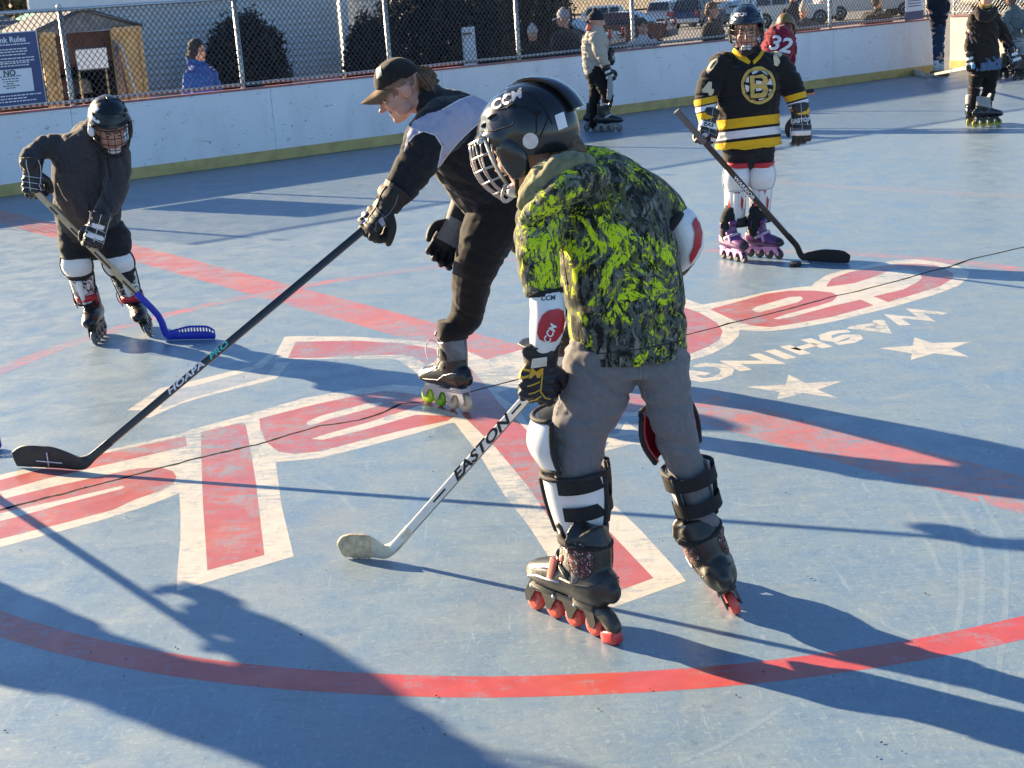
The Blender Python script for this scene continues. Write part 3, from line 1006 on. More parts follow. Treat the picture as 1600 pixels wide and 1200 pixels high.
bush(Bp(Sx(30, 12, 20), 12, 1.6), (2.6, 1.6, 1.5), 9000, 'olive treetop behind the sheds at far left', 15, LEAF2, .07)

# ---------------------------------------------------------------- signs on the fence
NAVY = M('sign_navy', (.03, .05, .16), .4, .15, 3)
SWH = M('sign_white', (.72, .74, .78), .45, .06, 3)
def sign_at(px, off, label, cat='sign'):
    c = [Bp(Sx(u, off, v), off, Zx(u, v, off)) for u, v in px]
    t = thing('rules_sign', sum(c, V((0, 0, 0))) / 4, label, cat)
    mb = MB(); mb.prism(c, T2 * .012)
    mb.build('panel', NAVY, t, False)
    return t, [p + T2 * .016 for p in c]
t, c = sign_at([(-52, 56), (55, 48), (72, 160), (-48, 172)], -.02, 'blue rink rules sign with a white paper on it, hung on the fence')
ex = (c[1] - c[0]); ey = (c[0] - c[3])
def sp(a, b): return c[3] + (c[2] - c[3]) * a + ((c[0] + (c[1] - c[0]) * a) - (c[3] + (c[2] - c[3]) * a)) * b
mb = MB(); mb.tube([p for p in c], .008, 6, closed=True); mb.build('edge', SWH, t)
mb = MB(); mb.prism([sp(.22, .18), sp(.86, .18), sp(.86, .5), sp(.22, .5)], T2 * .004); mb.build('paper', SWH, t, False)
xx = ex.normalized(); zz = T2.normalized(); yy = zz.cross(xx)
text('lettering', 'Rink Rules', .082, SWH, t, frame(xx, yy, zz, sp(.60, .9) + T2 * .002), bold=.002)
text('lettering', 'NO', .085, M('ink', (.03, .03, .04), .6), t, frame(xx, yy, zz, sp(.55, .45) + T2 * .008), bold=.002)
rs = random.Random(8)
mb = MB()
for b, w0 in ((.83, .62), (.765, .5), (.73, .5), (.69, .46), (.64, .72), (.6, .66), (.575, .5), (.54, .5), (.13, .76), (.09, .4), (.05, .6)):
    x = .56 - w0 / 2
    while x < .56 + w0 / 2:
        dx = rs.uniform(.02, .06)
        mb.prism([sp(x, b), sp(x + dx, b), sp(x + dx, b + .016), sp(x, b + .016)], T2 * .003)
        x += dx + .012
mb.build('small_print', SWH, t, False)
mb = MB()
for b, w0 in ((.4, .3), (.365, .22), (.33, .18), (.3, .1), (.27, .2), (.24, .12)):
    x = .55 - w0 / 2
    while x < .55 + w0 / 2:
        dx = rs.uniform(.02, .05)
        mb.prism([sp(x, b), sp(x + dx, b), sp(x + dx, b + .012), sp(x, b + .012)], T2 * .006)
        x += dx + .012
mb.build('paper_print', M('ink', (0, 0, 0)), t, False)
t, c = sign_at([(1413, -14), (1441, -16), (1442, 29), (1414, 33)], -.02, 'white notice with a blue foot hung on the fence at right', 'notice')
mb = MB(); mb.prism([sp(.0, .3), sp(1, .3), sp(1, 1), sp(0, 1)], T2 * .004); mb.build('paper', SWH, t, False)
mb = MB()
for b in (.88, .8, .72, .64, .55, .46): mb.prism([sp(.15, b), sp(.85, b), sp(.85, b + .03), sp(.15, b + .03)], T2 * .006)
mb.build('small_print', NAVY, t, False)

# ---------------------------------------------------------------- parked cars, far fence
GLASS = M('car_glass', (.015, .02, .025), .06, .1, 2, spec=.8)
TYRE = M('tyre', (.015, .015, .016), .85)
RIM = M('rim', (.4, .41, .42), .35, metal=.8)
def car(u, v, dist, head, col, label, kind='suv', size=1.0, name='parked_car'):
    d = ray(u, v)
    g = C + d * (dist / d.y)
    off = -(g.dot(T2) + DW)
    g.z = gz(-off)
    t = thing(name, g, label, 'car' if kind != 'pickup' else 'pickup truck')
    a = rad(head)
    X = V((cos(a), sin(a), 0)); Y = V((-sin(a), cos(a), 0))
    pt = lambda x, y, z: g + (X * x + Y * y + V((0, 0, z))) * size
    paintm = M('car_' + label[:12], col, .25, .04, 2, coat=.6, metal=.2)
    prof = {'suv': [(-2.3, .45), (-2.33, .85), (-2.2, 1.05), (2.15, .98), (2.3, .8), (2.3, .42), (1.9, .32), (-1.95, .32)],
            'sedan': [(-2.3, .45), (-2.32, .8), (-2.2, .95), (2.1, .86), (2.3, .7), (2.3, .4), (1.9, .28), (-1.95, .28)],
            'pickup': [(-2.7, .55), (-2.72, 1.05), (-2.6, 1.12), (2.4, 1.12), (2.6, .95), (2.6, .5), (2.2, .42), (-2.3, .42)]}[kind]
    cab = {'suv': [(-2.15, 1.05), (-1.85, 1.66), (-1.4, 1.72), (.3, 1.72), (1.15, 1.03)], 'sedan': [(-1.6, .93), (-.9, 1.38), (-.3, 1.42), (.4, 1.38), (1.2, .9)],
           'pickup': [(-.75, 1.12), (-.6, 1.75), (-.2, 1.8), (.6, 1.78), (1.3, 1.12)]}[kind]
    def hull(nm, pr, w0, w1, zr, mat, bev=.06):
        bm = bmesh.new()
        L = []
        for s_ in (-1, 1):
            L.append([bm.verts.new(V((x, s_ * (w0 + (w1 - w0) * max(0, min(1, (z - zr[0]) / (zr[1] - zr[0])))), z))) for x, z in pr])
        n_ = len(pr)
        bm.faces.new(L[0][::-1]); bm.faces.new(L[1])
        for i in range(n_): bm.faces.new((L[0][i], L[0][(i + 1) % n_], L[1][(i + 1) % n_], L[1][i]))
        bmesh.ops.bevel(bm, geom=bm.edges[:], offset=bev, segments=2, affect='EDGES')
        bmesh.ops.recalc_face_normals(bm, faces=bm.faces[:])
        for q in bm.verts: q.co = pt(*q.co)
        me = bpy.data.meshes.new(nm); bm.to_mesh(me); bm.free()
        return put(nm, me, mat, t, 'auto')
    hull('body', prof, .9, .92, (.3, 1), paintm)
    hull('cabin', cab, .84, .66, (1, 1.7), paintm, .05)
    xs = [c_[0] for c_ in cab]
    zt = max(c_[1] for c_ in cab)
    zb = cab[0][1]
    for s_ in (-1, 1):
        n_ = 3
        for i in range(n_):
            q0, q1 = xs[0] + .35 + (xs[-1] - xs[0] - .95) * i / n_, xs[0] + .35 + (xs[-1] - xs[0] - .95) * (i + 1) / n_ - .07
            mb = MB()
            y0, y1 = .85, .70
            mb.prism([pt(q0 + .08, s_ * y1, zt - .14), pt(q1 - .02, s_ * y1, zt - .14), pt(q1 + (.2 if i == n_ - 1 else 0), s_ * (y0 - .01), zb + .06), pt(q0, s_ * (y0 - .01), zb + .06)], Y * (s_ * .02 * size))
            mb.build('window', GLASS, t, False)
    for (a_, b_) in ((cab[0], cab[1]), (cab[-1], cab[-2])):
        sg = -1 if a_ is cab[0] else 1
        mb = MB()
        mb.prism([pt(a_[0] + (b_[0] - a_[0]) * .12 + sg * .02, -.72, a_[1] + (b_[1] - a_[1]) * .12 + .03), pt(a_[0] + (b_[0] - a_[0]) * .12 + sg * .02, .72, a_[1] + (b_[1] - a_[1]) * .12 + .03),
                  pt(a_[0] + (b_[0] - a_[0]) * .9 + sg * .02, .6, a_[1] + (b_[1] - a_[1]) * .9 + .03), pt(a_[0] + (b_[0] - a_[0]) * .9 + sg * .02, -.6, a_[1] + (b_[1] - a_[1]) * .9 + .03)], X * (sg * .02))
        mb.build('windscreen', GLASS, t, False)
    wr = .37 if kind != 'sedan' else .33
    for x in ((-1.42, 1.42) if kind != 'pickup' else (-1.75, 1.7)):
        for s_ in (-1, 1):
            Mx = frame(X, Y * s_, V((0, 0, 1)), pt(x, s_ * .72, wr))
            mb = MB(); mb.lathe([(wr * .6 * size, 0), (wr * size, .02), (wr * size, .2), (wr * .62 * size, .22)], Mx, 18)
            wh = mb.build('wheel', TYRE, t)
            mb = MB(); mb.lathe([(wr * .62 * size, .2), (wr * .6 * size, .225), (.08, .21), (.05, .24)], Mx, 14); mb.build('rim', RIM, wh)
    xr = prof[1][0]
    for s_ in (-1, 1):
        mb = MB(); mb.box(pt(xr + .02, s_ * .74, .92), .08 * size, .2 * size, .26 * size, Matrix.Rotation(a, 3, 'Z'), 0, .02); mb.build('tail_light', M('tail_red', (.3, .02, .02), .25), t)
        mb = MB(); mb.box(pt(prof[4][0] - .06, s_ * .68, .76), .12 * size, .3 * size, .14 * size, Matrix.Rotation(a, 3, 'Z'), 0, .02); mb.build('headlight', M('lamp_clear', (.6, .62, .65), .1), t)
    for x in (prof[0][0], prof[5][0] - .04):
        mb = MB(); mb.box(pt(x, 0, .52), .16 * size, 1.7 * size, .24 * size, Matrix.Rotation(a, 3, 'Z'), 0, .04)
        mb.build('bumper', M('bumper_pale', (.6, .61, .62), .5) if label.startswith('dark blue') else M('bumper_dark', (.05, .05, .055), .6), t)
    return t
CARS = [(958, 52, 58, 160, (.07, .015, .022), 'maroon car parked right of the beige sweater skater', 'sedan'),
        (1092, 44, 88, 62, (.015, .03, .085), 'dark blue SUV with a pale bumper parked in the lot', 'suv'),
        (1048, 36, 96, 62, (.5, .52, .55), 'silver car parked left of the dark blue SUV', 'suv'),
        (1228, 34, 74, 10, (.62, .63, .65), 'white SUV parked behind the spectator in the pointed grey hat', 'suv'),
        (1355, 26, 78, 5, (.5, .53, .56), 'silver pickup truck parked behind the spectator in dark brown', 'pickup'),
        (1160, 20, 92, 15, (.3, .42, .55), 'pale blue car parked behind the black and gold jersey skater', 'sedan'),
        (846, 66, 44, 160, (.06, .075, .1), 'dark slate car parked behind the bush and the grey cap spectator', 'sedan'),
        (930, 8, 110, 170, (.7, .71, .72), 'white van parked far behind the dark beanie', 'suv'),
        (1585, 20, 70, 20, (.45, .42, .38), 'tan SUV parked beyond the cream end boards', 'suv')]
for c_ in CARS: car(*c_)
POSTM = M('post_dark', (.03, .028, .025), .8)
t = thing('rail_fence', Wp(30, -75, gz(-75)), 'dark post and rail fence beyond the parked cars', 'fence')
for i in range(28):
    p = Wp(-25 + i * 4.2, -70, gz(-70))
    mb = MB(); mb.box(p + V((0, 0, .8)), .22, .22, 1.6, WR, 0, .02); mb.build('post', POSTM, t)
for z in (.6, 1.2):
    mb = MB(); mb.box(Wp(32, -70, gz(-70) + z), 116, .06, .14, WR); mb.build('rail', POSTM, t, False)
# ---------------------------------------------------------------- people: shared builders
SKIN = M('skin', (.46, .22, .165), .5, .2, 26, .25, 260, sheen=.05, col2=(.53, .31, .235))
EYE = M('eye_dark', (.03, .02, .02), .2)
LIP = M('lip', (.42, .14, .12), .45)
BROW = M('brow_hair', (.11, .065, .035), .8, .3, 90)
HAIRS = M('hair_short', (.2, .12, .085), .8, .3, 120, .3, 400)
HAIR = M('hair_brown', (.12, .07, .04), .65, .5, 60, .5, 120)
BLK = M('black_plastic', (.012, .013, .016), .22, .2, 12, coat=.3)
BLKM = M('black_matt', (.016, .016, .018), .75, .3, 20, .25, 160)
WHT = M('white_plastic', (.74, .74, .75), .32, .06, 8, .06, 30)
CHROME = M('cage_steel', (.36, .36, .37), .3, .1, 20, metal=.9)
CAGEB = M('cage_black', (.02, .02, .022), .35, metal=.3)
STRAP = M('strap_black', (.012, .012, .013), .85, .3, 40, .3, 300)
REDP = M('pad_red', (.45, .015, .03), .4, .1, 8, .05, 30)
GOLD = M('gold', (.6, .35, .03), .5, .1, 10)
SIL = M('silver', (.55, .56, .58), .35, .1, 15, metal=.5)
class Who:
    def __init__(s, label, Y0, foot, cat='person', group=None):
        s.Y0 = Y0
        s.o = thing('person', foot, label, cat, group)
    def p(s, u, v, dy=0): return P(u, v, s.Y0 + dy)
    def st(s, *rows):
        out = []
        for r in rows:
            q = P(r[0], r[1], s.Y0 + r[2])
            k = kpx(q)
            out.append((q, r[3] * k, (r[4] if len(r) > 4 else r[3]) * k))
        return out
def shrink(st, f): return [(a, b * f, c * f) for a, b, c in st]
def orient(Fv, U, o, s=1):
    Fv = V(Fv).normalized()
    X = Fv.cross(V(U)).normalized()
    Z = X.cross(Fv)
    return frame(X * s, Fv * s, Z * s, V(o))
def head_parts(mb, Mx, cheeks=1.0):
    R = Mx.to_3x3()
    def e(c, r): mb.ell(Mx @ V(c), r, R, 18, 12)
    e((0, -.012, .035), (.074, .093, .09))
    e((0, .03, -.02), (.063, .064, .085))
    e((0, .047, -.078), (.046, .044, .04))
    e((0, .078, -.098), (.022, .018, .018))
    e((0, .087, .018), (.048, .016, .014))
    e((0, .102, -.016), (.011, .014, .028))
    e((0, .115, -.034), (.0135, .019, .0115))
    e((0, .085, -.062), (.024, .011, .006))
    e((0, .084, -.073), (.021, .011, .006))
    for s in (-1, 1):
        e((s * .034, .074, -.03), (.026 * cheeks, .024, .026))
        e((s * .031, .078, .0), (.015, .013, .009))
        e((s * .076, -.012, -.012), (.011, .024, .034))
        e((s * .08, -.02, .004), (.011, .016, .017))
        e((s * .05, .03, -.07), (.018, .04, .026))
def head_paint(Mx, mous=False):
    inv = Mx.inverted()
    def f(c, n):
        q = inv @ c
        ax = abs(q.x)
        if mous and q.z > -.004 and q.z < .1 and q.y < .045 and ax > .055 and not (-.04 < q.y < .018 and q.z < .02): return 4
        if q.y < .02 or q.z > .13 or q.z < -.14: return 0
        ax = abs(q.x)
        if q.y > .06 and ((ax - .031) / .013) ** 2 + ((q.z - .001) / .0055) ** 2 < 1: return 1
        if q.y > .06 and .012 < ax < .05 and .016 < q.z - .1 * (.03 - abs(ax - .03)) < .024: return 3
        if mous and q.y > .07 and ax < .03 and -.061 < q.z < -.049: return 3
        if q.y > .082 and ax < .019 and -.078 < q.z < -.061: return 2
        return 0
    return f
def body(who, lofts, Mx, voxel, mous=False, shr=.84, mats=None, hands=()):
    mb = MB()
    for l in lofts: mb.loft(shrink(l, shr))
    head_parts(mb, Mx)
    top = lofts[0][-1][0]
    nb = Mx @ V((0, -.02, -.06))
    mb.loft([(top - (nb - top) * .2, .06, .06), (top, .055, .055), (nb, .05, .052), (Mx @ V((0, -.01, .0)), .05, .05)])
    for h in hands: mb.ell(h[0], h[1])
    me = remesh(mb, voxel, 2, .4)
    return put('body', me, mats or [SKIN, EYE, LIP, BROW, HAIRS], who.o, True, head_paint(Mx, mous))
def garment(who, name, lofts, mats, voxel, smooth=3, wr=(.012, 9, 1), axis=None, ffn=None, caps='rr', extra=None, sub=3, ridged=True, squash=3.0, mask=None):
    mb = MB()
    for i, l in enumerate(lofts): mb.loft(l, seg=18, sub=sub, caps=caps if isinstance(caps, str) else caps[i])
    if extra: extra(mb)
    me = remesh(mb, voxel, smooth, .5)
    if wr:
        wrinkle(me, wr[0], wr[1], wr[2], axis, squash, ridged, mask)
        wrinkle(me, wr[0] * .25, wr[1] * 2.3, wr[2] + 5, axis, squash, ridged, mask)
    o = put(name, me, mats, who.o if isinstance(who, Who) else who, True, ffn)
    return o
def glove(parent, W, K, N, s, base, back=None, trim=None, curl=(70, 80, 45), thumb=1, cuffdir=None, voxel=.005, spread=.0235, cuff=.085, thumbcurl=1.0, palm=None):
    """hockey glove: W wrist, K knuckles, N out of the back of the hand"""
    W, K, N = V(W), V(K), V(N)
    D = (K - W).normalized()
    N = (N - D * N.dot(D)).normalized()
    A = N.cross(D)
    K = W + D * (.088 * s)
    cdv = (cuffdir or -D).normalized()
    R = frame(A, D, N, (0, 0, 0)).to_3x3()
    mb = MB()
    mb.loft([(W - D * .01 * s, .040 * s, .030 * s), (W + D * .03 * s, .049 * s, .028 * s), (W + D * .07 * s, .053 * s, .024 * s), (K, .050 * s, .019 * s)], 18, 3, ref=N)
    mb.loft([(W + cdv * cuff * s, .060 * s, .054 * s), (W + cdv * .05 * s, .053 * s, .047 * s), (W + cdv * .0, .043 * s, .036 * s)], 18, 3, caps='fr', ref=N)
    for q, wd in ((.012, .042), (.037, .046), (.062, .048), (.086, .046)):
        for x in (-.5, .5) if q > .03 else (0,):
            mb.ell(W + D * q * s + N * .019 * s + A * x * wd * s, (wd * s * (.54 if x else .95), .0125 * s, .0105 * s), R, 12, 8)
    mb.ell(W + cdv * .035 * s + N * .036 * s, (.044 * s, .028 * s, .011 * s), R, 12, 8)
    tips = []
    for i in range(4):
        L = (1, 1.1, 1.04, .86)[i]
        p = K + A * ((i - 1.5) * spread * s) - D * .004 * s
        ang = 0
        d = D
        pts = [(p - D * .02 * s, .0125 * s, .0125 * s), (p, .0132 * s, .0132 * s)]
        fan = A * ((i - 1.5) * .06)
        for j, (ln, cu) in enumerate(zip((.043, .03, .024), curl)):
            ang += rad(cu) * (1 + .05 * (i - 1.5))
            d = (D * cos(ang) - N * sin(ang) + fan).normalized()
            p = p + d * (ln * L * s)
            pts.append((p, (.0128, .0122, .011)[j] * s, (.0128, .0122, .011)[j] * s))
        mb.loft(pts, 10, 3, ref=A)
        mb.ell(pts[1][0] + (D * cos(rad(curl[0]) * .5) - N * sin(rad(curl[0]) * .5)) * .022 * s + N * .005 * s, (.0115 * s, .016 * s, .0125 * s), R, 10, 7)
        tips.append(p)
    b = W + D * .02 * s + A * (thumb * .036 * s) - N * .008 * s
    p1 = b + (D * .5 + A * (thumb * .55) - N * .45 * thumbcurl).normalized() * .036 * s
    p2 = p1 + (D * .85 + A * (thumb * .1) - N * .5 * thumbcurl).normalized() * .034 * s
    p3 = p2 + (D * .8 - A * (thumb * .25 * thumbcurl) - N * .6 * thumbcurl).normalized() * .024 * s
    mb.loft([(b, .018 * s, .018 * s), (p1, .0155 * s, .0155 * s), (p2, .0135 * s, .0135 * s), (p3, .0105 * s, .0105 * s)], 10, 3, ref=N)
    me = remesh(mb, voxel, 1, .35)
    mats = [base, back or base, palm or base]
    def ff(c, n):
        q = c - W
        if palm and n.dot(N) < -.45 and -.01 * s < q.dot(D) < .075 * s and abs(q.dot(A)) < .04 * s: return 2
        if back and n.dot(N) > .1 and q.dot(D) > -.01 * s and q.dot(N) > .024 * s and (q.dot(D) % (.05 * s)) < .022 * s: return 1
        return 0
    g = put('glove', me, mats, parent, True, ff)
    if trim:
        tr = bvh(me)
        for x in (-.046, 0, .046):
            pts = []
            for q in np.linspace(-.05, .088, 12):
                r = tr.ray_cast(W + D * (q * s) + A * (x * s) + N * .15 * s, -N)
                if r[0]: pts.append(r[0] + N * .001)
            if len(pts) > 2:
                mb = MB(); mb.tube(pts, .0016 * s, 5); mb.build('piping', trim, g)
        for q in (.024, .05, .075):
            pts = []
            for x in np.linspace(-.05, .05, 10):
                r = tr.ray_cast(W + D * ((q + x * .15) * s) + A * (x * s) + N * .15 * s, -N)
                if r[0]: pts.append(r[0] + N * .001)
            if len(pts) > 2:
                mb = MB(); mb.tube(pts, .0013 * s, 5); mb.build('piping', trim, g)
    return g, me, (W, D, A, N, tips)
def skate(parent, org, head, up, s, boot, fr, wheels, wr=.038, cuffm=None, toe=None, lace=None, strap=None, buckle=None, patchm=None, brake=None, pitch=0, hub=None, tall=.33, trim=None, wx=(-.12, -.04, .04, .12), bx=0.0):
    X = V((head[0], head[1], 0)).normalized()
    Z = V(up).normalized()
    Z = (Z - X * Z.dot(X)).normalized()
    X = (X * cos(rad(pitch)) + Z * sin(rad(pitch)))
    Y = Z.cross(X).normalized()
    Z = X.cross(Y)
    o = V(org)
    pt = lambda x, y, z: o + (X * x + Y * y + Z * z) * s
    R = frame(X, Y, Z, (0, 0, 0)).to_3x3()
    zb = 2 * wr - .076
    pt0 = pt
    pt = lambda x, y, z: pt0(x + bx, y, z)
    mb = MB()
    mb.loft([(pt(x, 0, z + zb), ry * s, rz * s) for x, z, ry, rz in ((.165, .118, .012, .010), (.15, .12, .032, .026), (.11, .128, .045, .035), (.05, .137, .049, .044), (-.01, .145, .048, .052), (-.07, .146, .046, .056), (-.115, .145, .04, .05), (-.138, .14, .022, .03))], 16, 3, ref=Z)
    mb.loft([(pt(-.02, 0, .14 + zb), .044 * s, .09 * s), (pt(-.045, 0, .195 + zb), .05 * s, .076 * s), (pt(-.05, 0, .245 + zb), .052 * s, .066 * s), (pt(-.042, 0, tall + zb), .056 * s, .068 * s)], 18, 3, caps='rf', ref=X)
    mb.loft([(pt(.02, 0, .2 + zb), .03 * s, .012 * s), (pt(.012, 0, .28 + zb), .034 * s, .012 * s), (pt(.03, 0, tall + .02 + zb), .036 * s, .012 * s)], 12, 3, ref=X)
    me = remesh(mb, .005 * s / .9, 2, .5)
    inv = frame(X * s, Y * s, Z * s, o + X * bx * s).inverted()
    def ff(c, n):
        q = inv @ c
        if q.x > .128: return 1
        if q.z > .205 + zb - .25 * (q.x + .05) and q.x < .03: return 2
        return 0
    bt = put('skate', me, [boot, toe or boot, cuffm or boot], parent, True, ff)
    tr = bvh(me)
    def side(pts, r, mat, nm, sg):
        out = []
        for x, z in pts:
            h = tr.ray_cast(pt(x, sg * .2, z + zb), -Y * sg)
            if h[0]: out.append(h[0] + Y * sg * .0012)
        if len(out) > 1:
            m_ = MB(); m_.tube(out, r * s, 6); m_.build(nm, mat, bt)
    mb = MB()
    for sg in (-1, 1):
        pr = [(-.128, .03), (-.134, .046), (-.12, .09), (-.06, .094), (-.035, .084), (.03, .084), (.05, .094), (.11, .092), (.134, .05), (.128, .03), (.113, .03), (.106, .046), (.092, .066), (.068, .066), (.054, .046), (.047, .03), (.033, .03), (.026, .046), (.012, .066), (-.012, .066), (-.026, .046), (-.033, .03), (-.047, .03), (-.054, .046), (-.068, .066), (-.092, .066), (-.106, .046), (-.113, .03)]
        mb.prism([pt0(x, sg * .0165, z + wr - .034) for x, z in pr], Y * (sg * .005 * s))
    mb.box(pt0(.06, 0, .09 + zb), .09 * s, .05 * s, .014 * s, R, 0, .003 * s)
    mb.box(pt0(-.09, 0, .092 + zb), .07 * s, .05 * s, .018 * s, R, 0, .003 * s)
    mb.build('frame', fr, bt, 'auto')
    for i, x in enumerate(wx):
        Mx = frame(X * s, Y * s, Z * s, pt0(x, -.012, wr))
        mb = MB()
        mb.lathe([(wr * .52, .001), (wr * .78, -.0), (wr * .93, .004), (wr, .012), (wr * .93, .02), (wr * .78, .024), (wr * .52, .023)], Mx, 20)
        mb.lathe([(wr * .2, -.005), (wr * .22, .029)], Mx, 8, 1)
        mb.lathe([(wr * .5, .002), (wr * .5, .022)], Mx, 14, 2)
        mb.build('wheel', [wheels[len(wx) - 1 - i], SIL, hub or wheels[len(wx) - 1 - i]], bt)
    if lace:
        for i in range(7):
            x, z = .10 - i * .017, .165 + i * .012 + (0 if i < 4 else (i - 3) * .016)
            out = []
            for y in np.linspace(-.03, .03, 7):
                d = (X * -.5 + Z * -.85).normalized()
                h = tr.ray_cast(pt(x + .1, y + .004 * (-1) ** i, z + .2 + zb), d)
                if h[0]: out.append(h[0] - d * .001)
            if len(out) > 2:
                m_ = MB(); m_.tube(out, .003 * s, 5); m_.build('lace', lace, bt)
        for sg in (-1, 1):
            m_ = MB(); m_.tube([pt(.02, sg * .01, .27 + zb), pt(.05, sg * .045, .285 + zb), pt(.055, sg * .06, .25 + zb), pt(.045, sg * .055, .2 + zb)], .0026 * s, 5, 4); m_.build('lace', lace, bt)
    if strap:
        for (x, z, dz) in ((.045, .175, .02), (-.0, .3, 0)):
            out = []
            for a in np.linspace(-125, 125, 17):
                dv = (X * cos(rad(a)) + Y * sin(rad(a)))
                c0 = pt(-.04 if z > .25 else .0, 0, z + zb)
                up_ = Z * (dz * s * cos(rad(a)))
                h = tr.ray_cast(c0 + up_ + dv * .3, -dv)
                if h[0]: out.append((h[0] + dv * .002, .004 * s, .011 * s))
            if len(out) > 2:
                m_ = MB(); m_.loft(out, 8, 1, caps='ff', ref=Z); m_.build('strap', strap, bt)
    if buckle:
        for sg in (1, -1):
            for x, z, kind in ((.03, .165, 0), (-.005, .2, 1), (.0, .285, 2)):
                h = tr.ray_cast(pt(x, sg * .2, z + zb), -Y * sg)
                if not h[0]: continue
                m_ = MB()
                if kind == 0: m_.box(h[0] + Y * sg * .004, .022 * s, .012 * s, .06 * s, R @ Matrix.Rotation(rad(-16), 3, 'Y'), 0, .004 * s)
                elif kind == 1: m_.ell(h[0], (.011 * s, .006 * s, .011 * s), R, 10, 6)
                else: m_.ell(h[0], (.012 * s, .008 * s, .018 * s), R, 10, 6)
                m_.build('buckle', buckle, bt)
    if patchm:
        for sg_ in (-1, 1):
            dirv = (X * cos(rad(118)) + Y * sg_ * sin(rad(118)))
            c0 = pt(-.05, 0, .215 + zb) + dirv * .25
            dv, a_, b_ = -dirv, Z.cross(dirv), Z
            rows = []
            for rr_ in (0.02, .35, .7, .92, 1):
                row = []
                for k in range(24):
                    t = 2 * pi * k / 24
                    h = tr.ray_cast(c0 + a_ * (.036 * s * rr_ * cos(t)) + b_ * (.045 * s * rr_ * sin(t)), dv)
                    if h[0] is None: h = (c0 + dv * .16 * s, -dv)
                    row.append(h[0] - dv * (.003 * s * (1 if rr_ < 1 else .0)))
                rows.append(row)
            m_ = MB(); m_.grid(rows, closed=True); pn = m_.build('mesh_panel', patchm, bt)
            m_ = MB(); m_.tube(rows[-1][:-1], .0022 * s, 6, closed=True); m_.build('panel_rim', cuffm or boot, bt)
    if trim:
        for sg in (-1, 1):
            side([(.1, .135), (.06, .15), (.02, .17), (-.02, .21), (.0, .235)], .0022, trim, 'piping', sg)
            side([(.1, .115), (.0, .125), (-.04, .15), (-.09, .165), (-.11, .165)], .0018, trim, 'piping', sg)
    if patchm:
        m_ = MB()
        ringp = [pt(-.042, 0, tall - .004 + zb) + X * (.066 * s * cos(t)) + Y * (.054 * s * sin(t)) for t in np.linspace(0, 2 * pi, 25)[:-1]]
        m_.tube(ringp, .009 * s, 8, closed=True); m_.build('liner', STRAP, bt)
        for sg in (-1, 1):
            side([(.13, .12), (.09, .132), (.04, .135), (.0, .14)], .0028, SIL, 'edge_line', sg)
            side([(.12, .14), (.09, .152), (.05, .16)], .0028, SIL, 'edge_line', sg)
            side([(.02, .17), (-.005, .19), (-.01, .23), (.0, .27)], .0024, BLK, 'edge_line', sg)
            side([(-.0, .15), (-.05, .148), (-.1, .155), (-.13, .17)], .0024, BLK, 'edge_line', sg)
            for x_, z_ in ((.105, .075), (.02, .07), (-.06, .072)):
                m_ = MB(); m_.ell(pt0(x_, sg * .022, z_ + wr - .034), (.006 * s, .004 * s, .006 * s), R, 10, 6); m_.build('bolt', SIL, bt)
    if brake:
        m_ = MB()
        m_.loft([(pt0(-.1, 0, .08 + zb), .02 * s, .018 * s), (pt0(-.15, 0, .075 + zb), .019 * s, .026 * s), (pt0(-.178, 0, .054 + zb), .017 * s, .022 * s)], 10, 3, ref=Z)
        m_.build('brake_arm', fr, bt)
        m_ = MB()
        m_.box(pt0(-.168, 0, .03 + zb), .05 * s, .034 * s, .034 * s, R @ Matrix.Rotation(rad(10), 3, 'Y'), 0, .008 * s)
        m_.build('brake_pad', brake, bt)
    return bt, tr, pt, (X, Y, Z)
def skate_axis(org, head, up, s, zs=(.40, .33, .2), wr=.038, bx=0.0):
    X = V((head[0], head[1], 0)).normalized()
    Z = V(up).normalized()
    Z = (Z - X * Z.dot(X)).normalized()
    zb = 2 * wr - .076
    return [V(org) + X * ((-.045 + bx) * s) + Z * ((z + zb) * s) for z in zs]
def into_boot(st, ax, r):
    """end a trouser leg in its boot"""
    k = r / st[-1][1]
    return st[:-1] + [(ax[1], r * 1.06, r * 1.06), (ax[2], r, r)]
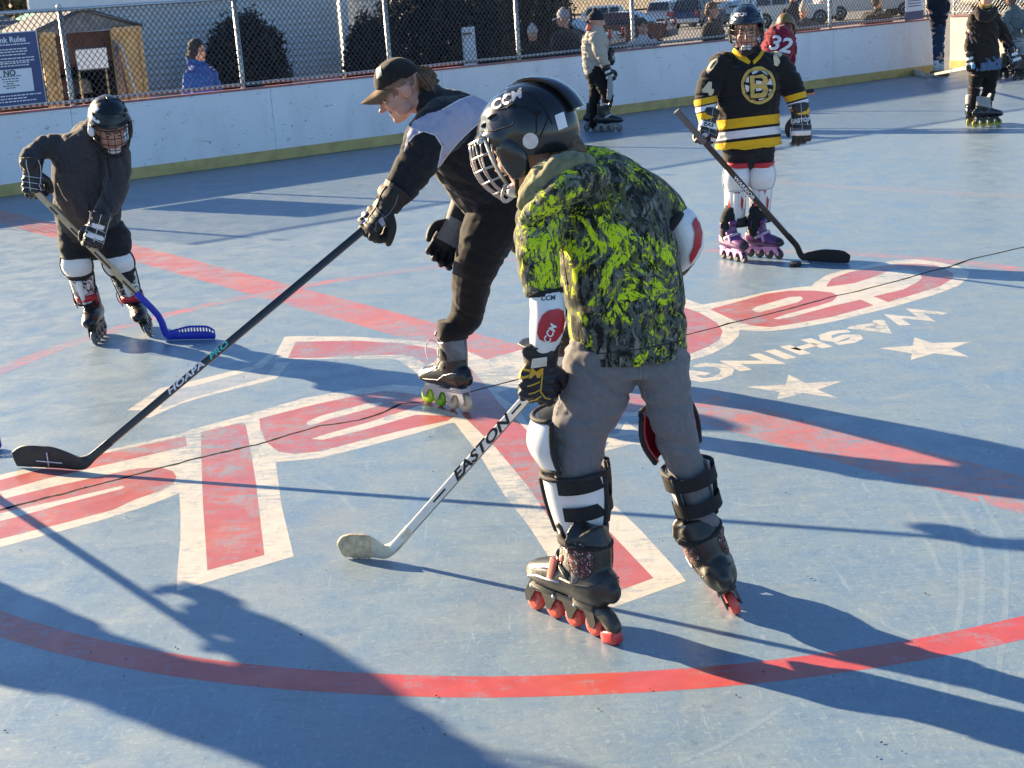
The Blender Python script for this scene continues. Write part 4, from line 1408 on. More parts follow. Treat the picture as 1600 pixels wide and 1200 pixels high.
def helmet(parent, Mx, shell, cage, wr=.0022, ridge=True, sticker=True, chin=True, hi=None):
    """Mx: x right, y forward, z up (may carry scale)"""
    R = Mx.to_3x3()
    sc = R.col[0].length
    R = Matrix([list(r) for r in R]); R = R * (1 / sc)
    def edge(az):                      # lower rim height by azimuth (0 = front)
        c = cos(az)
        return .034 if c > .55 else (.034 - (.55 - c) / .55 * .075 if c > 0 else -.041 - (-c) * .035)
    def rr(az, el):
        c, s_ = cos(az), sin(az)
        x, y, z = .105 * s_ * cos(el), (.135 if c > 0 else .142) * c * cos(el), .128 * sin(el)
        k = 1.0
        if ridge:
            if c < -.15: k += .035                                   # rear half overlaps the front half
            k += .018 * max(0, 1 - abs(s_) * 5) * (1 if el > .4 else 0)   # crown ridge
            if .35 < el < .75 and .25 < abs(s_) < .9 and c > -.1: k -= .03    # recessed vents
            if el < .36 and c > .2: k += .045                         # brow band
        return V((x * k, y * k, z * k))
    mb = MB()
    rows = []
    NA, NE = 56, 18
    for i in range(NE + 1):
        row = []
        for j in range(NA):
            az = 2 * pi * j / NA
            e0 = math.asin(max(-.95, min(.95, edge(az) / .128)))
            el = e0 + (pi / 2 - .03 - e0) * (i / NE)
            row.append(Mx @ rr(az, el))
        rows.append(row)
    cen = Mx @ V((0, 0, 0))
    mb.grid(rows, thick=lambda p: p + (cen - p).normalized() * .009, closed=True)
    mb.add([rows[-1][j] for j in range(NA)], [tuple(range(NA))])
    sh = mb.build('helmet', shell, parent, 'auto')
    me = sh.data
    tr = bvh(me)
    for sg in (-1, 1):
        mb = MB()
        mb.loft([(Mx @ V((sg * .098, .02, .0)), .03 * sc, .011 * sc), (Mx @ V((sg * .1, .012, -.04)), .04 * sc, .012 * sc), (Mx @ V((sg * .096, .012, -.085)), .03 * sc, .011 * sc)], 14, 3, ref=R.col[0])
        mb.build('ear_guard', shell, sh)
        mb = MB(); mb.tube([Mx @ V((sg * .096, .02, -.08)), Mx @ V((sg * .07, .05, -.12)), Mx @ V((0, .085, -.135))], .006 * sc, 6, 4); mb.build('chin_strap', STRAP, sh)
        mb = MB(); mb.lathe([(.008, 0), (.008, .006), (.004, .008)], frame(R.col[1] * sc, R.col[0] * sg * sc, R.col[2] * sc, Mx @ V((sg * .108, .075, .03))), 10); mb.build('screw', SIL, sh)
        for (y, z, l_) in ((.03, .085, .035), (.065, .075, .025), (-.03, .09, .03), (-.085, .05, .03)):
            h = tr.ray_cast(Mx @ V((sg * .3, y, z + .02)), (Mx @ V((0, y, z - .02)) - Mx @ V((sg * .3, y, z + .02))).normalized())
            if h[0]:
                mb = MB(); mb.ell(h[0], (.004 * sc, l_ * .5 * sc, .006 * sc), R, 10, 6); mb.build('vent', M('vent_black', (.004, .004, .005), .9), sh)
    def cp(a, t):
        z = .034 - t * .172
        bul = sin(pi * min(1, t * 1.05)) * .022
        x = (.104 - .035 * t * t) * sin(a)
        y = .045 + (.105 + bul - .028 * t ** 3) * cos(a)
        return Mx @ V((x, y, z))
    if cage:
        mb = MB()
        for a in np.linspace(-78, 78, 9): mb.tube([cp(rad(a), t) for t in np.linspace(0, 1 - .25 * (abs(a) / 78) ** 2, 8)], wr * sc, 6)
        for t in (.22, .42, .62, .82): mb.tube([cp(rad(a), t) for a in np.linspace(-78, 78, 16)], wr * sc, 6)
        mb.tube([cp(rad(a), 1 - .25 * (abs(a) / 78) ** 2) for a in np.linspace(-80, 80, 20)], wr * 1.7 * sc, 6)
        mb.tube([cp(rad(a), .0) for a in np.linspace(-80, 80, 20)], wr * 1.7 * sc, 6)
        for sg in (-1, 1): mb.tube([cp(rad(sg * 80), t) for t in np.linspace(0, .75, 6)], wr * 1.6 * sc, 6)
        mb.build('cage', cage, sh)
    if chin:
        mb = MB(); mb.ell(Mx @ V((0, .088, -.118)), (.034 * sc, .02 * sc, .02 * sc), R, 14, 8); mb.build('chin_cup', WHT, sh)
    return sh, tr, R, sc
def shin(parent, knee, ankle, front, r0, r1, s, cap, plate, trim, strapm, straps=(.3, .62), patt=None, kneer=None, thigh=.0, span=100, kl=.135):
    """knee cap and shin plate round the front of a lower leg, straps round the calf"""
    knee, ankle = V(knee), V(ankle)
    ax = (ankle - knee)
    L = ax.length
    ax.normalize()
    f = V(front)
    f = (f - ax * f.dot(ax)).normalized()
    l = ax.cross(f)
    R = frame(l, f, ax, (0, 0, 0)).to_3x3()
    kr = kneer or r0
    mb = MB()
    def kp(a, t, e):
        rr_ = kr + e + .03 * s * cos(a * .9) * sin(pi * (.15 + .7 * t))
        return knee + ax * ((t * kl - kl / 2 - thigh) * s) + (f * cos(a) + l * sin(a)) * rr_ * (.93 + .10 * sin(pi * t))
    rows = [[kp(rad(a), t, .012 * s) for a in np.linspace(-68, 68, 15)] for t in np.linspace(0, 1, 10)]
    mb.grid(rows, thick=lambda p: p + ((knee + ax * (p - knee).dot(ax)) - p).normalized() * .012 * s)
    kc = mb.build('knee_cap', cap, parent, 'auto')
    mb = MB(); mb.tube(rows[0] + [r[-1] for r in rows[1:]] + rows[-1][::-1] + [r[0] for r in rows[::-1][1:-1]], .007 * s, 7, closed=True); mb.build('binding', trim, kc)
    rows = []
    for t in np.linspace(0, 1, 14):
        rr_ = (r0 + (r1 - r0) * t) + .013 * s
        sp = span - min(40, max(12, 140 - span)) * t ** 2
        rows.append([knee + ax * (.075 * s + (L - .075 * s - .02) * t) + (f * cos(rad(a)) * (1 + .06 * sin(pi * t)) + l * sin(rad(a))) * (rr_ + .006 * s * cos(rad(a * 2.2))) for a in np.linspace(-sp, sp, 19)])
    mb = MB()
    mb.grid(rows, thick=lambda p: p + ((knee + ax * (p - knee).dot(ax)) - p).normalized() * .011 * s)
    sg = mb.build('shin_guard', patt or plate, parent, 'auto')
    mb = MB(); mb.tube(rows[0] + [r[-1] for r in rows[1:]] + rows[-1][::-1] + [r[0] for r in rows[::-1][1:-1]], .007 * s, 7, closed=True); mb.build('binding', trim, sg)
    mb = MB()
    n = len(rows)
    mid = len(rows[0]) // 2
    mb.loft([(rows[i][mid] + f * .003, .018 * s * (1 - .4 * i / n), .008 * s) for i in range(1, n - 1)], 8, 1, ref=f)
    mb.build('rib', trim if not patt else plate, sg)
    for t in straps:
        rr_ = (r0 + (r1 - r0) * t) + .017 * s
        c0 = knee + ax * (.075 * s + (L - .075 * s) * t)
        rows = [[c0 + ax * (h * s) + (f * cos(rad(a)) + l * sin(rad(a))) * rr_ for a in np.linspace(60, 300, 28)] for h in (-.019, .019)]
        mb = MB(); mb.grid(rows, thick=lambda p: p + (c0 - p).normalized() * .004); mb.build('strap', strapm, sg, 'auto')
    return kc, sg
def stick(butt, heel, toe, label, shaft, blade, s=1.0, tapem=None, gripm=None, bh=.075, lie=None, grip_len=.12, group=None, holes=False, neck=.14, thick=.008, curve=.02, tape=(0.0, 1.0)):
    butt, heel, toe = V(butt), V(heel), V(toe)
    t = thing('hockey_stick', (heel.x, heel.y, 0), label, 'hockey stick', group)
    ax = (heel - butt)
    L = ax.length
    ax.normalize()
    bd = (toe - heel)
    BL = bd.length
    bd.normalize()
    nrm = bd.cross(V((0, 0, 1))).normalized()           # blade face normal
    if nrm.dot(C - heel) < 0: nrm = -nrm
    wd = nrm.cross(ax).normalized()
    if wd.z < 0: wd = -wd
    R = frame(ax, wd, ax.cross(wd), (0, 0, 0)).to_3x3()
    mb = MB()
    LS = L - (neck - .03 if holes else .03)
    mb.box(butt + ax * LS / 2, LS, .030 * s, .020 * s, R, 0, .005 * s)
    sh = mb.build('shaft', shaft, t, 'auto')
    mb = MB()
    if gripm:
        mb.box(butt + ax * grip_len / 2, grip_len, .034 * s, .024 * s, R, 0, .006 * s)
        mb.box(butt + ax * .012, .028, .040 * s, .030 * s, R, 0, .008 * s)
        mb.build('grip_tape', gripm, t, 'auto')
    mb = MB()
    st = []
    up = V((0, 0, 1))
    st.append((heel - ax * neck, .0175 * s, .0125 * s))
    st.append((heel - ax * .05, .018 * s, .008 * s))
    pts = []
    for i in range(9):
        q = i / 8
        h = bh * (.62 + .5 * min(1, q * 2.2)) * (1 if q < .85 else 1 - (q - .85) * 2.2)
        c0 = heel + bd * (BL * q) + nrm * (curve * q * q) + up * (h / 2 + .003 - heel.z * (1 - q) - 0)
        c0.z = h / 2 + .003 + (0 if q > 0 else .01)
        pts.append((c0, h / 2, thick * (1 - .35 * q)))
    if not holes:
        mb.loft(st + pts, 12, 3, ref=nrm, sq=.8)
        mb.build('blade', blade, t)
    else:
        mb.loft(st + [(a, b, c) for a, b, c in pts[:3]], 12, 3, ref=nrm, sq=.8)
        pb = pts[2:]
        mb.loft([(a - up * b * .45, b * .55, c) for a, b, c in pb], 10, 3, ref=nrm, sq=.8)
        mb.loft([(a + up * b * .78, b * .16, c) for a, b, c in pb], 10, 3, ref=nrm, sq=.8)
        for a, b, c in [((pb[i][0] * (1 - f_) + pb[i + 1][0] * f_), pb[i][1], pb[i][2]) for i in range(len(pb) - 1) for f_ in (0, .5)] + [pb[-1]]:
            mb.loft([(a + up * b * .05, .0045, c * .9), (a + up * b * .7, .0045, c * .9)], 8, 1, ref=nrm)
        mb.build('blade', blade, t)
    if tapem:
        mb = MB()
        n0, n1 = int(tape[0] * 8), max(int(tape[0] * 8) + 1, int(tape[1] * 8))
        q_ = pts[n0:n1 + 1]
        st2 = []
        for i in range(len(q_) - 1):
            for f_ in (0, .35, .7):
                a = q_[i][0].lerp(q_[i + 1][0], f_)
                st2.append((a, q_[i][1] + (q_[i + 1][1] - q_[i][1]) * f_ + .0022 + .001 * (f_ == .35), q_[i][2] + .0022 + .001 * (f_ == .35)))
        st2.append((q_[-1][0], q_[-1][1] + .002, q_[-1][2] + .002))
        mb.loft(st2, 12, 1, ref=nrm, sq=.8); mb.build('blade_tape', tapem, t)
    return t, R, nrm, ax, wd, sh
# ---------------------------------------------------------------- cloth materials
def add_folds(m, sc=7.5, dist=.03, strength=.55):
    """soft creases in the cloth, as a second bump"""
    n, l = m.node_tree.nodes, m.node_tree.links
    b = n['Principled BSDF']
    tc = n.new('ShaderNodeTexCoord')
    mp = n.new('ShaderNodeMapping'); mp.inputs['Scale'].default_value = (.75, 1, 1.5); mp.inputs['Rotation'].default_value = (.3, .5, .2)
    l.new(tc.outputs['Object'], mp.inputs['Vector'])
    q = n.new('ShaderNodeTexNoise'); q.noise_type = 'RIDGED_MULTIFRACTAL'; q.normalize = False
    q.inputs['Scale'].default_value = sc; q.inputs['Detail'].default_value = 2; q.inputs['Distortion'].default_value = .7; q.inputs['Roughness'].default_value = .4
    l.new(mp.outputs[0], q.inputs['Vector'])
    bp = n.new('ShaderNodeBump'); bp.inputs['Strength'].default_value = strength; bp.inputs['Distance'].default_value = dist
    l.new(q.outputs['Fac'], bp.inputs['Height'])
    old = b.inputs['Normal'].links
    if old: l.new(old[0].from_socket, bp.inputs['Normal'])
    l.new(bp.outputs[0], b.inputs['Normal'])
    return m
def cloth(name, col, var=.18, scale=60, bump=.35, bscale=420, rough=.9, sheen=.15, col2=None, bdist=.0015, folds=7.5):
    if name in MATS: return MATS[name]
    m = M(name, col, rough, var, scale, bump, bscale, sheen=sheen, spec=.2, col2=col2, bdist=bdist)
    return add_folds(m, folds) if folds else m
def camo():
    m = bpy.data.materials.new('neon_camo')
    m.use_nodes = True
    n, l = m.node_tree.nodes, m.node_tree.links
    b = n['Principled BSDF']
    b.inputs['Roughness'].default_value = .85
    b.inputs['Specular IOR Level'].default_value = .2
    b.inputs['Sheen Weight'].default_value = .1
    tc = n.new('ShaderNodeTexCoord')
    def nz(sc, det=5, dist=0., off=(0, 0, 0), rough=.6):
        mp = n.new('ShaderNodeMapping'); mp.inputs['Location'].default_value = off
        l.new(tc.outputs['Object'], mp.inputs['Vector'])
        q = n.new('ShaderNodeTexNoise')
        q.inputs['Scale'].default_value = sc; q.inputs['Detail'].default_value = det; q.inputs['Distortion'].default_value = dist; q.inputs['Roughness'].default_value = rough
        l.new(mp.outputs[0], q.inputs['Vector'])
        return q.outputs['Fac']
    def rng(s, a, b_, c=0, d=1):
        q = n.new('ShaderNodeMapRange')
        for i, x in enumerate((a, b_, c, d)): q.inputs[i + 1].default_value = x
        l.new(s, q.inputs[0]); return q.outputs[0]
    def mix(f, a, b_):
        q = n.new('ShaderNodeMix'); q.data_type = 'RGBA'
        for k, x in ((0, f), (6, a), (7, b_)):
            if isinstance(x, (tuple, list)): q.inputs[k].default_value = (*x, 1)
            else: l.new(x, q.inputs[k])
        return q.outputs[2]
    def mul(a, b_):
        q = n.new('ShaderNodeMath'); q.operation = 'MULTIPLY'; l.new(a, q.inputs[0]); l.new(b_, q.inputs[1]); return q.outputs[0]
    def strokes(sx, sy, sz, det, dist, off):
        mp = n.new('ShaderNodeMapping'); mp.inputs['Location'].default_value = off; mp.inputs['Scale'].default_value = (sx, sy, sz); mp.inputs['Rotation'].default_value = (.25, .1, .3)
        l.new(tc.outputs['Object'], mp.inputs['Vector'])
        q = n.new('ShaderNodeTexNoise'); q.inputs['Scale'].default_value = 1; q.inputs['Detail'].default_value = det; q.inputs['Distortion'].default_value = dist; q.inputs['Roughness'].default_value = .62
        l.new(mp.outputs[0], q.inputs['Vector'])
        return q.outputs['Fac']
    # torn dark and grey leaves
    c = mix(rng(strokes(24, 24, 11, 6, 1.6, (0, 0, 0)), .44, .56), (.012, .014, .013), (.10, .107, .098))
    c = mix(rng(strokes(15, 15, 9, 7, 2.2, (5, 2, 1)), .55, .6), c, (.20, .205, .175))
    c = mix(rng(strokes(9, 9, 6, 6, 1.2, (2, 8, 1)), .55, .64, 0, .8), c, (.10, .115, .045))
    c = mix(rng(strokes(34, 34, 16, 6, 2.6, (1, 3, 9)), .56, .6), c, (.006, .007, .006))
    # neon splashes, thicker low down and in a few patches
    low = nz(2.6, 2, .4, (.7, 2.1, .3))
    big = nz(8, 6, 1.4, (1.3, .4, 2.2), .7)
    sm = n.new('ShaderNodeMath'); sm.operation = 'MULTIPLY_ADD'; sm.inputs[1].default_value = .55
    l.new(low, sm.inputs[0]); l.new(big, sm.inputs[2])
    blob = rng(sm.outputs[0], .815, .84)
    tear = rng(strokes(38, 38, 15, 8, 2.6, (4, 4, 2)), .46, .5)
    halo = rng(sm.outputs[0], .73, .79)
    tear2 = rng(strokes(40, 40, 17, 6, 2.0, (8, 1, 2)), .55, .59)
    c = mix(mul(halo, tear2), c, (.32, .33, .03))
    c = mix(mul(blob, tear), c, (.58, .72, .016))
    l.new(c, b.inputs['Base Color'])
    nb = n.new('ShaderNodeTexNoise'); nb.inputs['Scale'].default_value = 300
    l.new(tc.outputs['Object'], nb.inputs['Vector'])
    bp = n.new('ShaderNodeBump'); bp.inputs['Strength'].default_value = .25; bp.inputs['Distance'].default_value = .0015
    l.new(nb.outputs['Fac'], bp.inputs['Height']); l.new(bp.outputs[0], b.inputs['Normal'])
    return m
CAMO = add_folds(camo(), 5.5, .022, .45)
OLIVE = cloth('olive_lining', (.2, .19, .11))
CHAR = cloth('charcoal_trousers', (.165, .158, .17), .1)
def ctext(who, name, s, u, v, dy, size, ang, mat, parent, tree, shear=0, bold=.0, sx=1, off=.0015):
    Mx = facing(u, v, who.Y0 + dy, ang)
    d = (Mx.translation - C).normalized()
    return text(name, s, size, mat, parent, Mx, tree, d, off, shear, bold, sx=sx)

# ---------------------------------------------------------------- the near skater in the neon hoodie
K = Who('child skater seen from behind in neon green and black hoodie and black cage helmet', 4.05, (.45, 4.05, 0))
hd = orient((-.86, .40, -.34), (-.28, .10, .95), K.p(826, 226, .16), .98)
tors = K.st((984, 562, .02, 91, 66), (980, 500, .03, 93, 70), (972, 440, .05, 95, 74), (960, 382, .08, 95, 74), (942, 332, .11, 93, 70), (918, 292, .13, 80, 58), (893, 265, .15, 50, 40), (878, 252, .16, 36, 32))
slL = K.st((868, 312, .08, 44, 42), (846, 345, .03, 42, 40), (841, 400, -.03, 36, 36), (846, 458, -.05, 29, 30))
arL = K.st((868, 312, .08, 40), (841, 400, -.02, 30), (852, 500, -.04, 22), (846, 560, -.04, 19))
slR = K.st((985, 310, .1, 52, 48), (1020, 322, .13, 44, 42), (1046, 343, .15, 34, 34), (1062, 368, .17, 27, 28))
arR = K.st((985, 310, .1, 44), (1046, 343, .15, 28), (1070, 378, .17, 22), (1030, 430, .28, 20), (960, 500, .30, 18), (905, 540, .26, 17))
lgL = K.st((940, 560, .02, 63, 58), (928, 615, .03, 55, 54), (908, 660, .03, 50, 52), (903, 700, .02, 43, 45), (905, 745, .02, 39, 41), (912, 795, .02, 36, 38), (922, 835, .03, 31, 33), (927, 862, .03, 29, 31))
lgR = K.st((1034, 560, .02, 46, 56), (1042, 620, .01, 38, 46), (1056, 675, .01, 35, 41), (1072, 728, .02, 28, 33), (1090, 782, .02, 25, 29), (1101, 826, .02, 24, 26), (1106, 850, .02, 23, 25))
KH1 = (-.166, .2165)
o1 = (G(839, 952) + G(931, 993)) / 2
fh = V((-.10, 1, 0)).normalized()
o2 = G(1152, 958) + fh * .135
lgL = into_boot(lgL, skate_axis(o1, KH1, (.03, .06, 1), 1.22, (.33, .24, .15), .031, -.034), .056)
lgR = into_boot(lgR, skate_axis(o2, fh, (-.36, 0, .93), 1.2, (.33, .24, .15), .031, -.034), .05)
body(K, [tors[1:], arL, arR, lgL, lgR], hd, .008, shr=.8)
def hoodfold(mb):
    for st in (K.st((828, 330, -.02, 15, 14), (845, 312, -.04, 22, 22), (872, 292, -.05, 27, 26), (905, 276, -.03, 25, 26), (930, 268, .03, 16, 22)),): mb.loft(st, 16, 4)
trunkmask = None
hood_o = garment(K, 'hoodie', [tors, slL, slR], [CAMO], .0062, 3, (.0052, 5.0, 3), (.25, .2, 1), caps=['fr', 'rf', 'rf'])
ht = bvh(hood_o.data)
garment(K, 'hood', [K.st((820, 340, -.01, 11, 20), (842, 322, -.05, 21, 27), (872, 303, -.06, 27, 31), (906, 285, -.05, 28, 31), (930, 274, .01, 20, 28), (940, 282, .08, 11, 20))], [CAMO], .0055, 2, (.006, 9, 7), (.6, 0, -.4))
garment(K, 'collar', [K.st((820, 316, .0, 14, 22), (836, 294, -.02, 23, 31), (862, 274, -.02, 28, 35), (892, 260, -.01, 25, 33), (914, 254, .04, 13, 23))], [OLIVE], .0055, 2, (.006, 14, 9), (.6, 0, -.4))
seam('hem_seam', ht, [(896, 548), (930, 553), (985, 548), (1040, 538), (1074, 530)], .0016, BLKM, hood_o, 6)
seam('sleeve_seam', ht, [(868, 300), (874, 350), (880, 400), (888, 455)], .0014, BLKM, hood_o, 6)
seam('sleeve_seam', ht, [(985, 285), (1004, 310), (1016, 345), (1030, 380)], .0014, BLKM, hood_o, 6)
garment(K, 'trousers', [K.st((986, 520, .03, 72, 52), (988, 584, .02, 76, 56)), lgL, lgR], [CHAR], .0062, 4, (.008, 6, 21), (.4, 0, .9), caps=['rf', 'rf', 'rf'])
tt = bvh(bpy.data.objects['trousers'].data)
SEA = cloth('trouser_seam', (.24, .23, .24), .05, folds=0)
for pts in ([(884, 590), (876, 620), (868, 655)], [(1004, 600), (1012, 640), (1030, 690), (1052, 735)], [(1000, 560), (1001, 582), (1000, 596)]): seam('seam', tt, pts, .0014, SEA, bpy.data.objects['trousers'], 6)
# undersleeve and elbow pads
TANC = cloth('camo_undersleeve', (.055, .045, .03), .5, 30, col2=(.16, .14, .09))
garment(K, 'undersleeve', [K.st((850, 470, -.045, 22, 23), (852, 530, -.045, 22, 22), (846, 556, -.04, 24, 22), (842, 568, -.04, 22, 20))], [TANC], .005, 2, (.006, 22, 31), (0, 0, 1), caps='fr')
garment(K, 'undersleeve', [K.st((1058, 362, .17, 20, 22), (1072, 395, .19, 20, 20), (1030, 440, .28, 19, 19), (960, 505, .30, 18, 18), (915, 537, .27, 18, 18))], [TANC], .006, 2, (.006, 22, 33), (0, 0, 1))
def elbow(sts, redc, redr, txt=None):
    mb = MB(); mb.loft(sts, 20, 4, caps='fr')
    me = remesh(mb, .004, 2, .5)
    o = put('elbow_pad', me, [WHT], K.o, True)
    tr = bvh(me)
    patch('red_panel', tr, redc, REDP, o, .004, 2.5)
    return o, tr
ep, et = elbow(K.st((853, 459, -.06, 27, 29), (856, 485, -.07, 28, 30), (854, 515, -.07, 27, 30), (849, 538, -.06, 22, 26)), [(848, 492), (857, 485), (872, 482), (879, 486), (881, 500), (878, 518), (868, 532), (856, 535), (844, 530), (840, 520), (842, 506)], 0)
ctext(K, 'lettering', 'CCM', 859, 521, -.12, .024, 68, WHT, ep, et, .2, .0006, off=.006)
ctext(K, 'lettering', 'CCM', 856, 466, -.12, .018, 4, BLK, ep, et, .2, .0004, off=.002)
mb = MB(); mb.loft(K.st((850, 452, -.055, 30, 31), (851, 461, -.057, 30, 31)), 20, 1, caps='ff'); mb.build('strap', STRAP, ep)
ep2, et2 = elbow(K.st((1050, 338, .15, 24, 30), (1066, 354, .14, 29, 34), (1074, 384, .14, 25, 32), (1064, 408, .16, 15, 24)), [(1086, 340), (1092, 350), (1096, 364), (1094, 384), (1086, 400), (1078, 412), (1077, 400), (1083, 384), (1085, 364), (1081, 350)], 0)
mb = MB(); mb.loft(K.st((1040, 344, .13, 30, 36), (1050, 352, .13, 31, 36)), 20, 1, caps='ff'); mb.loft(K.st((1050, 372, .12, 15, 18), (1058, 398, .14, 12, 16)), 14, 2); mb.build('strap', STRAP, ep2)
# helmet
hs, htr, hR, hsc = helmet(K.o, orient((-.86, .40, -.34), (-.28, .10, .95), K.p(822, 212, .16), 1.1), BLK, CHROME, .0026)
ctext(K, 'lettering', 'CCM', 790, 157, -.05, .034, 24, SIL, hs, htr, .3, .0012, 1.25)
patch('sticker', htr, [(829 + 12 * cos(t), 220 + 12.5 * sin(t)) for t in np.linspace(0, 2 * pi, 22)[:-1]], M('sticker_pale', (.62, .5, .48), .4, .25, 90, col2=(.72, .7, .7)), hs, .003, 4)
patch('label', htr, [(866, 181), (880, 175), (886, 198), (872, 204)], M('label_white', (.75, .75, .76), .5), hs, .003, 4)
for pts in ([(742, 206), (770, 205), (800, 196), (803, 190)], [(775, 172), (800, 167), (822, 168), (838, 180), (838, 205), (834, 216)], [(858, 180), (850, 200), (842, 218)], [(810, 140), (830, 148), (850, 168), (866, 200)]):
    seam('shell_groove', htr, pts, .0022, M('vent_black', (.004, .004, .005), .9), hs, 5)
HM = orient((-.86, .40, -.34), (-.28, .10, .95), K.p(822, 212, .16), 1.1)
rows = []
for i in range(11):
    el = .1 + (pi / 2 - .12) * i / 10
    rows.append([HM @ V((.018 + .112 * cos(el) * sin(az), -.028 + .142 * cos(el) * cos(az), .0 + .139 * sin(el))) for az in np.linspace(rad(35), rad(200), 26)])
mb = MB(); mb.grid(rows, thick=lambda p: p + (HM @ V((.018, -.028, 0)) - p).normalized() * .008); mb.build('rear_shell', BLK, hs, 'auto')
mb = MB(); mb.loft([(hd @ V((.0, -.09, -.03)), .05, .03), (hd @ V((-.02, -.125, -.06)), .045, .026), (hd @ V((-.01, -.14, -.085)), .03, .016)], 12, 3); mb.build('hair', HAIR, K.o)
# gloves and stick
NAVYG = M('glove_navy', (.008, .009, .016), .5, .25, 30, .2, 200)
hl = G(601, 878); hl.z = .02
butt = P(958, 470, 4.05 + .22)
KE, KR, Kn, Kax, Kwd, Ksh = stick(butt, P(606, 866, G(606, 876).y), G(541, 872) + V((0, .03, 0)), 'white and black wooden-blade stick with black lettering held by the child in the neon hoodie', M('shaft_white', (.72, .71, .68), .3, .1, 20), M('blade_cream', (.6, .55, .43), .5, .2, 25), 1.05, M('tape_tan', (.5, .42, .28), .8, .3, 50, .4, 250), BLKM, .075, tape=(.45, 1.0), curve=.03)
KM = M('shaft_black', (.015, .015, .016), .35)
Ksh.data.materials.append(KM)
for pl in Ksh.data.polygons:
    if pl.normal.dot(Kwd) < -.4: pl.material_index = 1
def onstick(nm, s, P0, P1, Y, size, mat, R, nrm, par, ax, wd, half, sx=1.0, shear=.25, bold=.001):
    """lettering along a shaft, read upward; P0, P1 image points of its ends"""
    a = P((P0[0] + P1[0]) / 2, (P0[1] + P1[1]) / 2, Y)
    return a
def stick_text(nm, s, butt, ax, wd, par, dist, size, mat, half, sx=1.0, shear=.2, bold=.001):
    n = (-ax).cross(wd)
    x = -ax if (-ax).dot(RT) > 0 else ax
    y = wd if x.cross(wd).dot(C - butt) > 0 else -wd
    z = x.cross(y)
    return text(nm, s, size, mat, par, frame(x, y, z, butt + ax * dist + z * half), bold=bold, shear=shear, sx=sx)
def along(butt, ax, u, v):
    """distance along the stick whose image is nearest to the pixel"""
    return min((abs(proj(butt + ax * d)[0] - u) + abs(proj(butt + ax * d)[1] - v), d) for d in np.linspace(0, 1.6, 320))[1]
dT = along(butt, Kax, 752, 700)
stick_text('lettering', 'EASTON', butt, Kax, Kwd, KE, dT, .042, KM, .0117, 1.9, .3, .0012)
for d_, l_ in ((dT - .2, .05), (dT + .24, .07)):
    mb = MB(); mb.box(butt + Kax * d_ + Kn * .0108, l_, .006, .001, KR); mb.build('shaft_stripe', KM, KE, False)
W_ = K.p(845, 566, -.045)
Kk = K.p(838, 622, -.03)
gl, gm, gf = glove(K.o, W_, Kk, (C - W_) + V((-.6, 0, .1)), 1.12, NAVYG, None, None, (60, 85, 50), 1, cuffdir=V((.05, -.05, 1)), cuff=.05, voxel=.0045)
gt = bvh(gm)
ctext(K, 'lettering', 'CM', 826, 584, -.12, .035, 3, GOLD, gl, gt, .3, .0014, 1.3, .003)
patch('cuff_tag', gt, [(832, 560), (855, 557), (854, 571), (830, 575)], M('tag_white', (.62, .6, .52), .7), gl, .003, 3)
for pts in ([(848, 575), (847, 592), (845, 612), (852, 622), (862, 624)], [(824, 604), (836, 600), (846, 595)], [(826, 616), (836, 613), (846, 608)], [(829, 626), (838, 624), (848, 618)]):
    seam('gold_piping', gt, pts, .0022, GOLD, gl, 5, .001)
Wb = K.p(918, 536, .26)
glove(K.o, Wb, K.p(900, 520, .24), V((.2, 1, .3)), 1.1, NAVYG, None, None, (60, 85, 50), -1, voxel=.007, cuff=.05)
# shin guards
GLOSS = M('pad_white', (.74, .73, .72), .22, .05, 10, .05, 25, coat=.3)
kL, aL = K.p(893, 690, .02), K.p(918, 838, .03)
shin(K.o, kL, aL, (-.9, .15, .1), .082, .062, 1.15, GLOSS, GLOSS, BLKM, STRAP, (.1, .5), kneer=.078, thigh=.015, span=148)
kR, aR = K.p(1062, 690, .01), K.p(1100, 822, .02)
sR = shin(K.o, kR, aR, (-.45, .9, .1), .063, .047, 1.1, REDP, GLOSS, BLKM, STRAP, (.14, .58), kneer=.072, thigh=.03, span=112)
# skates
GUN = M('boot_gunmetal', (.026, .025, .023), .38, .3, 16, .12, 60, coat=.05)
GUNF = M('frame_gunmetal', (.075, .07, .06), .35, .25, 14, metal=.3)
CORAL = M('wheel_coral', (.75, .1, .07), .35, .08, 12)
CORALD = M('wheel_hub_red', (.5, .04, .035), .4)
SALM = M('buckle_salmon', (.62, .2, .15), .35, .12, 12)
def speck():
    m = M('skate_mesh', (.03, .015, .017), .7, .2, 60)
    n, l = m.node_tree.nodes, m.node_tree.links
    b = n['Principled BSDF']
    tc = n.new('ShaderNodeTexCoord'); v = n.new('ShaderNodeTexVoronoi'); v.distance = 'CHEBYCHEV'; v.inputs['Scale'].default_value = 260
    l.new(tc.outputs['Object'], v.inputs['Vector'])
    r = n.new('ShaderNodeValToRGB'); r.color_ramp.interpolation = 'CONSTANT'
    for i, (p_, c_) in enumerate(((0, (.02, .014, .014)), (.5, (.2, .03, .04)), (.72, (.45, .38, .38)), (.85, (.03, .02, .02)))):
        e_ = r.color_ramp.elements[i] if i < 2 else r.color_ramp.elements.new(p_)
        e_.position = p_; e_.color = (*c_, 1)
    sx_ = n.new('ShaderNodeSeparateColor'); l.new(v.outputs['Color'], sx_.inputs[0]); l.new(sx_.outputs[0], r.inputs[0]); l.new(r.outputs[0], b.inputs['Base Color'])
    return m
SPK = speck()
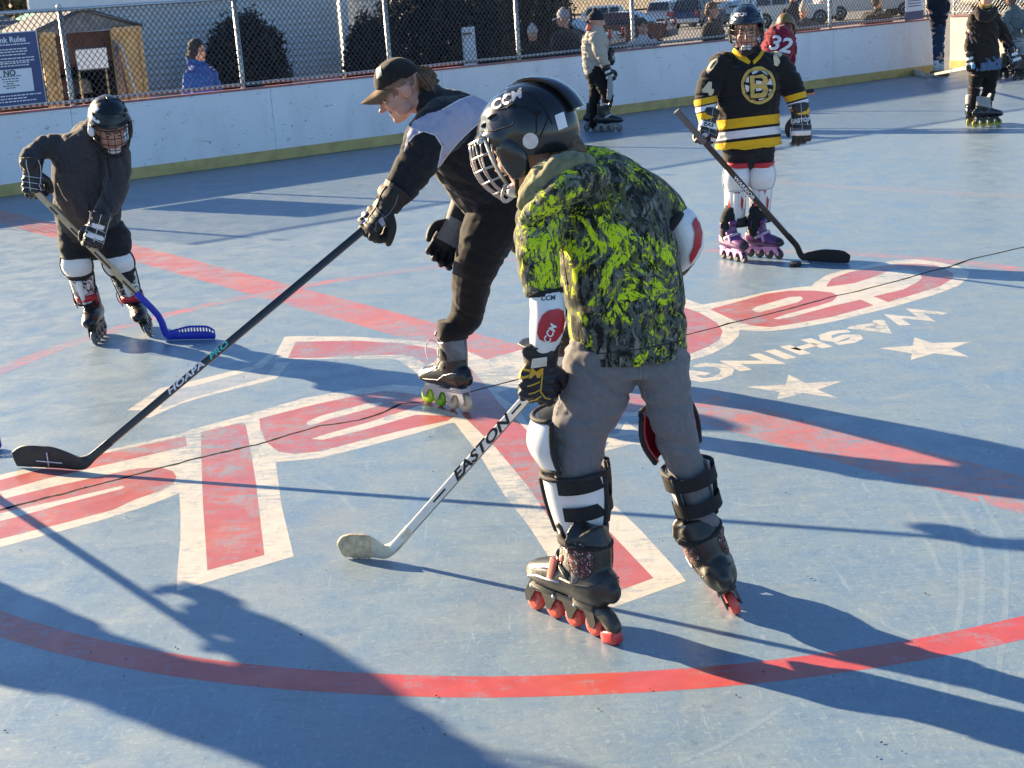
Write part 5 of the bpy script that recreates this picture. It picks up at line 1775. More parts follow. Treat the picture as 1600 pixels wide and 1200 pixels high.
skate(K.o, o1, KH1, (.03, .06, 1), 1.22, GUN, GUNF, [CORAL] * 4, .031, GUN, M('toe_dark', (.03, .03, .03), .4), None, BLK, SALM, SPK, M('brake_red', (.62, .05, .05), .35), hub=CORALD, tall=.25, wx=(-.112, -.037, .037, .112), bx=-.034)
skate(K.o, o2, (fh.x, fh.y), (-.36, 0, .93), 1.2, GUN, GUNF, [CORAL] * 4, .031, GUN, BLKM, None, BLK, SALM, SPK, None, hub=CORALD, tall=.25, wx=(-.112, -.037, .037, .112), bx=-.034)
# ---------------------------------------------------------------- the capped man reaching with a stick
BLC = cloth('black_jersey', (.014, .015, .019), .3)
LAV = cloth('lavender_yoke', (.36, .36, .47), .06)
BRN = cloth('brown_black_trousers', (.012, .011, .011), .2, 40, .25)
A_ = Who('man in a black cap and black and lavender top bending to reach with his stick', 6.48, (-.25, 6.48, 0))
hd = orient((-.88, -.14, -.42), (-.4, -.03, .9), A_.p(627, 141, -.1), 1.0)
tor = A_.st((792, 318, .06, 58, 58), (768, 282, .04, 68, 66), (742, 240, .0, 73, 68), (716, 205, -.05, 66, 58), (694, 180, -.07, 50, 44), (676, 164, -.09, 32, 32))
a1 = A_.st((700, 190, -.17, 42, 42), (674, 214, -.24, 40, 38), (655, 248, -.27, 35, 33), (636, 280, -.29, 29, 28), (614, 308, -.31, 24, 23), (603, 322, -.32, 22, 21))
a2 = A_.st((745, 215, .18, 40, 40), (752, 265, .28, 33, 33), (734, 310, .22, 25, 25), (718, 346, .14, 20, 20))
l1 = A_.st((790, 315, .0, 52, 52), (767, 358, -.02, 46, 48), (747, 405, -.03, 38, 42), (736, 450, -.01, 31, 35), (729, 495, .02, 26, 29), (723, 527, .04, 24, 26))
l2 = A_.st((806, 325, .16, 48, 48), (848, 395, .28, 39, 39), (880, 460, .36, 30, 32), (902, 520, .42, 25, 27), (915, 560, .45, 22, 23))
l1 = into_boot(l1, skate_axis((G(670, 631) + G(727, 644)) / 2, (-.66, .75), (.1, 0, 1), 1.12, (.35, .31, .18)), .058)
l2 = into_boot(l2, skate_axis(G(925, 598), (-.5, .85), (-.1, .1, 1), 1.12, (.35, .31, .18)), .058)
body(A_, [tor, a1, a2, l1, l2], hd, .008, True)
lav_poly = [(630, 240), (636, 210), (645, 190), (668, 178), (690, 172), (704, 164), (718, 156), (735, 150), (760, 147), (800, 150), (800, 172), (766, 180), (748, 192), (732, 206), (716, 222), (704, 236), (694, 250), (684, 264), (692, 226), (680, 210), (662, 204), (648, 210), (638, 222)]
sh_ = garment(A_, 'shirt', [tor, a1, a2], [BLC, LAV], .007, 3, (.007, 6, 5), (.6, 0, .8), lambda c, n: 1 if inpoly(*proj(c), lav_poly) else 0, caps=['rr', 'rf', 'rf'])
tr_ = bvh(sh_.data)
PIP = cloth('pale_piping', (.6, .6, .66), .05)
for pts in ([(800, 172), (766, 180), (748, 192), (732, 206), (716, 222), (704, 236), (694, 250), (685, 262)], [(684, 262), (691, 228), (680, 211), (662, 205), (648, 211), (638, 223)], [(690, 172), (704, 164), (718, 156), (735, 150), (752, 148)]):
    seam('piping', tr_, pts, .003, PIP, sh_, 6, .0)
garment(A_, 'trousers', [A_.st((792, 300, .05, 52, 54), (797, 322, .06, 58, 60)), l1, l2], [BRN], .007, 3, (.005, 5.5, 8), (.55, .1, .8), caps=['rr', 'rf', 'rf'])
cu = skate_axis((G(670, 631) + G(727, 644)) / 2, (-.66, .75), (.1, 0, 1), 1.12, (.37, .30))
mb = MB(); mb.loft([(cu[0], .066, .07), (cu[1], .073, .076)], 18, 1, caps='ff'); mb.build('trouser_cuff', BRN, A_.o)
CAPM = cloth('cap_black', (.018, .016, .015), .3)
CAPB = cloth('cap_bill', (.16, .1, .055), .2)
mb = MB()
rows = []
for i in range(11):
    el = rad(2 + 87 * i / 10)
    rows.append([hd @ V((.084 * cos(el) ** .85 * sin(az), -.008 + .103 * cos(el) ** .85 * cos(az), .045 + .095 * sin(el) - .012 * (cos(az) < -.3) * cos(el))) for az in np.linspace(0, 2 * pi, 41)[:-1]])
mb.grid(rows, thick=lambda p: p + (hd @ V((0, 0, .03)) - p).normalized() * .003, closed=True)
mb.add([rows[-1][j] for j in range(40)], [tuple(range(40))])
cp_ = mb.build('cap', CAPM, A_.o)
mb = MB(); mb.ell(hd @ V((0, -.008, .135)), (.009, .009, .006)); mb.build('cap_button', CAPM, cp_)
mb = MB()
rows = [[hd @ V((a * .074 * (1 - .22 * t * t), -.008 + .1 * math.sqrt(max(0, 1 - (a * .86) ** 2)) + t * .085 * (1 - .25 * a * a), .056 - .026 * a * a - t * .018 - .012 * t * a * a)) for a in np.linspace(-1, 1, 17)] for t in np.linspace(-.06, 1, 8)]
mb.grid(rows, thick=lambda p: p + hd.to_3x3() @ V((0, 0, -.005))); mb.build('cap_bill', CAPB, cp_)
tc_ = bvh(cp_.data)
patch('cap_badge', tc_, [(588, 108), (595, 104), (597, 118), (589, 124)], M('badge_cream', (.5, .45, .36), .6, .3, 120), cp_, .002, 2)
def hair_strands(who, Mx, n, region, ln, mat, seed, rad_=.0012, nm='hair'):
    rg = random.Random(seed)
    mb = MB()
    for i in range(n):
        a, b = region(rg)
        p = Mx @ a
        d = (Mx.to_3x3() @ b)
        q = [p]
        for k in range(1, 5): q.append(p + d * (ln * k / 4) + V((rg.gauss(0, .003), rg.gauss(0, .003), -.006 * k * k / 4 + rg.gauss(0, .002))))
        mb.loft([(x, rad_ * (3.2 - .5 * k), rad_ * 1.6) for k, x in enumerate(q)], 5, 1, caps='ff')
    return mb.build(nm, mat, who.o)
mb = MB()
mb.loft([(hd @ V((0, -.085, .02)), .07, .03), (hd @ V((0, -.098, -.03)), .066, .034), (hd @ V((0, -.105, -.075)), .058, .028), (hd @ V((0, -.118, -.105)), .04, .014)], 14, 3)
mull = remesh(mb, .006, 2)
wrinkle(mull, .016, 30, 3, (hd.to_3x3() @ V((1, 0, 0))), 3)
put('hair', mull, HAIR, A_.o)
hair_strands(A_, hd, 260, lambda r: (V((r.uniform(-.072, .072), -.085 - .035 * r.random(), r.uniform(-.07, .03))), V((r.uniform(-.25, .25), -.35, -.75))), .05, M('hair_tan', (.14, .085, .05), .5, .4, 60), 4)
GB = M('glove_black', (.007, .007, .008), .66, .25, 30, .2, 220)
GP = M('glove_palm', (.22, .21, .21), .8, .15, 50, .3, 260)
GREYT = M('glove_trim_grey', (.42, .42, .45), .5, .1, 20)
W_ = A_.p(603, 322, -.33)
g1, gm, gf = glove(A_.o, W_, A_.p(568, 366, -.36), V((-.62, -.55, .5)), 1.32, GB, None, M('glove_trim_dim', (.16, .16, .18), .5), (62, 82, 55), 1, voxel=.005, cuff=.07)
gt = bvh(gm)
for pl_ in ([(557, 339), (563, 333), (574, 329), (572, 336), (562, 343)], [(562, 349), (572, 340), (576, 343), (570, 350)], [(590, 345), (597, 338), (602, 350), (597, 354)]): patch('glove_accent', gt, pl_, M('glove_lilac', (.3, .3, .38), .5), g1, .003, 2)
W2_ = A_.p(714, 350, .12)
glove(A_.o, W2_, A_.p(688, 398, .08), V((.25, 1, .35)), 1.36, GB, None, M('glove_trim_dim', (0, 0, 0)), (24, 34, 30), 1, voxel=.005, cuff=.075, thumbcurl=.7, palm=GP)
CARB = M('shaft_carbon', (.02, .025, .03), .3, .15, 30, coat=.2)
Yh = A_.Y0 - .36
cB = P(610, 324, Yh + .04)
hl = P(132, 724, G(132, 737).y)
sB = stick(cB, hl, G(34, 726), 'long black stick with pale lettering stretched out by the man in the cap', CARB, M('blade_black', (.025, .027, .03), .55, .3, 40, .2, 200), 1.05, None, M('grip_grey', (.1, .11, .12), .6, .2, 60), .088, grip_len=.1, curve=.035, thick=.006)
dT = along(cB, sB[3], 290, 588)
stick_text('lettering', 'HOAPA', cB, sB[3], sB[4], sB[0], dT, .034, M('ink_white', (.75, .76, .78), .4), .0116, 1.7, .25)
dT = along(cB, sB[3], 342, 549)
stick_text('lettering', 'PRO', cB, sB[3], sB[4], sB[0], dT, .032, M('ink_teal', (.1, .55, .52), .4), .0116, 1.6, .25)
mb = MB()
bc = G(78, 732); bx = (G(120, 732) - G(40, 728)).normalized()
for a, b, w_ in ((V((0, 0, .035)) - bx * .06, V((0, 0, .03)) + bx * .07, .007), (V((0, 0, .012)), V((0, 0, .075)), .007)): mb.tube([bc + a + V((0, -.010, 0)), bc + b + V((0, -.010, 0))], .0028, 6)
mb.build('tape_cross', M('ink_white', (1, 1, 1)), sB[0])
SILW = M('cuff_silver', (.12, .125, .14), .35, .4, 22, metal=.3)
LIME = M('wheel_lime', (.55, .75, .03), .3, .08, 12)
GRN = M('wheel_green', (.2, .45, .02), .3, .08, 12)
CLR = M('wheel_amber', (.6, .47, .33), .25, .08, 12)
WHF = M('frame_white', (.38, .38, .39), .35, .1, 12)
GLB = M('boot_gloss', (.009, .010, .012), .3, .2, 12, coat=.15)
ho = V((-.64, .77, 0))
oc = (G(670, 631) + G(727, 644)) / 2
skate(A_.o, oc, (-.66, .75), (.1, 0, 1), 1.12, GLB, WHF, [LIME, GRN, CLR, CLR], .038, SILW, M('toe_white', (.66, .65, .62), .4), M('lace_white', (.7, .7, .68), .8), trim=SIL, tall=.29)
skate(A_.o, G(925, 598), (-.5, .85), (-.1, .1, 1), 1.12, GLB, WHF, [LIME, GRN, CLR, CLR], .038, SILW, M('toe_white', (.66, .65, .62), .4), M('lace_white', (.7, .7, .68), .8), tall=.29)

# ---------------------------------------------------------------- the child in the dark grey coat at left
DKG = cloth('coat_grey', (.047, .045, .049), .18, 50)
DKS = cloth('shorts_black', (.02, .02, .023), .2)
GLV = M('glove_ink', (.012, .012, .016), .5, .2, 30, .2, 220)
B_ = Who('child in a dark grey hooded coat and black helmet with a blue bladed stick', 8.5, (-2.25, 8.45, 0))
hd = orient((.30, -.82, -.46), (.12, -.4, .9), B_.p(173, 200, -.1), 1.0)
tor = B_.st((142, 376, .0, 47, 34), (138, 330, .0, 53, 38), (135, 285, .0, 54, 40), (136, 248, -.02, 52, 36), (141, 224, -.03, 41, 31), (148, 206, -.04, 24, 24))
a1 = B_.st((104, 236, -.0, 26, 25), (76, 229, -.03, 20, 20), (54, 238, -.07, 16.5, 17), (47, 252, -.15, 17, 17), (51, 270, -.2, 14, 14))
a2 = B_.st((180, 240, -.03, 24, 26), (184, 275, -.1, 21, 22), (176, 308, -.17, 19, 19), (162, 332, -.26, 16, 16), (152, 350, -.33, 13, 13))
l1 = B_.st((118, 368, .0, 27, 28), (120, 405, -.05, 19, 21), (128, 445, -.01, 15, 17), (138, 485, .04, 14, 15))
l2 = B_.st((174, 368, .0, 27, 28), (184, 402, -.05, 19, 21), (198, 445, -.01, 15, 17), (211, 482, .04, 14, 15))
Bo1, Bo2 = G(150, 537) + V((0, .11, 0)), G(238, 524) + V((-.03, .11, 0))
l1 = into_boot(l1, skate_axis(Bo1, (.06, -1), (-.16, 0, 1), 1.1, (.35, .3, .18)), .05)
l2 = into_boot(l2, skate_axis(Bo2, (.2, -1), (-.42, 0, 1), 1.1, (.35, .3, .18)), .05)
body(B_, [tor, a1, a2, l1, l2], hd, .009, shr=.74)
co = garment(B_, 'coat', [tor, a1, a2], [DKG], .0085, 3, (.009, 4.5, 12), (.9, .2, .35), caps=['fr', 'rf', 'rf'])
ct = bvh(co.data)
garment(B_, 'hood', [B_.st((112, 222, .03, 12, 24), (128, 208, .06, 16, 28), (150, 203, .08, 17, 30), (176, 214, .05, 14, 26), (186, 232, -.0, 10, 20))], [DKG], .008, 2, (.006, 10, 2), (1, 0, 0))
for pts in ([(152, 236), (154, 250), (156, 268)], [(168, 240), (170, 262), (174, 282)]): seam('drawstring', ct, pts, .004, DKS, co, 5, .004)
seam('pocket_edge', ct, [(140, 318), (138, 330), (137, 342)], .003, DKS, co, 4)
seam('coat_opening', ct, [(90, 286), (98, 305), (108, 318)], .004, M('lining_cream', (.5, .42, .28), .9), co, 4)
garment(B_, 'shorts', [B_.st((145, 360, .0, 42, 31), (146, 376, .0, 43, 32)), B_.st((118, 368, .0, 28, 29), (119, 392, -.04, 26, 27)), B_.st((176, 368, .0, 28, 29), (181, 390, -.04, 26, 27))], [DKS], .009, 2, (.006, 8, 4), (0, 0, 1))
garment(B_, 'trousers', [l1, l2], [DKS], .009, 2, (.006, 8, 14), (0, 0, 1))
BLKH = M('helmet_black', (.007, .008, .010), .34, .2, 12)
hs, htr, hR, hsc = helmet(B_.o, orient((.30, -.82, -.46), (.12, -.4, .9), B_.p(171, 190, -.1), 1.1), BLKH, CAGEB, .0024)
for poly in ([(143, 163), (156, 170), (153, 174), (141, 167)], [(140, 177), (157, 190), (154, 194), (138, 182)], [(183, 200), (203, 199), (202, 204), (183, 206)]): patch('stripe', htr, poly, WHT, hs, .003, 4)
for pts in ([(160, 178), (180, 178), (204, 180)], [(160, 150), (170, 162), (180, 178)], [(178, 150), (192, 160), (200, 178)]): seam('shell_groove', htr, pts, .003, M('vent_black', (0, 0, 0)), hs, 5)
mb = MB(); mb.ell(B_.p(143, 205, -.22), (.022, .016, .03)); mb.build('ear_guard', WHT, hs)
gw = B_.p(51, 268, -.2)
glove(B_.o, gw, B_.p(52, 300, -.22), V((-.25, -.9, .2)), 1.25, GLV, None, WHT, (55, 85, 50), 1, voxel=.006, cuff=.06)
gw2 = B_.p(153, 351, -.35)
glove(B_.o, gw2, B_.p(145, 381, -.38), V((.35, -.9, .2)), 1.15, GLV, WHT, WHT, (60, 85, 50), -1, voxel=.006, cuff=.05)
bu = B_.p(57, 300, -.24)
hl = P(234, 482, G(256, 508).y)
hl = P(257, 503, 8.36)
sC = stick(bu, hl, G(338, 529), 'wooden shaft stick with a blue slotted plastic blade held by the child in the coat', M('shaft_wood', (.5, .37, .22), .45, .15, 30, col2=(.6, .46, .29)), M('blade_blue', (.012, .03, .42), .35, .1, 15), 1.15, None, None, .075, holes=True, curve=.02, neck=.23)
for d_, l_ in ((.32, .1), (.52, .13), (.74, .12), (.14, .06)):
    mb = MB(); mb.box(bu + sC[3] * d_ + sC[2] * .0125, l_, .012, .001, sC[1]); mb.build('shaft_print', M('print_dark', (.06, .05, .05), .5), sC[0], False)
def shin_pat(nm, c0, c1, c2, sc=26):
    m = M(nm, c0, .4)
    n, l = m.node_tree.nodes, m.node_tree.links
    b = n['Principled BSDF']
    tc = n.new('ShaderNodeTexCoord'); q = n.new('ShaderNodeTexNoise'); q.inputs['Scale'].default_value = sc; q.inputs['Distortion'].default_value = 3; q.inputs['Detail'].default_value = 2
    l.new(tc.outputs['Object'], q.inputs['Vector'])
    r = n.new('ShaderNodeValToRGB'); r.color_ramp.interpolation = 'CONSTANT'
    for i, (p_, c_) in enumerate(((0, c0), (.5, c1), (.6, c0), (.66, c2))):
        e_ = r.color_ramp.elements[i] if i < 2 else r.color_ramp.elements.new(p_)
        e_.position = p_; e_.color = (*c_, 1)
    l.new(q.outputs['Fac'], r.inputs[0]); l.new(r.outputs[0], b.inputs['Base Color'])
    return m
SPA = shin_pat('shin_black_white', (.68, .68, .7), (.02, .02, .025), (.3, .02, .03), 11)
shin(B_.o, B_.p(121, 410, -.03), B_.p(136, 474, .03), (.1, -1, .1), .066, .052, 1.0, WHT, WHT, BLKM, REDP, (.86,), patt=SPA, kneer=.068, kl=.12)
shin(B_.o, B_.p(185, 407, -.03), B_.p(208, 470, .03), (.15, -1, .1), .066, .052, 1.0, WHT, WHT, BLKM, REDP, (.86,), patt=SPA, kneer=.068, kl=.12)
for u, v, dy in ((131, 462, .0), (203, 462, .0)):
    mb = MB(); mb.loft(B_.st((u + 3, v - 2, dy, 17.5, 18.5), (u + 5, v + 7, dy, 16.5, 17.5)), 16, 1, caps='ff'); mb.build('red_strap', REDP, B_.o)
BSK = dict(boot=GLB, fr=M('frame_black', (.03, .03, .03), .4), wheels=[M('wheel_grey', (.12, .12, .13), .35)] * 4, toe=GLB, lace=STRAP, hub=SIL)
skate(B_.o, G(150, 537) + V((0, .11, 0)), (.06, -1), (-.16, 0, 1), 1.1, tall=.27, **BSK)
skate(B_.o, G(238, 524) + V((-.03, .11, 0)), (.2, -1), (-.42, 0, 1), 1.1, tall=.27, **BSK)

# ---------------------------------------------------------------- the child in the black and gold jersey
JB = cloth('jersey_black', (.013, .013, .015), .25)
JG = cloth('jersey_gold', (.72, .42, .02), .05)
JW = cloth('jersey_white', (.7, .7, .74), .04)
D_ = Who('child in a black and gold striped hockey jersey with white shin guards and purple skates', 9.68, (1.66, 9.65, 0))
hd = orient((-.16, -.97, -.14), (0, -.1, 1), D_.p(1166, 48, -.05), 1.02)
tor = D_.st((1170, 229, .0, 53, 38), (1169, 195, .0, 51, 37), (1169, 155, .0, 50, 37), (1171, 122, .0, 53, 37), (1171, 100, .0, 50, 33), (1168, 86, .0, 28, 26), (1167, 74, .0, 21, 21))
a1 = D_.st((1130, 104, .0, 25, 25), (1112, 126, -.02, 21, 22), (1102, 155, -.06, 18, 19), (1104, 178, -.1, 16.5, 17), (1107, 190, -.12, 15, 15))
a2 = D_.st((1212, 104, .0, 25, 25), (1231, 126, .0, 21, 22), (1244, 152, -.03, 17, 18), (1249, 172, -.05, 16, 16), (1250, 182, -.06, 14, 14))
l1 = D_.st((1151, 238, .0, 24, 26), (1150, 275, -.02, 16, 19), (1150, 315, .0, 13.5, 15), (1149, 352, .03, 14, 15))
l2 = D_.st((1189, 238, .0, 23, 26), (1190, 275, -.02, 15.5, 19), (1188, 312, .0, 13.5, 15), (1188, 346, .03, 14, 15))
h1 = V((.45, -.9, 0)).normalized()
h2 = V((.72, -.7, 0)).normalized()
Do1, Do2 = G(1162, 411) - h1 * .11, G(1217, 405) - h2 * .11
l1 = into_boot(l1, skate_axis(Do1, h1, (-.05, 0, 1), .95, (.35, .28, .16)), .05)
l2 = into_boot(l2, skate_axis(Do2, h2, (-.22, 0, 1), .95, (.35, .28, .16)), .05)
body(D_, [tor, a1, a2, l1, l2], hd, .009, shr=.74)
def lerpmap(x, a, b):
    if x <= a[0]: return b[0] + (x - a[0])
    for p, q, r, t in zip(a, a[1:], b, b[1:]):
        if x <= q: return r + (t - r) * (x - p) / (q - p)
    return b[-1] + (x - a[-1])
STQ = (188, 203, 207.5, 219.5, 224.5)
def jq(c):
    u, v = proj(c)
    if u < 1121 - max(0, (v - 150)) * .02 and v < 204: return lerpmap(v + .22 * (u - 1105), (152, 162, 164.5, 172.5, 174.5), STQ)
    if u > 1222 and v < 204: return lerpmap(v + .28 * (u - 1240), (147, 157, 160, 169, 171), STQ)
    return v + .115 * (u - 1122)
JSTR = cloth('jersey_striped', (.013, .013, .015), .25)
def striped(m, cuts):
    n, l = m.node_tree.nodes, m.node_tree.links
    at = n.new('ShaderNodeAttribute'); at.attribute_name = 'stripe'
    r = n.new('ShaderNodeValToRGB'); r.color_ramp.interpolation = 'CONSTANT'
    for i, (p_, c_) in enumerate(cuts):
        e_ = r.color_ramp.elements[i] if i < 2 else r.color_ramp.elements.new(p_)
        e_.position = p_; e_.color = (*c_, 1)
    l.new(at.outputs['Fac'], r.inputs[0]); l.new(r.outputs[0], n['Principled BSDF'].inputs['Base Color'])
BK, GD, WT = (.014, .014, .016), (.72, .42, .02), (.7, .7, .74)
striped(JSTR, [(0, BK)] + [((q - 150) / 120, c_) for q, c_ in zip(STQ, (GD, BK, WT, BK, GD))])
def set_attr(me, fn):
    a = me.attributes.new('stripe', 'FLOAT', 'POINT')
    a.data.foreach_set('value', [fn(v.co) for v in me.vertices])
je = garment(D_, 'jersey', [tor, a1, a2], [JSTR], .0062, 3, (.008, 5, 17), (.2, 0, 1), None, caps=['fr', 'rf', 'rf'])
set_attr(je.data, lambda c: min(1, max(0, (jq(c) - 150) / 120)))
jt = bvh(je.data)
patch('collar', jt, [(1141, 80), (1146, 70), (1156, 80), (1173, 96), (1170, 101), (1156, 94)], JG, je, .004, 3)
patch('collar', jt, [(1193, 72), (1196, 80), (1188, 92), (1178, 101), (1176, 96), (1186, 86)], JG, je, .004, 3)
ring = lambda cx, cy, rx, ry, n=36: [(cx + rx * cos(t), cy + ry * sin(t)) for t in np.linspace(0, 2 * pi, n + 1)[:-1]]
cx, cy = 1184.5, 133.5
patch('crest', jt, ring(cx, cy, 27.5, 30.5), JB, je, .004, 4)
patch('crest', jt, ring(cx, cy, 26.5, 29.5), M('crest_gold', (.5, .36, .09), .6, .1, 30), je, .0065, 4)
patch('crest', jt, ring(cx, cy, 21.5, 24), JB, je, .009, 4)
patch('crest', jt, ring(cx, cy, 20.3, 22.8), M('crest_white', (.66, .66, .66), .6, .05, 30), je, .0115, 4)
for k in range(8):
    t = 2 * pi * k / 8 + .12
    c_, s_ = cos(t), sin(t)
    patch('crest_spoke', jt, [(cx + 9 * c_ - 1.6 * s_, cy + 10 * s_ + 1.6 * c_), (cx + 22 * c_ - 2.6 * s_, cy + 24 * s_ + 2.6 * c_), (cx + 22 * c_ + 2.6 * s_, cy + 24 * s_ - 2.6 * c_), (cx + 9 * c_ + 1.6 * s_, cy + 10 * s_ - 1.6 * c_)], JB, je, .014, 3)
def tilt(pts, k=-.1): return [(x, y + k * (x - cx)) for x, y in pts]
Bo = [(1171, 117), (1190, 117), (1197, 121), (1198.5, 127), (1194, 133), (1199, 138), (1199.5, 146), (1194, 151.5), (1187, 152.5), (1172, 152.5)]
grow = lambda p, k: [(cx + (x - cx) * k, 134.5 + (y - 134.5) * k) for x, y in p]
patch('crest_letter', jt, tilt(grow(Bo, 1.1)), JB, je, .0165, 3)
patch('crest_letter', jt, tilt(Bo), M('crest_gold', (0, 0, 0)), je, .019, 3)
for hole in ([(1179, 122.5), (1187, 122.5), (1190, 125), (1187, 129.5), (1179, 129.5)], [(1179, 137), (1188, 137), (1191, 141), (1188, 146), (1179, 146)]):
    patch('crest_letter', jt, tilt(grow(hole, 1.1)), JB, je, .0215, 3)
    patch('crest_letter', jt, tilt(grow(hole, .75)), M('crest_white', (0, 0, 0)), je, .0235, 3)
CRM = M('crest_cream', (.62, .55, .36), .6, .1, 30)
patch('captain_letter', jt, [(1210, 80), (1221, 79), (1222, 86), (1218, 90), (1217, 85), (1214, 86), (1213, 97), (1216, 97), (1218, 93), (1219, 97), (1215, 104), (1209, 102), (1208, 90)], CRM, je, .004, 2)
patch('sleeve_number', jt, [(1107, 128), (1112, 128), (1112, 139), (1115, 139), (1115, 144), (1112, 144), (1112, 150), (1107, 150), (1107, 145), (1098, 145), (1098, 140)], CRM, je, .004, 2)
patch('sleeve_number', jt, [(1104, 110), (1112, 96), (1121, 91), (1122, 97), (1114, 108), (1106, 116)], CRM, je, .004, 2)
patch('sleeve_number', jt, [(1108, 109), (1113, 100), (1119, 95), (1119, 97), (1112, 106)], JB, je, .006, 2)
garment(D_, 'trousers', [D_.st((1170, 225, .0, 40, 30), (1170, 238, .0, 41, 31)), l1, l2], [DKS], .009, 2, (.006, 8, 14), (0, 0, 1))
hs, htr, hR, hsc = helmet(D_.o, orient((-.16, -.97, -.14), (0, -.1, 1), D_.p(1166, 40, -.05), 1.05), M('helmet_navy', (.012, .018, .03), .2, .15, 10, coat=.4), CAGEB, .0019)
ctext(D_, 'lettering', 'CCM', 1158, 23, -.3, .03, 4, SIL, hs, htr, .2, .0006)
mb = MB(); mb.loft([(hd @ V((-.05, .02, -.1)), .02, .02), (hd @ V((0, .09, -.115)), .03, .025), (hd @ V((.05, .02, -.1)), .02, .02)], 12, 3); mb.build('chin_cup', BLKM, hs)
GLVE = M('glove_black_white', (.014, .014, .018), .45, .2, 30, .2, 220)
W_ = D_.p(1107, 188, -.13)
g1, gm, gf = glove(D_.o, W_, D_.p(1104, 215, -.18), V((.25, -1, .2)), 1.25, GLVE, None, GREYT, (55, 80, 50), 1, voxel=.006, cuff=.05)
gt = bvh(gm)
patch('glove_band', gt, [(1094, 187), (1121, 194), (1120, 203), (1093, 196)], WHT, g1, .004, 3)
ctext(D_, 'lettering', 'EAS', 1107, 195, -.25, .032, -12, BLK, g1, gt, .1, .001, 1.2, .006)
patch('glove_badge', gt, ring(1101, 211, 4.5, 3.4, 14), GREYT, g1, .004, 2)
patch('glove_band', gt, [(1111, 214), (1121, 217), (1120, 222), (1110, 220)], WHT, g1, .004, 3)
W_ = D_.p(1250, 180, -.07)
g2, gm, gf = glove(D_.o, W_, D_.p(1253, 208, -.1), V((0, -1, .1)), 1.3, GLVE, None, GREYT, (30, 45, 35), -1, voxel=.006, cuff=.05)
gt = bvh(gm)
ctext(D_, 'lettering', 'EASTON', 1252, 188, -.25, .034, 8, WHT, g2, gt, .1, .0014, 1.0, .004)
patch('glove_band', gt, [(1237, 205), (1267, 204), (1266, 211), (1238, 212)], WHT, g2, .004, 3)
bu = D_.p(1057, 173, -.22)
hl = P(1252, 392, G(1252, 408).y)
SHR = M('shaft_maroon', (.05, .02, .018), .35, .4, 12, col2=(.02, .02, .02))
sD = stick(bu, hl, G(1328, 411), 'black and maroon stick held across the legs by the child in black and gold', SHR, M('blade_matt', (.018, .016, .016), .7, .3, 30), 1.15, M('tape_black', (.02, .018, .018), .9, .2, 60, .4, 250), M('grip_taupe', (.12, .11, .11), .7), .072, grip_len=.28, curve=.02, tape=(.2, 1))
dT = along(bu, sD[3], 1165, 293)
a_ = sD[3]; z_ = sD[2]; y_ = z_.cross(a_)
text('lettering', 'WARRIOR', .034, M('ink_white', (1, 1, 1)), sD[0], frame(a_, y_, z_, bu + a_ * dT + z_ * .0125), bold=.0008, sx=1.25)
SPR = shin_pat('shin_red_white', (.72, .72, .74), (.7, .7, .72), (.45, .02, .04), 18)
WS = M('shin_white', (.74, .74, .76), .35, .04, 8, .05, 30)
for kx, ax_ in (((1150, 276, -.02), (1148, 352, .03)), ((1190, 273, -.02), (1187, 343, .03))):
    kc, sg = shin(D_.o, D_.p(*kx), D_.p(*ax_), (-.12, -1, .05), .062, .052, 1.0, WS, WS, M('binding_white', (.5, .5, .52), .7), REDP, (), patt=WS, kneer=.064, kl=.15)
    st_ = bvh(sg.data)
    x0 = kx[0]
    patch('red_mark', st_, [(x0 - 9, 288), (x0 + 9, 288), (x0 + 6, 300), (x0 + 3, 298), (x0 + 1, 310), (x0 - 3, 318), (x0 - 2, 300), (x0 - 8, 296)], REDP, sg, .004, 3)
    patch('red_mark', st_, [(x0 - 12, 318), (x0 - 10, 308), (x0 - 9, 324), (x0 - 11, 334)], REDP, sg, .004, 3)
    patch('red_mark', st_, [(x0 + 8, 306), (x0 + 11, 312), (x0 + 9, 330), (x0 + 7, 320)], REDP, sg, .004, 3)
for rr_ in ((1152, 256, -.03), (1190, 255, -.03)):
    mb = MB(); mb.loft(D_.st((rr_[0], rr_[1] - 3, rr_[2], 21, 24), (rr_[0], rr_[1] + 5, rr_[2], 19, 22)), 16, 1, caps='ff'); mb.build('red_strap', REDP, D_.o)
for rr_ in ((1149, 345, .02), (1186, 338, .02)):
    mb = MB(); mb.loft(D_.st((rr_[0], rr_[1] - 6, rr_[2], 18, 19), (rr_[0], rr_[1] + 8, rr_[2], 19, 20)), 16, 2, caps='ff'); mb.build('ankle_wrap', BLKM, D_.o)
PUR = M('boot_purple', (.11, .03, .14), .35, .3, 14, coat=.2)
PNK = M('frame_pink', (.75, .32, .6), .35, .08, 10)
PALE = M('cuff_pale', (.5, .45, .5), .4, .1, 12)
PSK = dict(boot=PUR, fr=PNK, wheels=[M('wheel_dark', (.05, .05, .055), .35)] * 4, toe=M('toe_plum', (.03, .02, .035), .35), strap=M('strap_lilac', (.5, .42, .52), .5), buckle=M('buckle_pink', (.6, .3, .5), .4), hub=PNK)
h1 = V((.45, -.9, 0)).normalized()
skate(D_.o, G(1162, 411) - h1 * .11, (h1.x, h1.y), (-.05, 0, 1), .95, tall=.25, **PSK)
h2 = V((.72, -.7, 0)).normalized()
skate(D_.o, G(1217, 405) - h2 * .11, (h2.x, h2.y), (-.22, 0, 1), .95, tall=.25, **PSK)
t = G(1243, 416)
mb = MB()
mb.lathe([(.034, 0), (.038, .003), (.038, .024), (.034, .0265)], frame((1, 0, 0), (0, 0, 1), (0, -1, 0), t + V((0, 0, .001))), 28)
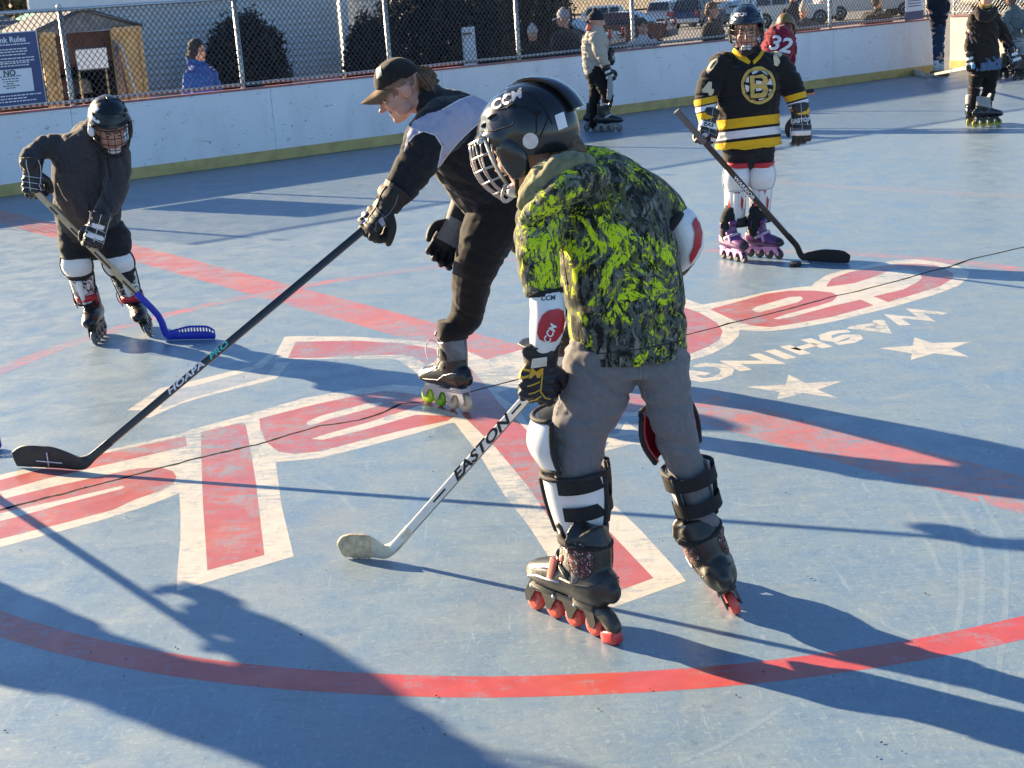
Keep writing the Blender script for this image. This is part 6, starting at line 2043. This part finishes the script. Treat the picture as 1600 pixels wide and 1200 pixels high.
tag(mb.build('puck', M('puck_rubber', (.014, .014, .015), .7, .2, 60, .3, 300), None, 'auto'), 'black puck lying by the skates of the child in black and gold', 'puck')
# ---------------------------------------------------------------- other skaters on the floor
TEENSK = dict(boot=GLB, fr=M('frame_black', (0, 0, 0)), hub=SIL)
BEI = cloth('beige_sweater', (.41, .375, .31), .08)
E_ = Who('skater in a beige sweater and dark beanie standing side on by the boards', 19.05, (1.1, 19.05, 0))
hd = orient((.95, .1, -.12), (0, 0, 1), E_.p(932, 33, .0), .98)
tor = E_.st((932, 112, .0, 19, 18), (929, 95, .0, 20, 18), (929, 75, .0, 21, 19), (931, 58, .0, 20, 19), (932, 49, .0, 13, 13))
a1 = E_.st((931, 60, -.14, 11, 11), (937, 80, -.2, 10, 10), (944, 98, -.2, 9, 9), (950, 112, -.18, 7, 7))
a2 = E_.st((934, 60, .14, 11, 11), (944, 78, .16, 9, 9), (955, 92, .1, 7, 7))
l1 = E_.st((934, 112, -.05, 15, 15), (942, 130, -.07, 13, 13), (949, 150, -.06, 10, 11), (946, 172, -.03, 8, 9), (944, 195, -.02, 8, 8))
l2 = E_.st((930, 112, .06, 14, 14), (930, 135, .08, 11, 12), (929, 160, .1, 9, 10), (927, 193, .1, 8, 8))
body(E_, [tor, a1, a2, l1, l2], hd, .013, shr=.8)
garment(E_, 'sweater', [tor, a1, a2], [BEI], .012, 3, (.014, 5, 3), (.2, 0, 1))
garment(E_, 'trousers', [E_.st((932, 106, .0, 18, 17), (932, 118, .0, 18, 17)), l1, l2], [BRN], .012, 3, (.012, 6, 5), (0, 0, 1))
BEAN = cloth('beanie_slate', (.02, .022, .028), .3)
def beanie(who, Mx, mat, pointy=0):
    mb = MB()
    mb.loft([(Mx @ V((0, -.012, .02)), .083, .102), (Mx @ V((0, -.014, .07)), .08, .098), (Mx @ V((0, -.02, .11)), .06, .075), (Mx @ V((0, -.03, .14 + pointy)), .03 - pointy * .15, .035 - pointy * .15)], 18, 3, caps='fr', ref=Mx.to_3x3() @ V((0, 1, 0)))
    o = mb.build('hat', mat, who.o)
    mb = MB(); mb.loft([(Mx @ V((0, -.012, .012)), .084, .103), (Mx @ V((0, -.013, .045)), .083, .101)], 18, 1, caps='ff', ref=Mx.to_3x3() @ V((0, 1, 0))); mb.build('hat_band', mat, o)
beanie(E_, hd, BEAN)
mb = MB(); mb.loft(E_.st((919, 45, -.03, 4, 6), (923, 40, -.02, 5, 6), (925, 48, -.02, 4, 5)), 10, 2); mb.build('collar_tag', M('coral_cloth', (.6, .16, .1), .8), E_.o)
glove(E_.o, E_.p(949, 110, -.2), E_.p(955, 124, -.2), V((-.2, -1, .2)), 1.3, GLVE, WHT, None, (55, 80, 50), 1, voxel=.009, cuff=.05)
glove(E_.o, E_.p(954, 84, .1), E_.p(955, 96, .06), V((.8, -.6, .1)), 1.2, GLVE, None, None, (55, 80, 50), 1, voxel=.009, cuff=.05)
ESK = dict(boot=GLB, fr=M('frame_grey', (.2, .2, .21), .4, metal=.3), wheels=[M('wheel_grey', (0, 0, 0))] * 4, hub=SIL, strap=M('strap_grey', (.4, .4, .42), .5))
skate(E_.o, G(951, 206), (1, -.1), (0, 0, 1), 1.15, tall=.3, **ESK)
skate(E_.o, G(938, 204) + V((-.03, .1, 0)), (1, .05), (0, 0, 1), 1.15, tall=.3, **ESK)
tp = E_.p(953, 122, -.22)
st_ = MB()
t = thing('hockey_stick', E_.p(951, 160, -.22), 'grey stick held blade down beside the leg of the skater in beige', 'hockey stick')
mb = MB(); mb.box(E_.p(946, 95, .0), .03, .02, .5, Matrix.Rotation(rad(12), 3, 'Y'), 0, .004); mb.build('shaft', M('shaft_grey', (.25, .25, .26), .4), t, 'auto')
mb = MB(); mb.loft([(E_.p(953, 118, -.24), .02, .01), (E_.p(953.5, 128, -.24), .034, .009), (E_.p(953, 146, -.24), .036, .008), (E_.p(951, 156, -.24), .026, .006)], 12, 3); mb.build('blade', M('blade_grey', (.3, .3, .31), .5), t)
# the boy in black seen from behind at right
HBK = cloth('hoodie_brownblack', (.026, .02, .017), .3)
SHB = cloth('shirt_denim', (.1, .16, .27), .25)
R_ = Who('skater in a black hoodie seen from behind with a blue shirt hem showing', 16.8, (4.1, 16.8, 0))
hd = orient((.25, .95, -.15), (0, .1, 1), R_.p(1541, -12, .03), 1.0)
tor = R_.st((1539, 97, .0, 23, 18), (1537, 75, .0, 24, 19), (1537, 50, .0, 23, 18), (1538, 30, .0, 22, 17), (1540, 17, .02, 14, 13))
a1 = R_.st((1524, 28, .02, 11, 12), (1518, 48, .02, 10, 11), (1516, 70, .0, 9, 10), (1517, 90, -.02, 7, 8))
a2 = R_.st((1555, 28, .02, 11, 12), (1566, 48, .03, 10, 11), (1575, 68, .02, 9, 10), (1582, 84, .0, 7, 8))
l1 = R_.st((1529, 100, .0, 13, 15), (1524, 125, .0, 11, 12), (1521, 150, .0, 9, 10), (1518, 178, -.02, 8, 8))
l2 = R_.st((1549, 100, .0, 14, 15), (1548, 125, .0, 12, 13), (1543, 152, .0, 10, 11), (1538, 180, -.02, 8, 9))
body(R_, [tor, a1, a2, l1, l2], hd, .013, shr=.8)
garment(R_, 'hoodie', [tor, a1, a2], [HBK], .011, 3, (.018, 4.5, 6), (.5, 0, .5), caps=['fr', 'rf', 'rf'])
garment(R_, 'hood', [R_.st((1527, 18, -.08, 5, 10), (1533, 24, -.14, 9, 10), (1545, 25, -.14, 9, 10), (1552, 16, -.08, 5, 10))], [HBK], .01, 2, None)
mb = MB(); mb.loft(R_.st((1533, 9, -.06, 2, 6), (1540, 11, -.1, 3, 6), (1547, 8, -.06, 2, 6)), 10, 3); mb.build('collar', M('collar_ochre', (.35, .24, .06), .8), R_.o)
garment(R_, 'shirt', [R_.st((1540, 88, .0, 22, 17), (1540, 109, .0, 25, 20))], [SHB], .01, 1, (.014, 7, 9), (1, 0, 0), caps='ff')
garment(R_, 'trousers', [R_.st((1540, 96, .0, 20, 16), (1539, 108, .0, 20, 16)), l1, l2], [BRN], .011, 3, (.016, 6, 15), (.2, 0, 1))
helmet(R_.o, orient((.25, .95, -.15), (0, .1, 1), R_.p(1541, -20, .03), 1.08), BLK, CAGEB, .0026)
glove(R_.o, R_.p(1517, 90, -.03), R_.p(1517, 106, -.05), V((-.6, -.7, .1)), 1.2, GLVE, WHT, None, (50, 70, 40), 1, voxel=.009, cuff=.05)
glove(R_.o, R_.p(1582, 84, -.03), R_.p(1588, 97, -.06), V((.3, -.9, .2)), 1.3, GLVE, WHT, WHT, (50, 70, 40), 1, voxel=.009, cuff=.06)
YEL = M('wheel_yellow', (.4, .34, .04), .35, .08, 12)
RSK = dict(boot=GLB, fr=M('frame_black', (0, 0, 0)), wheels=[YEL] * 4, cuffm=M('cuff_offwhite', (.3, .29, .28), .5), hub=YEL)
skate(R_.o, G(1542, 198), (1, .12), (.05, 0, 1), 1.12, tall=.3, **RSK)
skate(R_.o, G(1513, 196) + V((.05, .08, 0)), (.5, .86), (.05, 0, 1), 1.12, tall=.3, **RSK)
bu = R_.p(1521, 104, -.12)
stick(bu, P(1446, 119, G(1446, 121).y - .1), G(1426, 117), 'pale stick with a blue grip trailing behind the skater in the black hoodie', M('shaft_pale', (.5, .48, .42), .4, .2, 20), M('blade_wood', (.46, .33, .2), .6, .2, 20), 1.3, M('tape_white', (.6, .58, .52), .8), M('grip_blue', (.1, .3, .5), .6), .09, grip_len=.4)
# the bending player in the maroon number jersey
MAR = cloth('jersey_maroon', (.2, .012, .03), .12)
N_ = Who('player in a maroon jersey numbered 32 bending behind the child in black and gold', 17.6, (2.9, 17.6, 0))
hd = orient((.3, .6, -.75), (.1, .75, .6), N_.p(1232, 40, .32), .98)
tor = N_.st((1200, 128, .0, 22, 20), (1208, 100, .02, 24, 21), (1216, 75, .05, 25, 22), (1219, 58, .12, 24, 20), (1223, 48, .2, 14, 14))
a1 = N_.st((1203, 58, .1, 11, 11), (1192, 82, .12, 9, 9), (1190, 108, .05, 8, 8), (1200, 125, -.05, 7, 7))
a2 = N_.st((1233, 62, .12, 11, 11), (1236, 85, .2, 9, 9), (1230, 110, .2, 8, 8), (1224, 128, .15, 7, 7))
l1 = N_.st((1193, 125, .0, 14, 15), (1180, 165, .05, 11, 12), (1178, 208, .05, 8, 9))
l2 = N_.st((1206, 125, .05, 14, 15), (1203, 165, .08, 11, 12), (1203, 208, .1, 8, 9))
body(N_, [tor, a1, a2, l1, l2], hd, .013, shr=.8)
nj = garment(N_, 'jersey', [tor, a1, a2], [MAR], .011, 3, (.012, 5, 6), (.4, 0, .6))
nt_ = bvh(nj.data)
ctext(N_, 'number', '32', 1219, 70, -.3, .23, -12, JW, nj, nt_, .12, .006, 1.15, .006)
garment(N_, 'trousers', [N_.st((1200, 118, .02, 20, 18), (1200, 132, .02, 20, 18)), l1, l2], [DKS], .012, 3, (.012, 6, 15), (.2, 0, 1))
helmet(N_.o, orient((.3, .6, -.75), (.1, .75, .6), N_.p(1228, 40, .3), 1.05), M('helmet_gold', (.16, .10, .03), .4, .3, 10), CAGEB, .0026)
skate(N_.o, G(1180, 214), (.6, .8), (0, 0, 1), 1.1, tall=.29, **ESK)
skate(N_.o, G(1205, 214), (.6, .8), (0, 0, 1), 1.1, tall=.29, **ESK)
for gp, gd in (((1203, 128, -.08), (1212, 138, -.1)), ((1226, 128, .1), (1236, 138, .05))):
    glove(N_.o, N_.p(*gp), N_.p(*gd), V((-.2, -.5, .8)), 1.15, GLVE, None, None, (55, 80, 50), 1, voxel=.009, cuff=.05)
t = thing('hockey_stick', N_.p(1250, 142, -.05), 'black stick butt with an orange end beside the black and gold sleeve', 'hockey stick')
A, B = N_.p(1190, 152, -.1), N_.p(1269, 142, -.05)
mb = MB(); mb.tube([A, A.lerp(B, .8)], .014, 8); mb.build('shaft', BLKM, t)
mb = MB(); mb.loft([(A.lerp(B, .78), .02, .02), (A.lerp(B, .95), .021, .021), (B, .024, .024)], 10, 1); mb.build('grip_tape', BLKM, t)
mb = MB(); mb.loft([(A.lerp(B, .9) - V((0, 0, .03)), .014, .014), (B + V((.02, 0, -.03)), .016, .016)], 10, 1); mb.build('end_cap', M('cap_orange', (.7, .25, .1), .5), t)
# far right: grey jacketed skater behind
def dressed(who, hdM, tor, arms, legs, top, leg, vox=.014, hat=None, hatmat=None, shr=.8, wr=.014):
    body(who, [tor] + arms + legs, hdM, vox, shr=shr)
    garment(who, 'jacket', [tor] + arms, [top], vox * .9, 3, (wr, 5, 3), (.3, 0, 1))
    garment(who, 'trousers', [[(tor[0][0], tor[0][1] * .95, tor[0][2] * .95), (tor[0][0] + V((0, 0, -.06)), tor[0][1] * .95, tor[0][2] * .95)]] + legs, [leg], vox * .9, 3, (wr, 6, 5), (0, 0, 1))
GRJ = cloth('jacket_teal_grey', (.13, .17, .18), .15)
X_ = Who('skater in a grey green jacket half hidden behind the black hoodie', 24.2, (6.6, 24.2, 0))
hd = orient((-.6, -.7, -.1), (0, 0, 1), X_.p(1580, -2, .0), 1.0)
tor = X_.st((1588, 60, .0, 14, 12), (1587, 40, .0, 15, 12), (1586, 24, .0, 15, 12), (1583, 14, .0, 9, 9))
arms = [X_.st((1574, 22, .0, 7), (1570, 36, -.1, 6), (1578, 46, -.2, 5)), X_.st((1598, 22, .0, 7), (1606, 36, -.05, 6), (1600, 48, -.2, 5))]
legs = [X_.st((1583, 60, .0, 9), (1578, 82, .0, 8), (1577, 102, .0, 6)), X_.st((1595, 60, .0, 9), (1598, 82, .0, 8), (1600, 102, .0, 6))]
dressed(X_, hd, tor, arms, legs, GRJ, cloth('trousers_pale_grey', (.3, .33, .38), .1))
mb = MB(); mb.loft(X_.st((1570, 48, -.1, 5, 4), (1573, 60, -.1, 6, 4), (1572, 72, -.08, 4, 3)), 12, 3); mb.build('orange_bib', M('bib_orange', (.65, .25, .02), .8), X_.o)
helmet(X_.o, orient((-.6, -.7, -.1), (0, 0, 1), X_.p(1580, -8, .0), 1.05), WHT, CAGEB, .003)
skate(X_.o, G(1578, 122), (.95, -.2), (0, 0, 1), 1.25, GLB, BLKM, [M('wheel_dark', (0, 0, 0))] * 4, tall=.3)
skate(X_.o, G(1602, 124), (.95, -.2), (0, 0, 1), 1.25, GLB, BLKM, [M('wheel_dark', (0, 0, 0))] * 4, tall=.3)
# man standing in the gate gap
JEAN = cloth('jeans_dark', (.025, .045, .085), .25)
NVT = cloth('top_navy', (.015, .018, .03), .3)
Y_ = Who('person in a navy top and dark jeans standing in the gate gap', G(1466, 121).y, tuple(G(1466, 121)))
hd = orient((-.7, -.7, 0), (0, 0, 1), Y_.p(1466, -47, 0), 1.0)
tor = Y_.st((1466, 38, .0, 13, 11), (1465, 15, .0, 14, 11), (1465, -10, .0, 15, 11), (1466, -22, .0, 8, 8))
arms = [Y_.st((1454, -14, .0, 5.5), (1452, 10, .0, 5), (1456, 28, -.05, 4)), Y_.st((1477, -14, .0, 5.5), (1480, 10, .0, 5), (1477, 28, -.05, 4))]
legs = [Y_.st((1463, 38, .0, 7.5), (1463, 65, .0, 6), (1463, 100, .0, 5)), Y_.st((1470, 38, .0, 7.5), (1470, 65, .0, 6), (1470, 100, .0, 5))]
dressed(Y_, hd, tor, arms, legs, NVT, JEAN)
mb = MB()
SHOE = M('shoe_brown', (.2, .1, .06), .6)
SOCK = M('sock_white', (.62, .6, .58), .9)
for u in (1463, 1470):
    mb = MB(); mb.loft(Y_.st((u, 94, .0, 5, 5), (u, 110, .0, 5.2, 5.2)), 12, 1, caps='ff'); mb.build('sock', SOCK, Y_.o)
    q = G(u + 1, 120); mb = MB(); mb.loft([(q + V((-.05, .1, .05)), .045, .045), (q + V((.0, .0, .055)), .05, .05), (q + V((.06, -.12, .035)), .04, .032)], 12, 3, ref=(0, 0, 1)); mb.build('shoe', SHOE, Y_.o)
# player whose shadow reaches in from the left; only the tip of the stick is in the frame
L_ = Who('skater at the far left edge holding a blue bladed stick', 5.75, (-3.45, 5.72, 0))
def lp(x, y, z): return V((-3.45 + x, 5.72 + y, z))
hd = orient((.75, .55, -.35), (.2, .1, 1), lp(.12, .08, 1.6), 1.05)
tor = [(lp(0, 0, .88), .2, .15), (lp(.02, .02, 1.08), .22, .16), (lp(.06, .04, 1.28), .25, .17), (lp(.08, .06, 1.42), .2, .14), (lp(.1, .07, 1.5), .09, .09)]
arms = [[(lp(.12, -.22, 1.38), .1), (lp(.3, -.28, 1.15), .085), (lp(.52, -.12, 1.0), .06)], [(lp(.0, .28, 1.38), .1), (lp(.24, .36, 1.12), .085), (lp(.46, .22, .92), .06)]]
tor = [(a, b, c) for a, b, c in tor]
arms = [[(a, b, b) for a, b in q] for q in arms]
legs = [[(lp(0, -.12, .88), .13, .13), (lp(.06, -.18, .5), .1, .1), (lp(.0, -.2, .14), .07, .07)], [(lp(0, .12, .88), .13, .13), (lp(.06, .18, .5), .1, .1), (lp(.0, .2, .14), .07, .07)]]
dressed(L_, hd, tor, arms, legs, cloth('jersey_dark_blue', (.03, .04, .08)), DKS)
helmet(L_.o, orient((.75, .55, -.35), (.2, .1, 1), lp(.12, .08, 1.61), 1.08), BLK, CAGEB)
for y in (-.2, .2): skate(L_.o, lp(.04, y, 0), (.9, .3), (0, 0, 1), 1.15, GLB, BLKM, [M('wheel_grey', (0, 0, 0))] * 4, tall=.3)
for h0, h1 in ((lp(.52, -.12, 1.0), lp(.62, -.08, .95)), (lp(.46, .22, .92), lp(.56, .24, .86))):
    glove(L_.o, h0, h1, V((.2, -.3, 1)), 1.25, GLV, None, None, (55, 80, 50), 1, voxel=.008)
tipg = G(3, 699)
stick(lp(.56, -.2, 1.02), tipg + V((-.34, -.04, .04)), tipg, 'stick with a blue slotted blade, only its tip showing at the left edge', M('shaft_wood', (0, 0, 0)), M('blade_blue', (0, 0, 0)), 1.1, None, BLKM, .075, holes=True)

# ---------------------------------------------------------------- people watching beyond the fence
def watcher(u, v, off, label, face, top, leg, hat=None, hatm=None, hair=HAIR, lean=0, turn=0, scale=1.0, bulk=1.0, hoodm=None, arms_up=False, name_group=None):
    d = ray(u, v)
    k = (-DW - off - C.dot(T2)) / d.dot(T2)
    hc = C + d * k
    g0 = gz(-off)
    Ht = (hc.z - g0) + .13
    s = max(.55, min(1.05, Ht / 1.75)) * scale
    w_ = Who(label, hc.y, (hc.x, hc.y, g0))
    f = V((cos(rad(face)), sin(rad(face)), 0))
    side = V((-f.y, f.x, 0))
    base = V((hc.x, hc.y, g0)) - f * (lean * .35)
    q = lambda x, y, z: base + f * x + side * y + V((0, 0, z))
    hz_ = hc.z - g0
    hd = orient(f + V((0, 0, -.15)), (0, 0, 1), hc, .98 * max(.85, s))
    sh = hz_ - .22 * s
    hip = max(.35, hz_ - .72 * s)
    tor = [(q(0, 0, hip), .17 * s * bulk, .12 * s * bulk), (q(lean * .1, 0, hip + .2 * s), .18 * s * bulk, .13 * s * bulk), (q(lean * .25, 0, sh - .12 * s), .2 * s * bulk, .13 * s * bulk), (q(lean * .32, 0, sh), .17 * s * bulk, .11 * s * bulk), (q(lean * .36, 0, sh + .07 * s), .08 * s, .08 * s)]
    R_ref = tuple(f)
    arms = []
    for sg in (-1, 1):
        if arms_up: arms.append([(q(lean * .3, sg * .19 * s, sh - .03), .07 * s, .07 * s), (q(lean * .3 + .1, sg * .27 * s, sh - .26 * s), .06 * s, .06 * s), (q(lean * .35 + .2, sg * .1 * s, sh + .0 * s), .045 * s, .045 * s)])
        else: arms.append([(q(lean * .3, sg * .19 * s, sh - .03), .07 * s * bulk, .07 * s * bulk), (q(lean * .3, sg * .26 * s, sh - .28 * s), .06 * s * bulk, .06 * s * bulk), (q(lean * .3 + .12, sg * .2 * s, sh - .5 * s), .045 * s, .045 * s)])
    legs = [[(q(0, sg * .09 * s, hip), .1 * s, .1 * s), (q(.02, sg * .1 * s, hip * .5), .075 * s, .075 * s), (q(0, sg * .1 * s, .06), .055 * s, .055 * s)] for sg in (-1, 1)]
    mb = MB()
    for l in [tor] + arms + legs: mb.loft(shrink(l, .8), ref=R_ref if l is tor else (0, 1, 0))
    head_parts(mb, hd)
    mb.loft([(q(lean * .34, 0, sh - .02), .055, .055), (hd @ V((0, -.02, -.05)), .05, .05)])
    for a in arms: mb.ell(a[2][0] + V((0, 0, -.05)), (.035, .035, .05))
    put('body', remesh(mb, .016, 2), [SKIN, EYE, LIP, BROW, HAIRS], w_.o, True, head_paint(hd))
    mb = MB()
    for l in [tor] + arms: mb.loft(l, ref=R_ref if l is tor else (0, 1, 0), seg=16)
    if hoodm:
        mb.ell(hd @ V((0, -.03, .02)), (.105, .115, .135), hd.to_3x3())
        mb.loft([(hd @ V((0, -.08, -.05)), .1, .09), (q(lean * .3, 0, sh), .13, .1)])
    me = remesh(mb, .013, 3)
    wrinkle(me, .014, 5, u, (.3, 0, 1))
    if hoodm:
        inv = hd.inverted()
        put('jacket', me, [top, SKIN, BEAN], w_.o, True, lambda c, n: 1 if ((inv @ c).y > .06 and abs((inv @ c).x) < .05 and -.1 < (inv @ c).z < .06) else (2 if (inv @ c).z > -.09 and (inv @ c).length < .19 else 0))
    else: put('jacket', me, top, w_.o)
    mb = MB()
    for l in legs: mb.loft(l)
    mb.loft([(q(0, 0, hip - .08), .15 * s, .11 * s), (q(0, 0, hip + .06), .15 * s, .11 * s)], ref=R_ref)
    put('trousers', remesh(mb, .016, 3), leg, w_.o)
    for sg in (-1, 1):
        mb = MB(); mb.loft([(q(-.06, sg * .1 * s, .045), .04, .04), (q(.05, sg * .1 * s, .045), .045, .045), (q(.17, sg * .1 * s, .03), .035, .026)], 10, 2, ref=(0, 0, 1)); mb.build('shoe', SHOE, w_.o)
    if hat == 'beanie': beanie(w_, hd, hatm)
    elif hat == 'point': beanie(w_, hd, hatm, .06)
    elif hat == 'cap':
        beanie(w_, hd, hatm)
        mb = MB(); mb.grid([[hd @ V((a * .07, .085 + t * .085 * (1 - .3 * a * a), .045 - .02 * a * a - .015 * t)) for a in np.linspace(-1, 1, 9)] for t in np.linspace(0, 1, 5)], thick=lambda p: p + V((0, 0, -.006))); mb.build('cap_bill', hatm, w_.o)
    elif hat == 'hair':
        mb = MB(); mb.ell(hd @ V((0, -.02, .045)), (.084, .1, .1), hd.to_3x3(), 16, 10); mb.ell(hd @ V((0, -.06, -.01)), (.08, .06, .09), hd.to_3x3())
        me = remesh(mb, .01, 1); wrinkle(me, .01, 30, 2); put('hair', me, hair, w_.o)
    return w_, hc, q, sh, s
BLUJ = cloth('jacket_royal', (.015, .07, .33), .2)
DARKC = cloth('coat_dark', (.03, .022, .02), .3)
PALEC = cloth('vest_pale', (.55, .56, .6), .1)
watcher(309, 80, 1.0, 'spectator in a royal blue hooded jacket watching through the fence', -35, BLUJ, DKS, hoodm=True, scale=1.0, bulk=.88)
watcher(880, 30, 1.0, 'spectator in a pale grey cap and dark brown coat beyond the fence', 150, DARKC, DKS, 'cap', M('cap_pale', (.34, .35, .38), .9), bulk=1.5, lean=.2)
watcher(1004, 42, 1.2, 'dark haired spectator hunched in a pale vest beyond the fence', -70, PALEC, DKS, 'hair', None, M('hair_black', (.02, .015, .012), .6), lean=.3, bulk=1.1, arms_up=True)
watcher(1113, 17, 1.3, 'short haired man in a dark coat watching left of the black and gold jersey', -25, DARKC, JEAN, 'hair', None, bulk=1.35)
watcher(1256, 18, 1.5, 'spectator in a pointed pale grey hat beyond the fence', -120, cloth('coat_charcoal', (.05, .05, .055), .2), DKS, 'point', M('hat_oat', (.5, .46, .4), .9, .2, 80), bulk=1.3)
watcher(1239, -8, 2.6, 'person in a red hat and black jacket standing left of the pointed hat', -60, NVT, JEAN, 'beanie', M('hat_red', (.35, .02, .03), .9), bulk=.85)
watcher(1371, 2, 1.2, 'person with long dark hair in a dark brown coat beyond the fence at right', 40, DARKC, DKS, 'hair', None, M('hair_umber', (.045, .03, .02), .7), bulk=1.4, lean=.2)
watcher(832, 52, 2.2, 'small spectator in a white hat left of the pale grey cap', -90, DARKC, DKS, 'beanie', M('hat_white', (.4, .4, .42), .9), bulk=.8)
